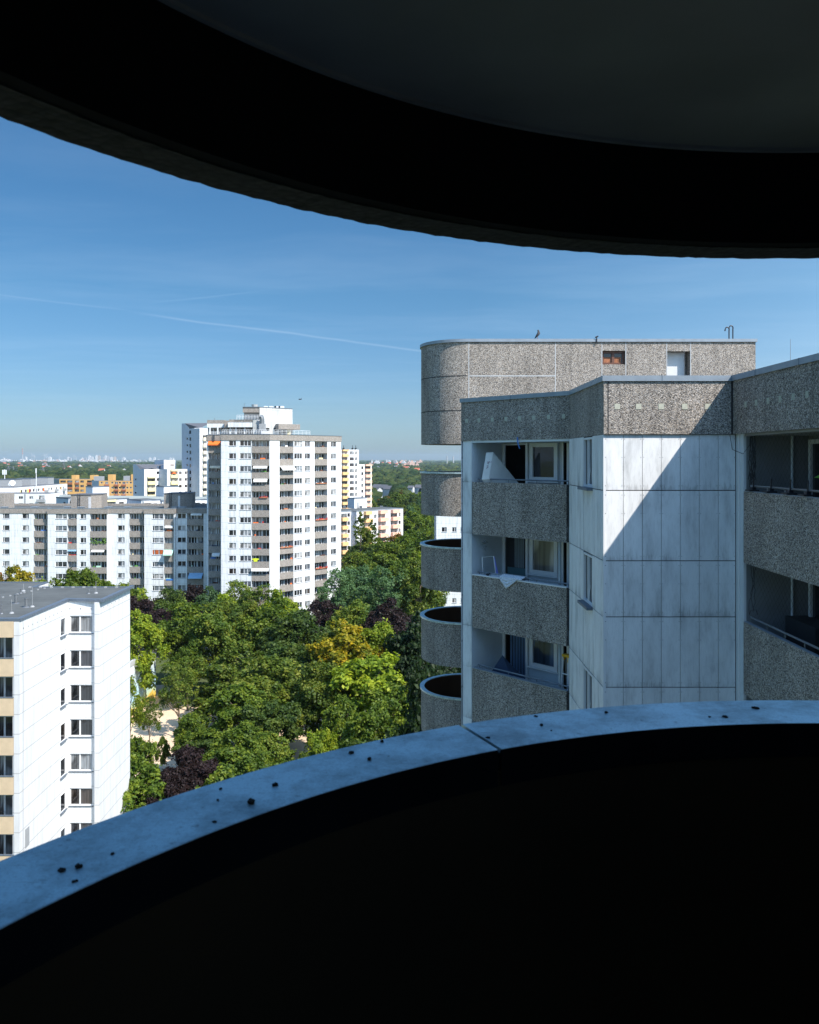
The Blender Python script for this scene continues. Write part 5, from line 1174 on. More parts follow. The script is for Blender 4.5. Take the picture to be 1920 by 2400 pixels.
sb = far_building('plain white cube with shaded side between the row building and the orange blocks', (-100, 255, GZ)); cornerblock(sb, q5(1085), q5(1172), q5(1378), q5y(165), 250)
sc = far_building('low white block in front of the yellow balcony building', (-80, 255, GZ)); cornerblock(sc, r7(515), r7(660), r7(940), r7y(1256), 250)
# low flat building directly behind the row building
lb = far_building('low white building with a pale flat roof right behind the long row building', (-85, 225, GZ))
zl_ = PZ(1174, 218)
segs = [(q5(710), q5(868), q5(893), 1167, 222), (q5(1610), q5(1725), 372, 1177, 214), (316, 331.5, 376, 1171.5, 216), (462, 470, 487, 1172, 212)]
for (a, b_, c_, yt, Y) in ((131.7, 161, 200, 1167.5, 222), (236, 241, 302, 1169.5, 214), (299, 331.5, 377, 1172, 213), (376, 380, 440, 1174, 213), (445, 452, 487, 1171, 212)):
    Fx, Fy, z = cornerblock(lb, a, b_, c_, yt, Y, roof='bitumen')
    w = Fy.W
    if w > 3:
        place_box(lb, Fy, w * 0.08, w * 0.45, 0.0, 0.03, z - 2.2, z - 0.9, 'glass_logg', 'balcony_window'); place_box(lb, Fy, w * 0.05, w * 0.5, 0.0, 0.8, z - 0.8, z - 0.3, 'yellow_par' if a in (236,) else 'white_cloth', 'awning'); place_box(lb, Fy, w * 0.62, w * 0.8, 0.0, 0.03, z - 2.2, z - 1.0, 'gap', 'window_slot')
    place_box(lb, Fx, Fx.W * 0.6, Fx.W * 0.75, 0.0, 0.03, z - 2.0, z - 1.2, 'gap', 'window_slot')
mb = MB(); mb.prism([P2(136, 236), P2(376, 232), P2(455, 225), P2(500, 250), P2(140, 262)], GZ, PZ(1170, 236)); mb.build('rear_wing', [M['white_plain']], lb)
mb = MB(); mb.poly([(*p, PZ(1170, 236) + 0.05) for p in (P2(136, 236), P2(376, 232), P2(455, 225), P2(500, 250), P2(140, 262))]); mb.build('roof', simple('pale_green_roof', (0.28, 0.31, 0.29), 0.9), lb)
# white block I2
ib = far_building('white four storey block at the left edge with grey balconies and a blue parasol', (-150, 325, GZ))
wl = MB(); zt = PZ(q5y(255), 319)
Fi = facade(ib, wl, P2(q5(50), 319), P2(q5(610), 319), zt, [('w', q5(235), q5(290), (0.5,), (0, 1.1)), ('w', q5(368), q5(418), (0.5,), (0, 1.1)), ('w', q5(85), q5(168), (0.5,), (-0.1, 1.3)), ('w', q5(487), q5(563), (0.5,), (-0.3, 1.3))], 3, zt - 1.0, sill=False)
wallface(wl, Frame(P2(q5(-200), 319), P2(q5(50), 319)), 0, 7.9, GZ, zt, [], 3); wallface(wl, Frame(P2(q5(610), 319), (PX(q5(610), 319), 332)), 0, 13, GZ, zt, [], 0)
wl.build('wall', [M['white_plain'], M['gap'], M['white_plain'], M['agg_far']], ib)
mb = MB(); mb.poly([(*p, zt) for p in (P2(q5(-200), 319), P2(q5(610), 319), (PX(q5(610), 319), 332), (PX(q5(-200), 319), 332))]); mb.build('roof', M['greyroof'], ib)
for (a, b_) in ((75, 182), (474, 578)):
    for k in range(2): place_box(ib, Fi, Fi.U(q5(a)), Fi.U(q5(b_)), 0, 1.1, zt - 3.3 - ST * k, zt - 2.2 - ST * k, 'grey_par', 'balcony')
place_box(ib, Fi, Fi.U(q5(303)), Fi.U(q5(325)), 0, 0.02, GZ, zt - 0.1, 'grey_par', 'painted_shade_strip')  # thin grey strip laid on the wall as painted shade
# diagonal white block I1
dbl = far_building('long white block in sharp perspective with coloured window reveals, far left', (-170, 360, GZ))
wl = MB(); pa = (-165.0, 332.0); pb = (-165.0, 384.0); zt = -12.1
items = []; cols_ = []
xw = [(262, 285), (318, 340), (372, 396), (418, 438), (482, 500), (535, 555), (615, 628), (645, 660), (708, 722), (756, 772), (800, 812)]
Fdg = facade(dbl, wl, pa, pb, zt, [('w', q5(a), q5(b_), (), (0.0, 1.2)) for a, b_ in xw], 5, zt - 1.2, sill=False, glassm='glass_dark', bar=0.05)
for (x, c_) in ((250, 'yellow_par'), (345, 'neon'), (365, 'red'), (455, 'grey_par'), (545, 'orange'), (765, 'orange_par')): place_box(dbl, Fdg, Fdg.U(q5(x)), Fdg.U(q5(x + 13)), 0.0, 0.1, zt - 2.5, zt - 1.1, c_, 'shutter')
for k in range(4):
    for x in (560, 690, 790): place_box(dbl, Fdg, Fdg.U(q5(x)), Fdg.U(q5(x + 22)), 0.0, 1.1, zt - 3.2 - ST * k, zt - 2.1 - ST * k, 'grey_par', 'balcony')
wallface(wl, Frame(pb, (-200, 384)), 0, 35, GZ, zt, [], 0)
wallface(wl, Frame((-200, 332), pa), 0, 35, GZ, zt, [], 0)
wl.build('wall', [M['white_plain'], M['gap']], dbl)
mb = MB(); mb.poly([(*p, zt + 0.02) for p in ((-200, 332), pa, pb, (-200, 384))]); mb.build('roof', M['greyroof'], dbl)
for (xa, xb, yt, Y) in ((-20, 36, 1124, 345), (40.5, 72, 1122, 358), (83.5, 113, 1119.5, 375)):
    mb = MB(); mb.box(PX(xa, Y), Y, zt, PX(xb, Y), Y + 6, PZ(yt, Y)); mb.build('roof_hut', M['grey_par'], dbl)
    mb = MB(); mb.box(PX(xa, Y) - 0.15, Y - 0.15, PZ(yt, Y) + 0.002, PX(xb, Y) + 0.15, Y + 6.1, PZ(yt, Y) + 0.2); mb.build('hut_roof', M['zinc_dark'], dbl)
for (x, y, h, lab) in ((11, 1106, 6, 1), (85, 1103, 3, 0)):
    Y = 350; X = PX(x, Y); mb = MB(); mb.tube([(X, Y, zt), (X, Y, PZ(y, Y) + 1)], 0.15, 5)
    for dx in ((-0.7, 0, 0.7) if lab else (0,)): mb.box(X + dx - 0.22, Y - 0.3, PZ(y, Y) - 1.2, X + dx + 0.22, Y - 0.05, PZ(y, Y) + 0.9)
    mb.build('mobile_mast', M['frame'], dbl)
for (x, y, r) in ((25, 1135, 0.9), (29, 1132, 1.2)):
    Y = 341; X = PX(x, Y); z = PZ(y, Y); mb = MB(); mb.tube([(X, Y, z), (X + 0.1, Y - 0.15, z + 0.03)], r, 14); mb.tube([(X, Y + .3, zt), (X, Y + .3, z)], 0.06, 5); mb.build('satellite_dish', M['frame'], dbl)
# orange buildings
ob = far_building('ochre block with dark balcony bands, left one of the two orange buildings', (-195, 490, GZ))
wl = MB(); Y = 480; zt = PZ(q5y(72), Y)
Fo = facade(ob, wl, P2(q5(750), Y), P2(q5(1160), Y), zt, [('w', q5(762), q5(832), (), (0.0, 1.3)), ('w', q5(848), q5(915), (), (0, 1.3)), ('w', q5(1015), q5(1060), (0.5,), (0, 1.3)), ('w', q5(945), q5(1000), (), (0, 1.3)), ('w', q5(1100), q5(1158), (), (0, 1.3))], 5, zt - 0.7, sill=False, frame='frame_brown', mats=(0, 1))
wallface(wl, Frame(P2(q5(680), Y + 8), P2(q5(750), Y)), 0, Frame(P2(q5(680), Y + 8), P2(q5(750), Y)).W, GZ, zt, [], 2)
wl.build('wall', [M['orange_fac'], M['gap'], M['grey_par']], ob)
mb = MB(); mb.poly([(*p, zt) for p in (P2(q5(680), Y + 8), P2(q5(750), Y), P2(q5(1160), Y), P2(q5(1160), Y + 14), P2(q5(680), Y + 16))]); mb.build('roof', M['greyroof'], ob)
for (a, b_) in ((905, 960), (1138, 1205)): blockpx(ob, q5(a), q5(b_), q5y(20), q5y(78), Y + 5, 5, 'orange_fac', 'roof_hut')
for (a, b_) in ((852, 915), (948, 1000), (1100, 1158)):
    for k in range(2): place_box(ob, Fo, Fo.U(q5(a)), Fo.U(q5(b_)), 0, 0.3, zt - 3.1 - ST * k, zt - 2.1 - ST * k, 'brown_par', 'balcony')
ob2 = far_building('orange block with red brown balconies and dark side, right one of the two orange buildings', (-175, 440, GZ))
wl = MB(); Y = 440; zt = PZ(q5y(92), Y)
Fo = facade(ob2, wl, P2(q5(1250), Y), P2(q5(1690), Y), zt, [('w', q5(x), q5(x + 26), (), (0, 1.0)) for x in (1270, 1405, 1500, 1595, 1640)] + [('w', q5(x), q5(x + 40), (0.5,), (0, 1.3)) for x in (1328, 1450, 1545)], 5, zt - 0.5, sill=False)
kk = P2(q5(1250), Y); kl2 = adv(kk, (-S2, S2), hit(kk, (-S2, S2), q5(1160))); wallface(wl, Frame(kl2, kk), 0, Frame(kl2, kk).W, GZ, zt, [], 2)
wl.build('wall', [M['orange_fac'], M['gap'], M['shade_fac']], ob2)
mb = MB(); mb.poly([(*p, zt) for p in (kl2, kk, P2(q5(1690), Y), P2(q5(1690), Y + 12), adv(kl2, (1, 1), 4))]); mb.build('roof', M['greyroof'], ob2)
for (a, b_) in ((1322, 1380), (1446, 1498), (1540, 1592)):
    for k in range(3): place_box(ob2, Fo, Fo.U(q5(a)), Fo.U(q5(b_)), 0, 0.8, zt - 2.9 - ST * k, zt - 1.9 - ST * k, 'brown_par', 'balcony')
for (a, b_, y0, m_) in ((1365, 1430, 12, 'orange_fac'), (1655, 1720, 10, 'orange_fac'), (1185, 1285, 35, 'grey_par'), (1560, 1640, 30, 'grey_par')): blockpx(ob2, q5(a), q5(b_), q5y(y0), q5y(96), Y + 6, 4, m_, 'roof_hut')

# right hand far buildings
v7 = lambda x: 780 + x / 7.186; v7y = lambda y: 1020 + y / 7.186
jt = far_building('tall white block with orange balconies just right of the middle tower', (-30, 372, GZ))
wl = MB(); Y = 364; zt = PZ(v7y(242), Y)
j0 = P2(v7(120), Y); j1 = adv(j0, (S2, S2), hit(j0, (S2, S2), v7(440)))
T0 = PZ(v7y(272), 368)
Fj = facade(jt, wl, j0, j1, zt, [('w', v7(288), v7(356), (0.5,), (0, 1.45)), ('w', v7(378), v7(410), (), (0, 1.45))], 14, T0, sill=False, frame='frame_brown')
j2 = adv(j1, (S2, S2), hit(j1, (S2, S2), v7(655))); zt2 = PZ(v7y(490), 376); T1 = PZ(v7y(522), 378)
Fk = facade(jt, wl, j1, j2, zt2, [('w', v7(482), v7(515), (), (0, 1.4))], 10, T1, sill=False, frame='frame_brown')
wallface(wl, Frame(j2, adv(j2, (-S2, S2), 12)), 0, 12, GZ, zt2, [], 0)
wallface(wl, Frame(j1, adv(j1, (-S2, S2), 12)), 0, 12, zt2, zt, [], 0)
wl.build('wall', [M['white_plain'], M['gap']], jt)
mb = MB(); mb.poly([(*p, zt) for p in (j0, j1, adv(j1, (-S2, S2), 12), adv(j0, (-S2, S2), 12))]); mb.poly([(*p, zt2) for p in (j1, j2, adv(j2, (-S2, S2), 12), adv(j1, (-S2, S2), 12))]); mb.build('roof', M['greyroof'], jt)
for k in range(14):
    u0, u1 = Fj.U(v7(150)), Fj.U(v7(252)); T = T0 - ST * k
    place_box(jt, Fj, u0, u1, 0, 1.0, T - 2.55, T - 1.3, 'orange_par', 'balcony'); place_box(jt, Fj, u0 + .1, u1 - .1, 0, 0.03, T - 1.28, T, 'glass_logg', 'balcony_window')
    if k < 10:
        u0, u1 = Fk.U(v7(540)), Fk.U(v7(640)); T = T1 - ST * k
        place_box(jt, Fk, u0, u1, 0, 1.0, T - 2.45, T - 1.2, 'pink_par', 'balcony'); place_box(jt, Fk, u0 + .1, u1 - .1, 0, 0.03, T - 1.18, T, 'glass_logg', 'balcony_window')
place_box(jt, Fj, Fj.U(v7(150)), Fj.U(v7(252)), 0, 1.0, T0 + 0.1, zt - 0.0, 'orange_par', 'balcony_roof')
place_box(jt, Fk, Fk.U(v7(540)), Fk.U(v7(640)), 0, 1.0, T1 + 0.1, zt2, 'pink_par', 'balcony_roof')
for x in (183, 333, 387): X = PX(v7(x), 372); mb = MB(); mb.tube([(X, 372, zt), (X, 372, PZ(v7y(172), 372))], 0.12, 5); mb.tube([(X - 0.5, 372, zt + 0.3), (X + 0.4, 372, zt + 0.8)], 0.3, 5); mb.build('antenna', M['dark_metal'], jt)
jl_ = far_building('lower white block with salmon balconies and a flat roof right of the middle tower', (-12, 290, GZ))
wl = MB(); zt = -17.7
l0 = P2(v7(120), 266); l1 = adv(l0, (S2, S2), hit(l0, (S2, S2), v7(318))); l2 = adv(l1, (S2, -S2), hit(l1, (S2, -S2), v7(402))); l3 = adv(l2, (S2, S2), hit(l2, (S2, S2), v7(1185)))
T0 = PZ(v7y(1310), 270)
F1_ = facade(jl_, wl, l0, l1, zt, [('w', v7(248), v7(290), (), (0, 1.2))], 7, T0, sill=False, frame='frame_brown')
wallface(wl, Frame(l1, l2), 0, Frame(l1, l2).W, GZ, zt, [], 2)
F2_ = facade(jl_, wl, l2, l3, zt, [('w', v7(698), v7(738), (), (0, 1.2)), ('w', v7(1110), v7(1145), (), (0, 1.2))], 7, -19.2, sill=False, frame='frame_brown')
l4 = adv(l3, (-S2, S2), 12); wallface(wl, Frame(l3, l4), 0, 12, GZ, zt, [], 0)
wl.build('wall', [M['white_plain'], M['gap'], M['shade_fac']], jl_)
mb = MB(); mb.poly([(*p, zt) for p in (l0, l1, l2, l3, l4, adv(l0, (-S2, S2), 12))]); mb.build('roof', M['bitumen'], jl_)
mb = MB(); band(mb, offset_line([l0, l1, l2, l3, l4], -0.06), 0.3, zt - 0.2, zt + 0.15); mb.build('roof_edge', M['zinc'], jl_)
for k in range(7):
    T = T0 - ST * k; place_box(jl_, F1_, F1_.U(v7(140)), F1_.U(v7(242)), 0, 0.9, T - 2.5, T - 1.35, 'orange_par', 'balcony'); place_box(jl_, F1_, F1_.U(v7(142)), F1_.U(v7(238)), 0, 0.03, T - 1.34, T, 'glass_logg', 'balcony_window')
    T = -19.2 - ST * k
    for (a, b_, m_) in ((520, 640, 'orange_par'), (765, 905, 'pink_par'), (975, 1105, 'pink_par')):
        u0, u1 = F2_.U(v7(a)), F2_.U(v7(b_)); place_box(jl_, F2_, u0, u1, 0, 1.3, T - 2.45, T - 1.25, m_, 'balcony'); place_box(jl_, F2_, u0 + .1, u1 - .6, 0, 0.03, T - 1.24, T + 0.05, 'glass_logg', 'balcony_window')
        if k == 0: place_box(jl_, F2_, u0, u1 - .4, 0, 1.3, T + 0.15, zt - 0.22, m_, 'balcony_roof')
Fx, Fy, z_ = cornerblock(jl_, v7(252), v7(365), v7(575), v7y(1060), 283, base=zt, name='roof_hut')
place_box(jl_, Fy, Fy.U(v7(408)), Fy.U(v7(440)), 0, 0.03, zt, zt + 2.2, 'grey_par', 'hut_door')
for x in (200, 475, 822): X = PX(v7(x), 284); mb = MB(); mb.box(X - .5, 283, zt, X + .5, 284, zt + 0.9); mb.build('roof_vent', M['metal'], jl_)
# white building seen between the round balconies
wb = far_building('white building glimpsed between the round balconies and the near wing', (14, 190, GZ))
wl = MB(); s9 = lambda x: 960 + x / 3.594
facade(wb, wl, P2(s9(226), 185), P2(s9(560), 185), PZ(1205, 185), [('w', s9(270), s9(314), (0.65,), (0, 1.1)), ('w', s9(358), s9(395), (0.6,), (0, 1.1)), ('w', s9(428), s9(470), (0.6,), (0, 1.1)), ('w', s9(500), s9(540), (0.6,), (0, 1.1))], 9, PZ(1235.6, 185))
wallface(wl, Frame((PX(s9(226), 185), 200), P2(s9(226), 185)), 0, 15, GZ, PZ(1205, 185), [], 0)
wl.build('wall', [M['white_fac'], M['gap']], wb)
mb = MB(); mb.box(PX(s9(226), 185) - 0.1, 184.9, PZ(1205, 185), PX(s9(560), 185), 200, PZ(1205, 185) + 1.1); mb.build('roof_parapet', M['agg_far'], wb)
# low kindergarten hall with painted wall
kg = thing('hall', 'low flat roofed hall with light blue painted wall among the trees', 'hall', (-48, 125, GZ))
m, nt, b = newmat('painted_mural_wall'); uv = nt.add('ShaderNodeUVMap').outputs[0]
v_ = nt.add('ShaderNodeSeparateXYZ', ins={'Vector': uv}).outputs[1]; nn = nt.noise(uv, 0.35, 2)
hgt = nt.math('ADD', v_, nt.math('MULTIPLY', nn, 3.0))
c = nt.ramp(nt.math('DIVIDE', nt.math('ADD', hgt, 38.0), 9.0), [(0.0, (0.70, 0.48, 0.08)), (0.26, (0.70, 0.48, 0.08)), (0.30, (0.55, 0.66, 0.40)), (0.42, (0.35, 0.58, 0.72)), (0.75, (0.62, 0.74, 0.80)), (1.0, (0.66, 0.70, 0.70))]); setc(nt, b, c); b.inputs['Roughness'].default_value = 0.8
mb = MB(); ktop = PZ(1526, 126.6)
Fk_ = Frame((-41.2, 112), (-40.6, 127.5)); wallface(mb, Fk_, 0, Fk_.W, GZ, ktop, [], 0); wallface(mb, Frame((-40.6, 127.5), (-58, 128)), 0, 17.4, GZ, ktop, [], 0); wallface(mb, Frame((-58, 112), (-41.2, 112)), 0, 16.8, GZ, ktop, [], 0)
mb.build('wall', m, kg); mb = MB(); mb.poly([(-41.2, 112, ktop), (-40.6, 127.5, ktop), (-58, 128, ktop), (-58, 112, ktop)]); mb.build('roof', M['bitumen'], kg)
mb = MB(); band(mb, [(-58, 111.9), (-41.1, 111.9), (-40.5, 127.6), (-58, 128.1)], 0.4, ktop, ktop + 0.7); mb.build('roof_parapet', M['conc'], kg)
# ================================================================== trees
def leaf_mat(name, c_lo, c_mid, c_hi, hue=0.0, scale=0.55):
    m, nt, b = newmat(name)
    g = nt.add('ShaderNodeNewGeometry'); o = nt.add('ShaderNodeTexCoord').outputs['Object']; oi = nt.add('ShaderNodeObjectInfo').outputs['Random']
    cl = nt.noise(nt.mapping(o, (1, 1, 1)), scale, 3, 0.6)
    f = nt.math('ADD', nt.math('MULTIPLY', g.outputs['Random Per Island'], 0.45), nt.math('MULTIPLY', nt.math('SUBTRACT', cl, 0.5), 2.2)); f = nt.math('ADD', f, 0.34, clamp=True)
    c = nt.ramp(f, [(0.0, c_lo), (0.5, c_mid), (1.0, c_hi)])
    c = nt.mix(1.0, c, nt.ramp(oi, [(0, 0.82), (1, 1.15)]), 'MULTIPLY')
    setc(nt, b, c); b.inputs['Roughness'].default_value = 0.55; b.inputs['Specular IOR Level'].default_value = 0.25
    tr = nt.add('ShaderNodeBsdfTranslucent'); nt.l.new(nt.mix(1.0, c, (1.25, 1.35, 0.6), 'MULTIPLY'), tr.inputs[0])
    mx = nt.add('ShaderNodeMixShader'); mx.inputs[0].default_value = 0.36
    nt.l.new(b.outputs[0], mx.inputs[1]); nt.l.new(tr.outputs[0], mx.inputs[2])
    out = [n for n in m.node_tree.nodes if n.type == 'OUTPUT_MATERIAL'][0]; nt.l.new(mx.outputs[0], out.inputs[0]); return m
LM = {
 'green': leaf_mat('leaves_green', (0.030, 0.062, 0.010), (0.080, 0.132, 0.016), (0.19, 0.235, 0.022)),
 'dark': leaf_mat('leaves_dark_green', (0.022, 0.048, 0.012), (0.050, 0.090, 0.018), (0.115, 0.155, 0.026)),
 'olive': leaf_mat('leaves_olive', (0.040, 0.078, 0.012), (0.090, 0.140, 0.018), (0.20, 0.22, 0.028)),
 'yellow': leaf_mat('leaves_yellow_green', (0.08, 0.13, 0.012), (0.17, 0.24, 0.018), (0.30, 0.33, 0.02)),
 'gold': leaf_mat('leaves_golden', (0.07, 0.11, 0.012), (0.23, 0.22, 0.015), (0.50, 0.34, 0.015), scale=0.35),
 'deep': leaf_mat('leaves_painted_shade', (0.008, 0.018, 0.007), (0.016, 0.034, 0.010), (0.03, 0.055, 0.014)),  # darkened leaf colour, shade beside the round balconies painted in
 'blue': leaf_mat('leaves_blue_green', (0.035, 0.080, 0.035), (0.075, 0.145, 0.055), (0.13, 0.21, 0.08)),
 'purple': leaf_mat('leaves_purple', (0.014, 0.010, 0.011), (0.028, 0.017, 0.018), (0.052, 0.032, 0.032)),
 'rust': leaf_mat('leaves_rust', (0.06, 0.07, 0.015), (0.13, 0.11, 0.02), (0.28, 0.10, 0.02), scale=0.4),
}
def quads_mesh(name, pos, nrm, size, mat, seed=0, asp=0.62):
    r = np.random.default_rng(seed); n = len(pos)
    nrm = nrm / np.linalg.norm(nrm, axis=1, keepdims=True)
    a = r.normal(size=(n, 3)); t = np.cross(nrm, a); t /= np.linalg.norm(t, axis=1, keepdims=True); b = np.cross(nrm, t)
    sz = (size * r.uniform(0.65, 1.35, n))[:, None]
    v = np.empty((n, 4, 3)); v[:, 0] = pos - t * sz; v[:, 1] = pos - b * sz * asp; v[:, 2] = pos + t * sz; v[:, 3] = pos + b * sz * asp
    v[:, 0] -= nrm * sz * 0.25; v[:, 2] -= nrm * sz * 0.25
    me = bpy.data.meshes.new(name); me.vertices.add(n * 4); me.vertices.foreach_set('co', v.ravel().astype(np.float32))
    me.loops.add(n * 4); me.loops.foreach_set('vertex_index', np.arange(n * 4, dtype=np.int32))
    me.polygons.add(n); me.polygons.foreach_set('loop_start', np.arange(0, n * 4, 4, dtype=np.int32)); me.polygons.foreach_set('loop_total', np.full(n, 4, dtype=np.int32))
    me.materials.append(mat); me.update(); me.validate(); return me
def tree_proto(kind, seed):
    r = np.random.default_rng(seed); H = 15.0
    if kind == 'round': R, z0, z1, nl, nleaf, ls, lr = 5.0, 3.0, 15.0, 34, 15000, 0.21, (0.24, 0.40)
    elif kind == 'oval': R, z0, z1, nl, nleaf, ls, lr = 4.0, 2.2, 15.0, 30, 13000, 0.20, (0.24, 0.40)
    elif kind == 'loose': R, z0, z1, nl, nleaf, ls, lr = 5.0, 3.5, 15.0, 34, 7500, 0.17, (0.20, 0.30)
    elif kind == 'poplar': R, z0, z1, nl, nleaf, ls, lr = 2.8, 1.5, 15.0, 80, 9000, 0.14, (0.13, 0.24)
    elif kind == 'conifer': R, z0, z1, nl, nleaf, ls, lr = 3.2, 0.8, 15.0, 40, 9000, 0.17, (0.2, 0.3)
    else: R, z0, z1, nl, nleaf, ls, lr = 5.0, 0.0, 15.0, 22, 7000, 0.30, (0.28, 0.42)      # bush
    zc = (z0 + z1) / 2; hz = (z1 - z0) / 2; L = []
    for i in range(nl):
        for _ in range(50):
            d = r.normal(size=3); d /= np.linalg.norm(d); f = r.uniform(0.35, 0.80)
            if kind == 'conifer':
                t = r.uniform(0, 1); rad = R * (1 - t) ** 0.8 * r.uniform(0.3, 0.8); an = r.uniform(0, 6.283); p = np.array([rad * math.cos(an), rad * math.sin(an), z0 + t * (z1 - z0)]); rr = R * r.uniform(*lr) * (1.1 - 0.7 * t); break
            if kind == 'poplar':
                an = r.uniform(0, 6.283); t = r.uniform(0.02, 0.97); w = math.sin(math.pi * min(1, t * 0.85 + 0.18)) ; rad = R * w * r.uniform(0.2, 0.85); p = np.array([rad * math.cos(an), rad * math.sin(an), z0 + t * (z1 - z0)]); rr = R * r.uniform(*lr) * (0.6 + 0.5 * w); break
            p = np.array([d[0] * R * f, d[1] * R * f, zc + d[2] * hz * f]); rr = R * r.uniform(*lr)
            if d[2] < -0.55 and r.random() < 0.7: continue
            if all(np.linalg.norm((p - q) / np.array([1, 1, 1.1])) > 0.55 * (rr + q2) * 0.8 for q, q2 in L): break
        L.append((p, rr))
    cs = np.array([p for p, _ in L]); rs = np.array([q for _, q in L]); w = rs ** 2 / (rs ** 2).sum()
    idx = r.choice(len(L), nleaf, p=w); nleaf = len(idx); d = r.normal(size=(nleaf, 3)); d[:, 2] += 0.35
    outw = cs[idx] - np.array([0, 0, zc - hz * 0.3]); outw /= (np.linalg.norm(outw, axis=1, keepdims=True) + 1e-6); d += outw * 0.9; d /= np.linalg.norm(d, axis=1, keepdims=True)
    # uneven lobes: sub-clumps pulled out
    sub = r.normal(size=(len(L), 11, 3)); sub /= np.linalg.norm(sub, axis=2, keepdims=True)
    dots = np.einsum('nk,nmk->nm', d, sub[idx]).max(axis=1); bump = 0.48 + 0.66 * np.clip(dots, 0, 1) ** 6
    rad = rs[idx] * bump * (1 - 0.30 * r.random(nleaf) ** 2); pos = cs[idx] + d * rad[:, None] * np.array([1, 1, 0.85])
    # droopy sprigs beyond the outline
    ns = nleaf // 14; k = r.choice(nleaf, ns); pos = np.vstack([pos, pos[k] + d[k] * r.uniform(0.1, 0.55, (ns, 1))]); d = np.vstack([d, d[k]])
    nr = d * 0.55 + r.normal(size=d.shape) * 0.5; nr[:, 2] += 0.35
    crown = quads_mesh('crown', pos, nr, ls, LM['green'], seed)
    t = MB(); tr = 0.24 if kind != 'bush' else 0.12; top = zc + hz * 0.35
    path = [(0, 0, -0.3), (0.08, 0.05, z0 * 0.6 + 0.5), (-0.1, 0.1, zc - hz * 0.3), (0.05, -0.05, top)]
    t.tube(path, tr, 8, r2=tr * 0.3)
    for i in np.argsort(-rs)[:14]:
        p = cs[i]; zst = max(z0 * 0.7 + 0.6, min(top - 0.5, p[2] - np.linalg.norm(p[:2]) * 0.9)); a = Vector((0.0, 0.0, zst)); b_ = Vector(p); mid_ = a.lerp(b_, 0.5) + Vector((0, 0, -0.25)); t.tube([a, mid_, b_], tr * 0.42, 5, r2=tr * 0.1)
    trunk = t.mesh('trunk', M['bark'])
    return trunk, crown
PROTO = {k: [tree_proto(k, s) for s in ss] for k, ss in {'round': (1, 2, 3), 'oval': (11, 12), 'loose': (21, 22), 'poplar': (31,), 'conifer': (41,), 'bush': (51, 52)}.items()}
PR = {'round': (15.0, 5.6), 'oval': (15.0, 4.6), 'loose': (15, 5.6), 'poplar': (15, 3.0), 'conifer': (15, 3.2), 'bush': (15, 5.6)}
tcount = [0]
def tree(kind, mat, X, Y, h, r, label, cat='tree', group=None, name=None):
    pl = PROTO[kind]; tcount[0] += 1; tr, cr = pl[tcount[0] % len(pl)]
    H_, R_ = PR[kind]
    root = thing(name or {'bush': 'bush', 'poplar': 'poplar_tree', 'conifer': 'conifer_tree'}.get(kind, 'leafy_tree'), label, cat, (X, Y, GZ), group)
    root.scale = (r / R_, r / R_, h / H_); root.rotation_euler = (0, 0, random.uniform(0, 6.28))
    for nm, me in (('trunk', tr), ('crown', cr)):
        o_ = bpy.data.objects.new(nm, me); COL.objects.link(o_); o_.parent = root
        if nm == 'crown': o_.material_slots[0].link = 'OBJECT'; o_.material_slots[0].material = LM[mat]
    return root
def ptree(kind, mat, x, yt, Y, r, label, cat='tree', group=None):
    h = (0 - GZ) - (yt - 1075) * Y / FPX
    return tree(kind, mat, PX(x, Y), Y, max(h, 2.0), r, label, 'bush' if kind == 'bush' else cat, group)
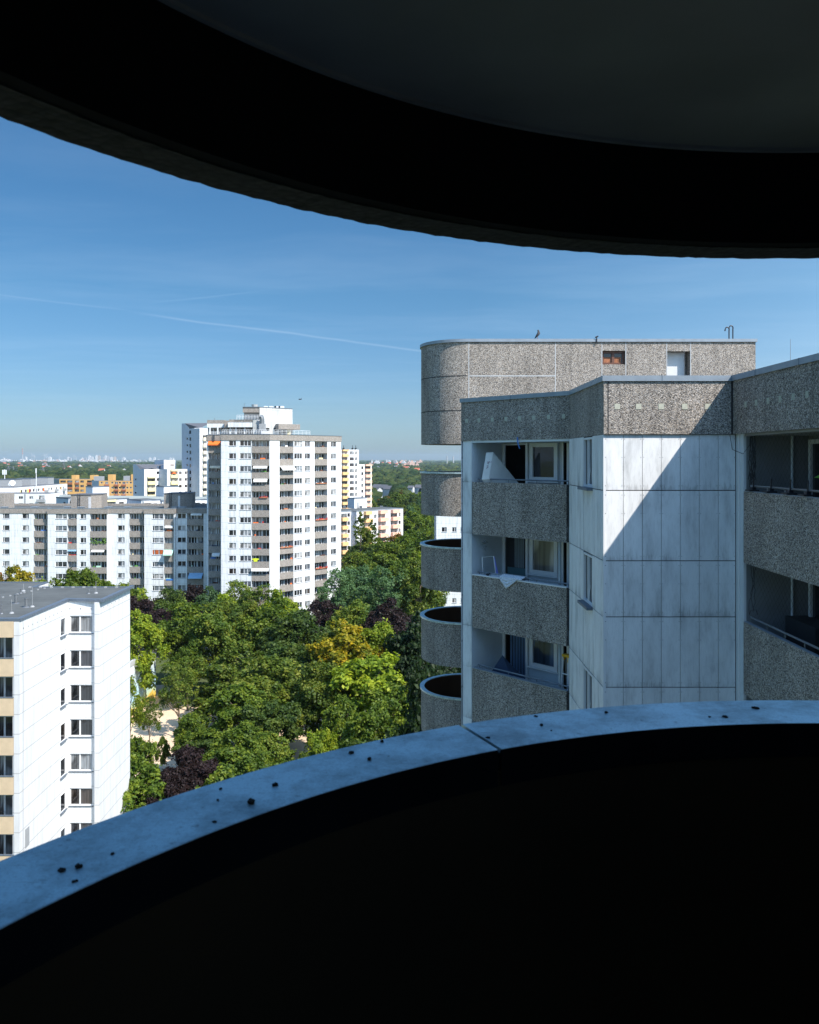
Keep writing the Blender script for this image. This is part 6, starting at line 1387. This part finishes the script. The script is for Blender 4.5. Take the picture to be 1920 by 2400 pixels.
FT = [
 # behind the left building, before the row building
 ('round', 'rust', -10, 1335, 150, 6.0, 'rust tinged tree at the left edge behind the flat dark roof'),
 ('round', 'gold', 45, 1325, 140, 6.5, 'golden yellow tree rising behind the flat dark roof on the left'),
 ('oval', 'yellow', 100, 1340, 138, 5.0, 'yellow green tree between the golden tree and the dark green one behind the flat roof'),
 ('round', 'green', 165, 1328, 142, 6.0, 'dark green tree behind the flat roof in front of the row building'),
 ('round', 'green', 215, 1330, 146, 6.0, 'full green tree at the middle of the row building, behind the flat roof'),
 ('bush', 'green', 255, 1362, 140, 4.5, 'low green tree just above the right corner of the flat dark roof'),
 ('round', 'olive', 295, 1362, 145, 5.2, 'olive green tree right of the white corner, before the row building'),
 ('bush', 'yellow', 325, 1378, 150, 4.5, 'light yellowish bush before the row building'),
 ('round', 'dark', 395, 1372, 152, 5.2, 'deep green round tree left of the purple one before the row building'),
 ('round', 'purple', 445, 1366, 158, 4.2, 'small purple tree in front of the shaded end of the row building'),
 ('round', 'blue', 492, 1374, 156, 4.4, 'small round blue green tree at the foot of the tower'),
 ('round', 'purple', 345, 1396, 142, 5.0, 'purple tree next to the white building corner behind the yellow green tree'),
 ('round', 'purple', 300, 1392, 140, 4.5, 'dark purple tree half hidden by the white corner'),
 ('loose', 'olive', 560, 1350, 152, 5.8, 'airy feathery tree standing before the left tower facade'),
 ('loose', 'green', 610, 1362, 150, 5.5, 'airy green tree before the tower corner'),
 ('bush', 'yellow', 530, 1392, 148, 4.5, 'yellow green shrub at the foot of the tower'),
 ('round', 'yellow', 655, 1378, 140, 5.0, 'yellow topped tree before the tower base'),
 ('round', 'olive', 520, 1400, 140, 6.0, 'olive tree left of centre below the tower'),
 ('round', 'olive', 590, 1402, 138, 6.0, 'brownish olive tree below the airy trees'),
 # main wood
 ('round', 'yellow', 330, 1428, 122, 5.0, 'bright yellow green tree touching the white building corner'),
 ('round', 'green', 430, 1400, 130, 6.6, 'large rounded green tree in the upper left of the wood'),
 ('round', 'olive', 500, 1420, 125, 6.0, 'olive tree beside the large rounded green tree'),
 ('round', 'green', 640, 1402, 126, 7.0, 'broad deep green maple in the upper middle of the wood'),
 ('round', 'dark', 700, 1420, 120, 7.0, 'dense dark green maple right of the broad one'),
 ('round', 'purple', 770, 1400, 142, 5.0, 'purple tree between the maples and the blue green giant'),
 ('round', 'purple', 905, 1400, 132, 5.2, 'purple tree at the dark edge right of the golden tree'),
 ('round', 'olive', 835, 1398, 134, 5.6, 'tall yellowish olive tree behind the golden tree'),
 ('oval', 'purple', 925, 1445, 122, 3.2, 'small purple tree lower at the dark edge of the wood'),
 ('round', 'gold', 812, 1452, 110, 6.6, 'golden leafed tree in the middle right of the wood'),
 ('round', 'yellow', 890, 1448, 112, 5.8, 'yellow green tree touching the golden tree on its right'),
 ('oval', 'yellow', 862, 1515, 97, 6.4, 'tall yellow green tree at the right side of the wood in full sun'),
 ('oval', 'green', 925, 1560, 94, 4.4, 'green tree at the right rim of the wood next to the black shade'),
 ('round', 'olive', 745, 1540, 98, 4.8, 'loose olive tree with visible limbs left of the yellow green trees'),
 ('round', 'dark', 690, 1500, 112, 5.6, 'dark blue green tree in the heart of the wood'),
 ('round', 'olive', 560, 1505, 112, 6.2, 'olive tree with golden tips in the centre left of the wood'),
 ('round', 'olive', 630, 1530, 102, 6.8, 'big olive green tree in the very centre of the wood'),
 ('loose', 'green', 440, 1515, 120, 4.6, 'thin light green tree with bare stems above the sandy playground'),
 ('loose', 'olive', 420, 1545, 108, 3.4, 'loose small tree beside the painted hall'),
 ('loose', 'yellow', 305, 1578, 98, 2.6, 'yellow green sparse tree by the corner of the white building'),
 ('loose', 'green', 350, 1628, 103, 2.3, 'thin young tree standing on the sandy playground'),
 ('bush', 'green', 380, 1720, 96, 1.2, 'small leafy shrub on the sandy ground'),
 ('bush', 'olive', 500, 1600, 110, 4.8, 'grey green shrub in the middle of the playground edge'),
 ('oval', 'green', 560, 1590, 96, 5.0, 'shaded green tree in front of the big olive tree'),
 ('oval', 'dark', 632, 1610, 92, 4.2, 'dark tree with dense shade below the centre of the wood'),
 ('round', 'green', 450, 1665, 94, 2.8, 'small round green tree right of the sandy ground'),
 ('oval', 'green', 315, 1690, 80, 3.0, 'dark green tree against the lower white building wall'),
 ('round', 'green', 300, 1760, 72, 4.4, 'lowest green tree at the corner of the white building'),
 ('round', 'purple', 440, 1745, 80, 4.0, 'purple plum tree just above the coping'),
 ('round', 'purple', 400, 1800, 72, 2.8, 'small purple tree touching the coping line'),
 ('round', 'green', 560, 1690, 86, 4.8, 'green tree above the coping right of the plum tree'),
 ('oval', 'olive', 625, 1705, 86, 3.4, 'olive tree low in front above the coping'),
 ('round', 'green', 600, 1745, 78, 3.8, 'leafy green tree just over the coping edge'),
 ('round', 'olive', 715, 1765, 78, 2.6, 'small olive tree peeping over the coping'),
 ('bush', 'green', 520, 1790, 74, 3.6, 'green bush right above the coping left of the middle'),
 ('round', 'yellow', 760, 1700, 84, 3.0, 'small bright yellow tree above the coping'),
 ('round', 'green', 805, 1630, 90, 3.6, 'round green tree in front of the yellow green trees'),
 ('round', 'green', 880, 1640, 84, 4.4, 'deep green tree low at the right of the wood'),
 ('oval', 'dark', 840, 1700, 80, 3.6, 'blue green tree above the coping at the right'),
 ('bush', 'dark', 480, 1720, 92, 3.4, 'dark bush beside the plum tree'),
 # in the shade at the right
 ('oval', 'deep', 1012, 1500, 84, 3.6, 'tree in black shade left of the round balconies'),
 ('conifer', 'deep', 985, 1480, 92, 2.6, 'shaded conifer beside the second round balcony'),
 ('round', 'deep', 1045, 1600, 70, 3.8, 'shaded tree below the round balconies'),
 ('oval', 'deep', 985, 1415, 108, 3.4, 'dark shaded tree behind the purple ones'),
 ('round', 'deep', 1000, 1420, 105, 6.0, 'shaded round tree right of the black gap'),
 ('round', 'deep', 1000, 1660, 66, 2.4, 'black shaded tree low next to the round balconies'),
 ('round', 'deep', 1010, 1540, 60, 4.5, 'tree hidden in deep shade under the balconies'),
 # blue green giant and trees to the right, farther
 ('round', 'blue', 845, 1318, 158, 7.4, 'large blue green tree before the right foot of the tower'),
 ('loose', 'blue', 795, 1322, 152, 6.0, 'pointed light blue green tree overlapping the tower foot'),
 ('loose', 'blue', 900, 1320, 150, 7.0, 'silvery green tree right of the large blue green one'),
 ('round', 'green', 950, 1300, 165, 7.0, 'full green tree above the shade at the right'),
 ('round', 'olive', 985, 1310, 150, 6.0, 'olive tree beside the second round balcony'),
 ('round', 'green', 900, 1262, 205, 8.0, 'bright green crown below the salmon balcony block'),
 ('round', 'olive', 845, 1290, 190, 6.5, 'olive crown at the right foot of the tower'),
 ('round', 'green', 955, 1240, 215, 8.0, 'green crown right of the salmon balcony block'),
 ('round', 'rust', 930, 1246, 236, 6.5, 'rust red crowned tree at the end of the salmon balcony block'),
 ('poplar', 'olive', 845, 1194, 225, 5.2, 'tall slender poplar before the salmon balcony block'),
 ('poplar', 'green', 872, 1214, 228, 4.4, 'second slimmer poplar right beside the tall one'),
 ('round', 'dark', 880, 1272, 215, 6.0, 'dark green crown under the poplars'),
 ('round', 'green', 990, 1255, 190, 7.0, 'green crown beside the upper round balcony'),
 ('round', 'yellow', 1000, 1290, 170, 6.0, 'yellow green crown beside the second round balcony'),
 ('oval', 'green', 970, 1190, 300, 8.0, 'tall green crown left of the uppermost round balcony'),
]
for t_ in FT: ptree(*t_)
# farther trees one can tell apart
used = 0; rr = random.Random(11)
def blocked(X, Y):
    for (x0, x1, y0, y1) in ((-60, -8, 168, 204), (-140, -40, 180, 202), (-50, 2, 262, 300), (-36, -10, 360, 392), (-115, -75, 318, 350), (-205, -160, 300, 388), (-215, -150, 436, 500), (-120, -55, 205, 265), (5, 40, 183, 202)):
        if x0 - 4 < X < x1 + 4 and y0 - 4 < Y < y1 + 4: return True
    return False
n_far = 0
while n_far < 235:
    Y = 175 + 560 * rr.random() ** 1.15
    x = rr.uniform(-40, 1010) if rr.random() < 0.35 else rr.uniform(830, 1010)
    X = PX(x, Y)
    if blocked(X, Y) or (Y > 560 and (868 < x < 930 or 952 < x < 1000)): continue
    kind = rr.choice(['round', 'round', 'oval', 'round', 'conifer', 'poplar'] if Y > 300 else ['round', 'oval', 'round'])
    mat = rr.choice(['green', 'green', 'dark', 'olive', 'dark', 'blue'] + (['rust', 'yellow'] if rr.random() < 0.3 else []))
    h = rr.uniform(10, 17); 
    if Y < 300: h = rr.uniform(9, 14)
    tree(kind, mat, X, Y, h, rr.uniform(4.0, 7.5), 'green tree in the park between the far apartment blocks and the woods', group='trees of the park behind the apartment blocks')
    n_far += 1

# wooded plain: canopy built as clumps, nobody could count it
def canopy():
    r = np.random.default_rng(5)
    t = (1 + 5 ** 0.5) / 2
    iv = np.array([(-1, t, 0), (1, t, 0), (-1, -t, 0), (1, -t, 0), (0, -1, t), (0, 1, t), (0, -1, -t), (0, 1, -t), (t, 0, -1), (t, 0, 1), (-t, 0, -1), (-t, 0, 1)], float); iv /= np.linalg.norm(iv[0])
    fs = [(0, 11, 5), (0, 5, 1), (0, 1, 7), (0, 7, 10), (0, 10, 11), (1, 5, 9), (5, 11, 4), (11, 10, 2), (10, 7, 6), (7, 1, 8), (3, 9, 4), (3, 4, 2), (3, 2, 6), (3, 6, 8), (3, 8, 9), (4, 9, 5), (2, 4, 11), (6, 2, 10), (8, 6, 7), (9, 8, 1)]
    vs = [tuple(v) for v in iv]; cache = {}
    def md(a, b_):
        k = (min(a, b_), max(a, b_))
        if k not in cache: p = np.array(vs[a]) + np.array(vs[b_]); p /= np.linalg.norm(p); vs.append(tuple(p)); cache[k] = len(vs) - 1
        return cache[k]
    f2 = []
    for a, b_, c_ in fs: x, y, z = md(a, b_), md(b_, c_), md(c_, a); f2 += [(a, x, z), (b_, y, x), (c_, z, y), (x, y, z)]
    bv = np.array(vs); bf = np.array(f2)
    pts = []; 
    for (n, y0, y1) in ((3800, 600, 1300), (3600, 1300, 2600), (3200, 2600, 5200), (2200, 5200, 9500)):
        Y = y0 + (y1 - y0) * r.random(n); X = (r.uniform(-60, 1120, n) - 960) * Y / FPX
        sc = 5.0 * (1 + (y0 / 2200)) * r.uniform(0.7, 1.35, n); pts.append(np.stack([X, Y, sc, r.uniform(9, 17, n) * (1 + 0.15 * np.sin(X * 0.01 + Y * 0.006))], 1))
    pts = np.vstack(pts); sx = pts[:, 0] / pts[:, 1] * FPX + 960; keep = ~((pts[:, 1] < 775) & (((sx > 868) & (sx < 930)) | ((sx > 952) & (sx < 1000)))); pts = pts[keep]; n = len(pts); nv = len(bv)
    V = bv[None] * (1 + 0.22 * r.normal(size=(n, nv, 1))) * np.stack([pts[:, 2] * 1.15, pts[:, 2] * 1.15, pts[:, 3] * 0.5], 1)[:, None]
    V += np.stack([pts[:, 0], pts[:, 1], GZ + pts[:, 3] * 0.5], 1)[:, None]
    Fc = (bf[None] + (np.arange(n) * nv)[:, None, None]).reshape(-1, 3)
    me = bpy.data.meshes.new('forest'); me.vertices.add(n * nv); me.vertices.foreach_set('co', V.ravel().astype(np.float32)); nf = len(Fc)
    me.loops.add(nf * 3); me.loops.foreach_set('vertex_index', Fc.ravel().astype(np.int32)); me.polygons.add(nf); me.polygons.foreach_set('loop_start', np.arange(0, nf * 3, 3, dtype=np.int32)); me.polygons.foreach_set('loop_total', np.full(nf, 3, dtype=np.int32))
    m, nt, b = newmat('forest_canopy'); g = nt.add('ShaderNodeNewGeometry'); o = nt.add('ShaderNodeTexCoord').outputs['Object']
    f = nt.math('ADD', nt.math('MULTIPLY', g.outputs['Random Per Island'], 0.6), nt.math('MULTIPLY', nt.noise(o, 0.45, 3, 0.7), 0.7))
    c = nt.ramp(f, [(0.25, (0.010, 0.024, 0.010)), (0.6, (0.022, 0.045, 0.015)), (0.9, (0.055, 0.075, 0.022))]); c = nt.mix(nt.ramp(nt.noise(o, 0.004, 3), [(0.52, 0.0), (0.62, 0.25)]), c, (0.09, 0.09, 0.03)); setc(nt, b, c); b.inputs['Roughness'].default_value = 0.9; b.inputs['Specular IOR Level'].default_value = 0.1
    bp = nt.add('ShaderNodeBump', ins={'Height': nt.noise(o, 0.9, 3, 0.7), 'Strength': 1.0, 'Distance': 1.5}); nt.l.new(bp.outputs[0], b.inputs['Normal'])
    me.materials.append(m); me.update(); me.validate(); o_ = bpy.data.objects.new('forest', me); COL.objects.link(o_)
    tag(o_, 'dense wood covering the plain up to the horizon', 'forest', None, 'stuff')
canopy()

# houses among the far trees
def house(X, Y, w, d, h, rot, wallm, roofm, label, group, base=GZ):
    root = thing('house', label, 'house', (X, Y, base), group); root.rotation_euler = (0, 0, rot); rh = w * 0.42
    key = (round(w), round(d), round(h), wallm, roofm)
    if key not in PCACHE:
        mb = MB(); mb.box(-w / 2, -d / 2, 0, w / 2, d / 2, h); mb.poly([(-w / 2, -d / 2, h), (w / 2, -d / 2, h), (0, -d / 2, h + rh)]); mb.poly([(w / 2, d / 2, h), (-w / 2, d / 2, h), (0, d / 2, h + rh)])
        r_ = MB(); e = 0.5
        for s_ in (-1, 1): r_.hexa([(0, -d / 2 - e, h + rh + 0.05), (s_ * (w / 2 + e), -d / 2 - e, h - 0.25), (s_ * (w / 2 + e), d / 2 + e, h - 0.25), (0, d / 2 + e, h + rh + 0.05), (0, -d / 2 - e, h + rh + 0.3), (s_ * (w / 2 + e), -d / 2 - e, h), (s_ * (w / 2 + e), d / 2 + e, h), (0, d / 2 + e, h + rh + 0.3)])
        wn = MB()
        for i in range(3):
            for sgn in (-1, 1): wn.box(-w / 2 - 0.03 if sgn < 0 else w / 2 + 0.005, -d / 2 + d * (i + 0.6) / 3.6, 1.0, -w / 2 - 0.005 if sgn < 0 else w / 2 + 0.03, -d / 2 + d * (i + 0.95) / 3.6, 2.3)
            wn.box(-w / 2 + w * (i + 0.6) / 3.6, -d / 2 - 0.03, 1.0, -w / 2 + w * (i + 0.95) / 3.6, -d / 2 - 0.005, 2.3)
        PCACHE[key] = (mb.mesh('wall', M[wallm]), r_.mesh('roof', M[roofm]), wn.mesh('windows', M['glass_dark']))
    for nm, me in zip(('wall', 'roof', 'windows'), PCACHE[key]): o_ = bpy.data.objects.new(nm, me); COL.objects.link(o_); o_.parent = root
    return root
HS = [(885, 1128, 'greyroof', 'grey roofed house above the salmon balcony block, left one of the row', 16), (901, 1131, 'greyroof', 'slate roofed house in the middle of the row beyond the salmon balcony block', 17), (912, 1140, 'greyroof', 'dark roofed house with gable, right one of the row beyond the salmon balcony block', 15),
      (964, 1130, 'greyroof', 'white gabled house left of the uppermost round balcony', 10), (983, 1128, 'greyroof', 'white house touching the uppermost round balcony', 14), (887, 1145, 'greyroof', 'small pale house below the row of grey roofs', 12)]
for (x, y, rm, lab, w) in HS:
    Y = 760 + (y - 1128) * -3; house(PX(x, Y), Y, w * 0.42, w * 0.5, 10.5, rr.uniform(0.3, 1.2), 'far_white', rm, lab, 'grey roofed houses among the trees')
for i in range(34):
    Y = rr.uniform(1500, 4200); x = rr.uniform(0, 310) if i % 3 else rr.uniform(875, 985); s_ = 0.85 + Y / 9000
    house(PX(x, Y), Y, rr.choice([10, 13]) * s_, rr.choice([10, 15]) * s_, rr.choice([12, 13]), rr.uniform(0, 3), 'far_white', rr.choice(['redroof', 'redroof', 'greyroof']), 'small pale house half hidden in the distant woods', 'houses scattered in the distant woods')

# skyline
wm_ = far_panels('skyline_facade', (0.60, 0.60, 0.61), pu=9.0, streak=0.1, seam=0.35, seam2=0.6, pz=9.0); M['sky_fac'] = wm_
M['sky_fac2'] = far_panels('skyline_facade_brown', (0.46, 0.38, 0.33), pu=9.0, streak=0.1, seam=0.35, seam2=0.6, pz=9.0)
SKY = []
def tower(x, yt, wpx, Y, mat, label, group):
    w = wpx * Y / FPX; X = PX(x, Y); mb = MB(); d = w * 0.7
    mb.prism([(-w / 2, -d / 2), (w / 2, -d / 2), (w / 2, d / 2), (-w / 2, d / 2)], 0, PZ(yt, Y) - GZ, 0); mb.box(-w * .2, -d * .2, PZ(yt, Y) - GZ, w * .15, d * .2, PZ(yt, Y) - GZ + 6)
    o_ = solo(mb, 'high_rise', M[mat], label, 'high-rise', group); o_.location = (X, Y, GZ); o_.rotation_euler = (0, 0, rr.uniform(-0.5, 0.1)); return o_
g_ = 'high-rise blocks along the far skyline'
for (x, yt, w, m_, lab) in ((60, 1071.5, 7, 'far_white', 'pale slab right beside the tall chimney on the skyline'), (9, 1074, 5, 'sky_fac', 'twin pale block at the far left of the skyline, left one'), (15, 1074.5, 4, 'far_grey', 'twin pale block at the far left of the skyline, right one'),
                            (110, 1074, 4, 'far_grey', 'grey block of the pair left of the skyline centre'), (117, 1071.5, 7, 'sky_fac', 'wider pale block of the pair left of the skyline centre'), (160, 1071.5, 4, 'sky_fac', 'lone block at the middle of the skyline'), (165, 1073.5, 5, 'far_grey', 'lower block beside the lone one at the middle of the skyline'),
                            (194, 1073.5, 5, 'far_white', 'small pale block left of the tall cluster'), (201, 1073, 6, 'far_grey', 'grey block left of the tall cluster'), (210, 1068.5, 5, 'sky_fac', 'left tall block of the high cluster on the skyline'), (216, 1071, 6, 'far_white', 'second block of the high cluster on the skyline'),
                            (227, 1068, 5.5, 'sky_fac', 'tallest pale block of the skyline cluster'), (233, 1068.5, 5, 'sky_fac2', 'ochre block next to the tallest one in the skyline cluster'), (242, 1073, 5, 'far_grey', 'grey block right of the ochre one'), (248, 1068.5, 5, 'sky_fac', 'tall block right of centre in the cluster'), (254, 1069.5, 4.5, 'far_grey', 'grey tall block at the right of the cluster'),
                            (262, 1072, 6, 'sky_fac', 'medium block at the right of the cluster'), (270, 1071.5, 5, 'sky_fac2', 'brownish block at the right end of the cluster'), (290, 1072.5, 7, 'sky_fac', 'pale block at the right of the skyline'), (352, 1073, 5, 'sky_fac', 'first of three pale blocks above the white penthouse'), (362, 1072.5, 5, 'sky_fac', 'second of three pale blocks above the white penthouse'),
                            (400, 1073.5, 4, 'sky_fac', 'left twin block above the white penthouse roof'), (406, 1073.5, 4, 'sky_fac', 'right twin block above the white penthouse roof'), (882, 1080, 3.5, 'far_white', 'left one of two white towers on the right horizon'), (888, 1080, 3.5, 'far_white', 'right one of two white towers on the right horizon')):
    tower(x, yt, w, 8200 if x < 800 else 4600, m_, lab, g_)
for i in range(150):
    x = rr.uniform(-10, 320) if i < 105 else (rr.uniform(320, 430) if i < 120 else rr.uniform(872, 988)); Y = rr.uniform(6300, 8000) if x < 800 else rr.uniform(3600, 7000)
    o_ = tower(x, rr.uniform(1077.5, 1081.5) if x < 800 else rr.uniform(1079, 1084), rr.uniform(3, 11), Y, rr.choice(['far_white', 'far_white', 'far_grey', 'far_pink', 'sky_fac']), 'low pale city block in the hazy band under the skyline', 'low city blocks along the horizon'); o_.name = 'city_block'; o_['category'] = 'city block'
for i, (x, yt, w) in enumerate(((868, 1087, 12), (957, 1085, 10), (966, 1082, 12), (950, 1088, 14), (978, 1086, 8))):
    o_ = tower(x, yt + 1, w, 3000, 'far_pink', '%s low reddish factory hall on the right horizon' % ordn[i], 'reddish halls on the right horizon'); o_.name = 'factory_hall'; o_['category'] = 'hall'
def chimney(x, yt, Y, r0, label, bands=True):
    root = thing('chimney', label, 'chimney', (PX(x, Y), Y, GZ)); H_ = PZ(yt, Y) - GZ; mb = MB(); mb.tube([(PX(x, Y), Y, GZ), (PX(x, Y), Y, GZ + H_)], r0, 12, r2=r0 * 0.7); mb.build('shaft', M['far_grey'], root)
    if bands:
        for f_ in (0.62, 0.78, 0.93): mb = MB(); mb.tube([(PX(x, Y), Y, GZ + H_ * f_), (PX(x, Y), Y, GZ + H_ * (f_ + 0.06))], r0 * 0.95, 12); mb.build('painted_band', M['redroof'], root)
        mb = MB(); mb.tube([(PX(x, Y), Y, GZ + H_ * 1.0), (PX(x, Y), Y, GZ + H_ * 1.03)], r0 * 1.2, 12); mb.build('top_platform', M['far_white'], root)
chimney(53, 1051.5, 7800, 5.5, 'tall banded chimney at the left of the far skyline'); chimney(1048, 1068.5, 4000, 3.0, 'left one of two slim brick chimneys right of the rounded block', False); chimney(1062.5, 1069, 4000, 3.6, 'right one of two slim brick chimneys right of the rounded block', False)
# wind turbines and pylons
def turbine(x, yh, Y, lab):
    X = PX(x, Y); z = PZ(yh, Y); root = thing('wind_turbine', lab, 'wind turbine', (X, Y, GZ), 'wind turbines on the horizon'); mb = MB(); mb.tube([(X, Y, GZ), (X, Y, z)], 2.2, 6, r2=1.4); mb.build('mast', M['far_white'], root); a0 = rr.uniform(0, 2)
    for k in range(3): a_ = a0 + k * 2.094; mb = MB(); mb.tube([(X, Y - 4, z), (X + 38 * math.cos(a_), Y - 4, z + 38 * math.sin(a_))], 1.7, 4, r2=0.4); mb.build('blade', M['far_white'], root)
for i, (x, y) in enumerate(((75, 1067), (80, 1069), (104, 1067), (110, 1066), (139, 1068), (173, 1071), (179, 1071.5))): turbine(x, y, 9000, '%s faint wind turbine from the left on the horizon' % ordn[i])
def pylon(x, yt, Y, lab):
    X = PX(x, Y); z = PZ(yt, Y); root = thing('pylon', lab, 'pylon', (X, Y, GZ), 'power pylons over the woods'); mb = MB()
    for (a, b_) in ((-4, -4), (4, -4), (4, 4), (-4, 4)): mb.tube([(X + a, Y + b_, GZ), (X + a * .12, Y + b_ * .12, z)], 0.22, 4)
    n = 8
    for i in range(n):
        f0, f1 = i / n, (i + 1) / n; w0, w1 = 4 * (1 - .88 * f0), 4 * (1 - .88 * f1); z0, z1 = GZ + (z - GZ) * f0, GZ + (z - GZ) * f1; mb.tube([(X - w0, Y - w0, z0), (X + w1, Y - w1, z1)], 0.15, 3); mb.tube([(X + w0, Y - w0, z0), (X - w1, Y - w1, z1)], 0.15, 3)
    mb.build('lattice_mast', M['metal'], root); mb = MB()
    for f_, w in ((0.72, 9), (0.84, 7), (0.95, 5)): mb.tube([(X - w, Y, GZ + (z - GZ) * f_), (X + w, Y, GZ + (z - GZ) * f_)], 0.25, 4)
    mb.build('cross_arms', M['metal'], root)
for i, (x, y, Y) in enumerate(((20, 1092, 1500), (31, 1093, 1400), (101, 1095, 1300), (149.5, 1084, 1600))): pylon(x, y, Y, '%s grey power pylon from the left standing in the woods' % ordn[i])
# a small bird in the sky
bd = MB(); c_ = Vector((PX(704, 120), 120, PZ(936, 120))); bd.tube([c_ + Vector((-0.25, 0, 0)), c_, c_ + Vector((0.2, 0, 0.02))], 0.06, 5); bd.poly([c_ + Vector((-0.1, 0, 0)), c_ + Vector((0.08, 0, 0)), c_ + Vector((0.25, 0.3, 0.28))]); bd.poly([c_ + Vector((-0.1, 0, 0)), c_ + Vector((-0.2, -0.3, 0.14)), c_ + Vector((0.08, 0, 0))])
solo(bd, 'bird', M['dark_metal'], 'tiny dark bird flying above the middle tower', 'bird', None, tuple(c_))

# ================================================================== haze
mb = MB(); mb.box(-15000, -2000, GZ - 1, 15000, 12000, 62)
mh = bpy.data.materials.new('haze'); mh.use_nodes = True; tn = mh.node_tree; tn.nodes.remove(tn.nodes['Principled BSDF'])
pv = tn.nodes.new('ShaderNodeVolumePrincipled'); pv.inputs['Color'].default_value = (0.68, 0.85, 1.0, 1); pv.inputs['Density'].default_value = HAZE; pv.inputs['Anisotropy'].default_value = 0.2
tn.links.new(pv.outputs[0], [n for n in tn.nodes if n.type == 'OUTPUT_MATERIAL'][0].inputs['Volume'])
hz_ = mb.build('haze', mh); tag(hz_, None, None, kind='stuff'); hz_.display_type = 'WIRE'
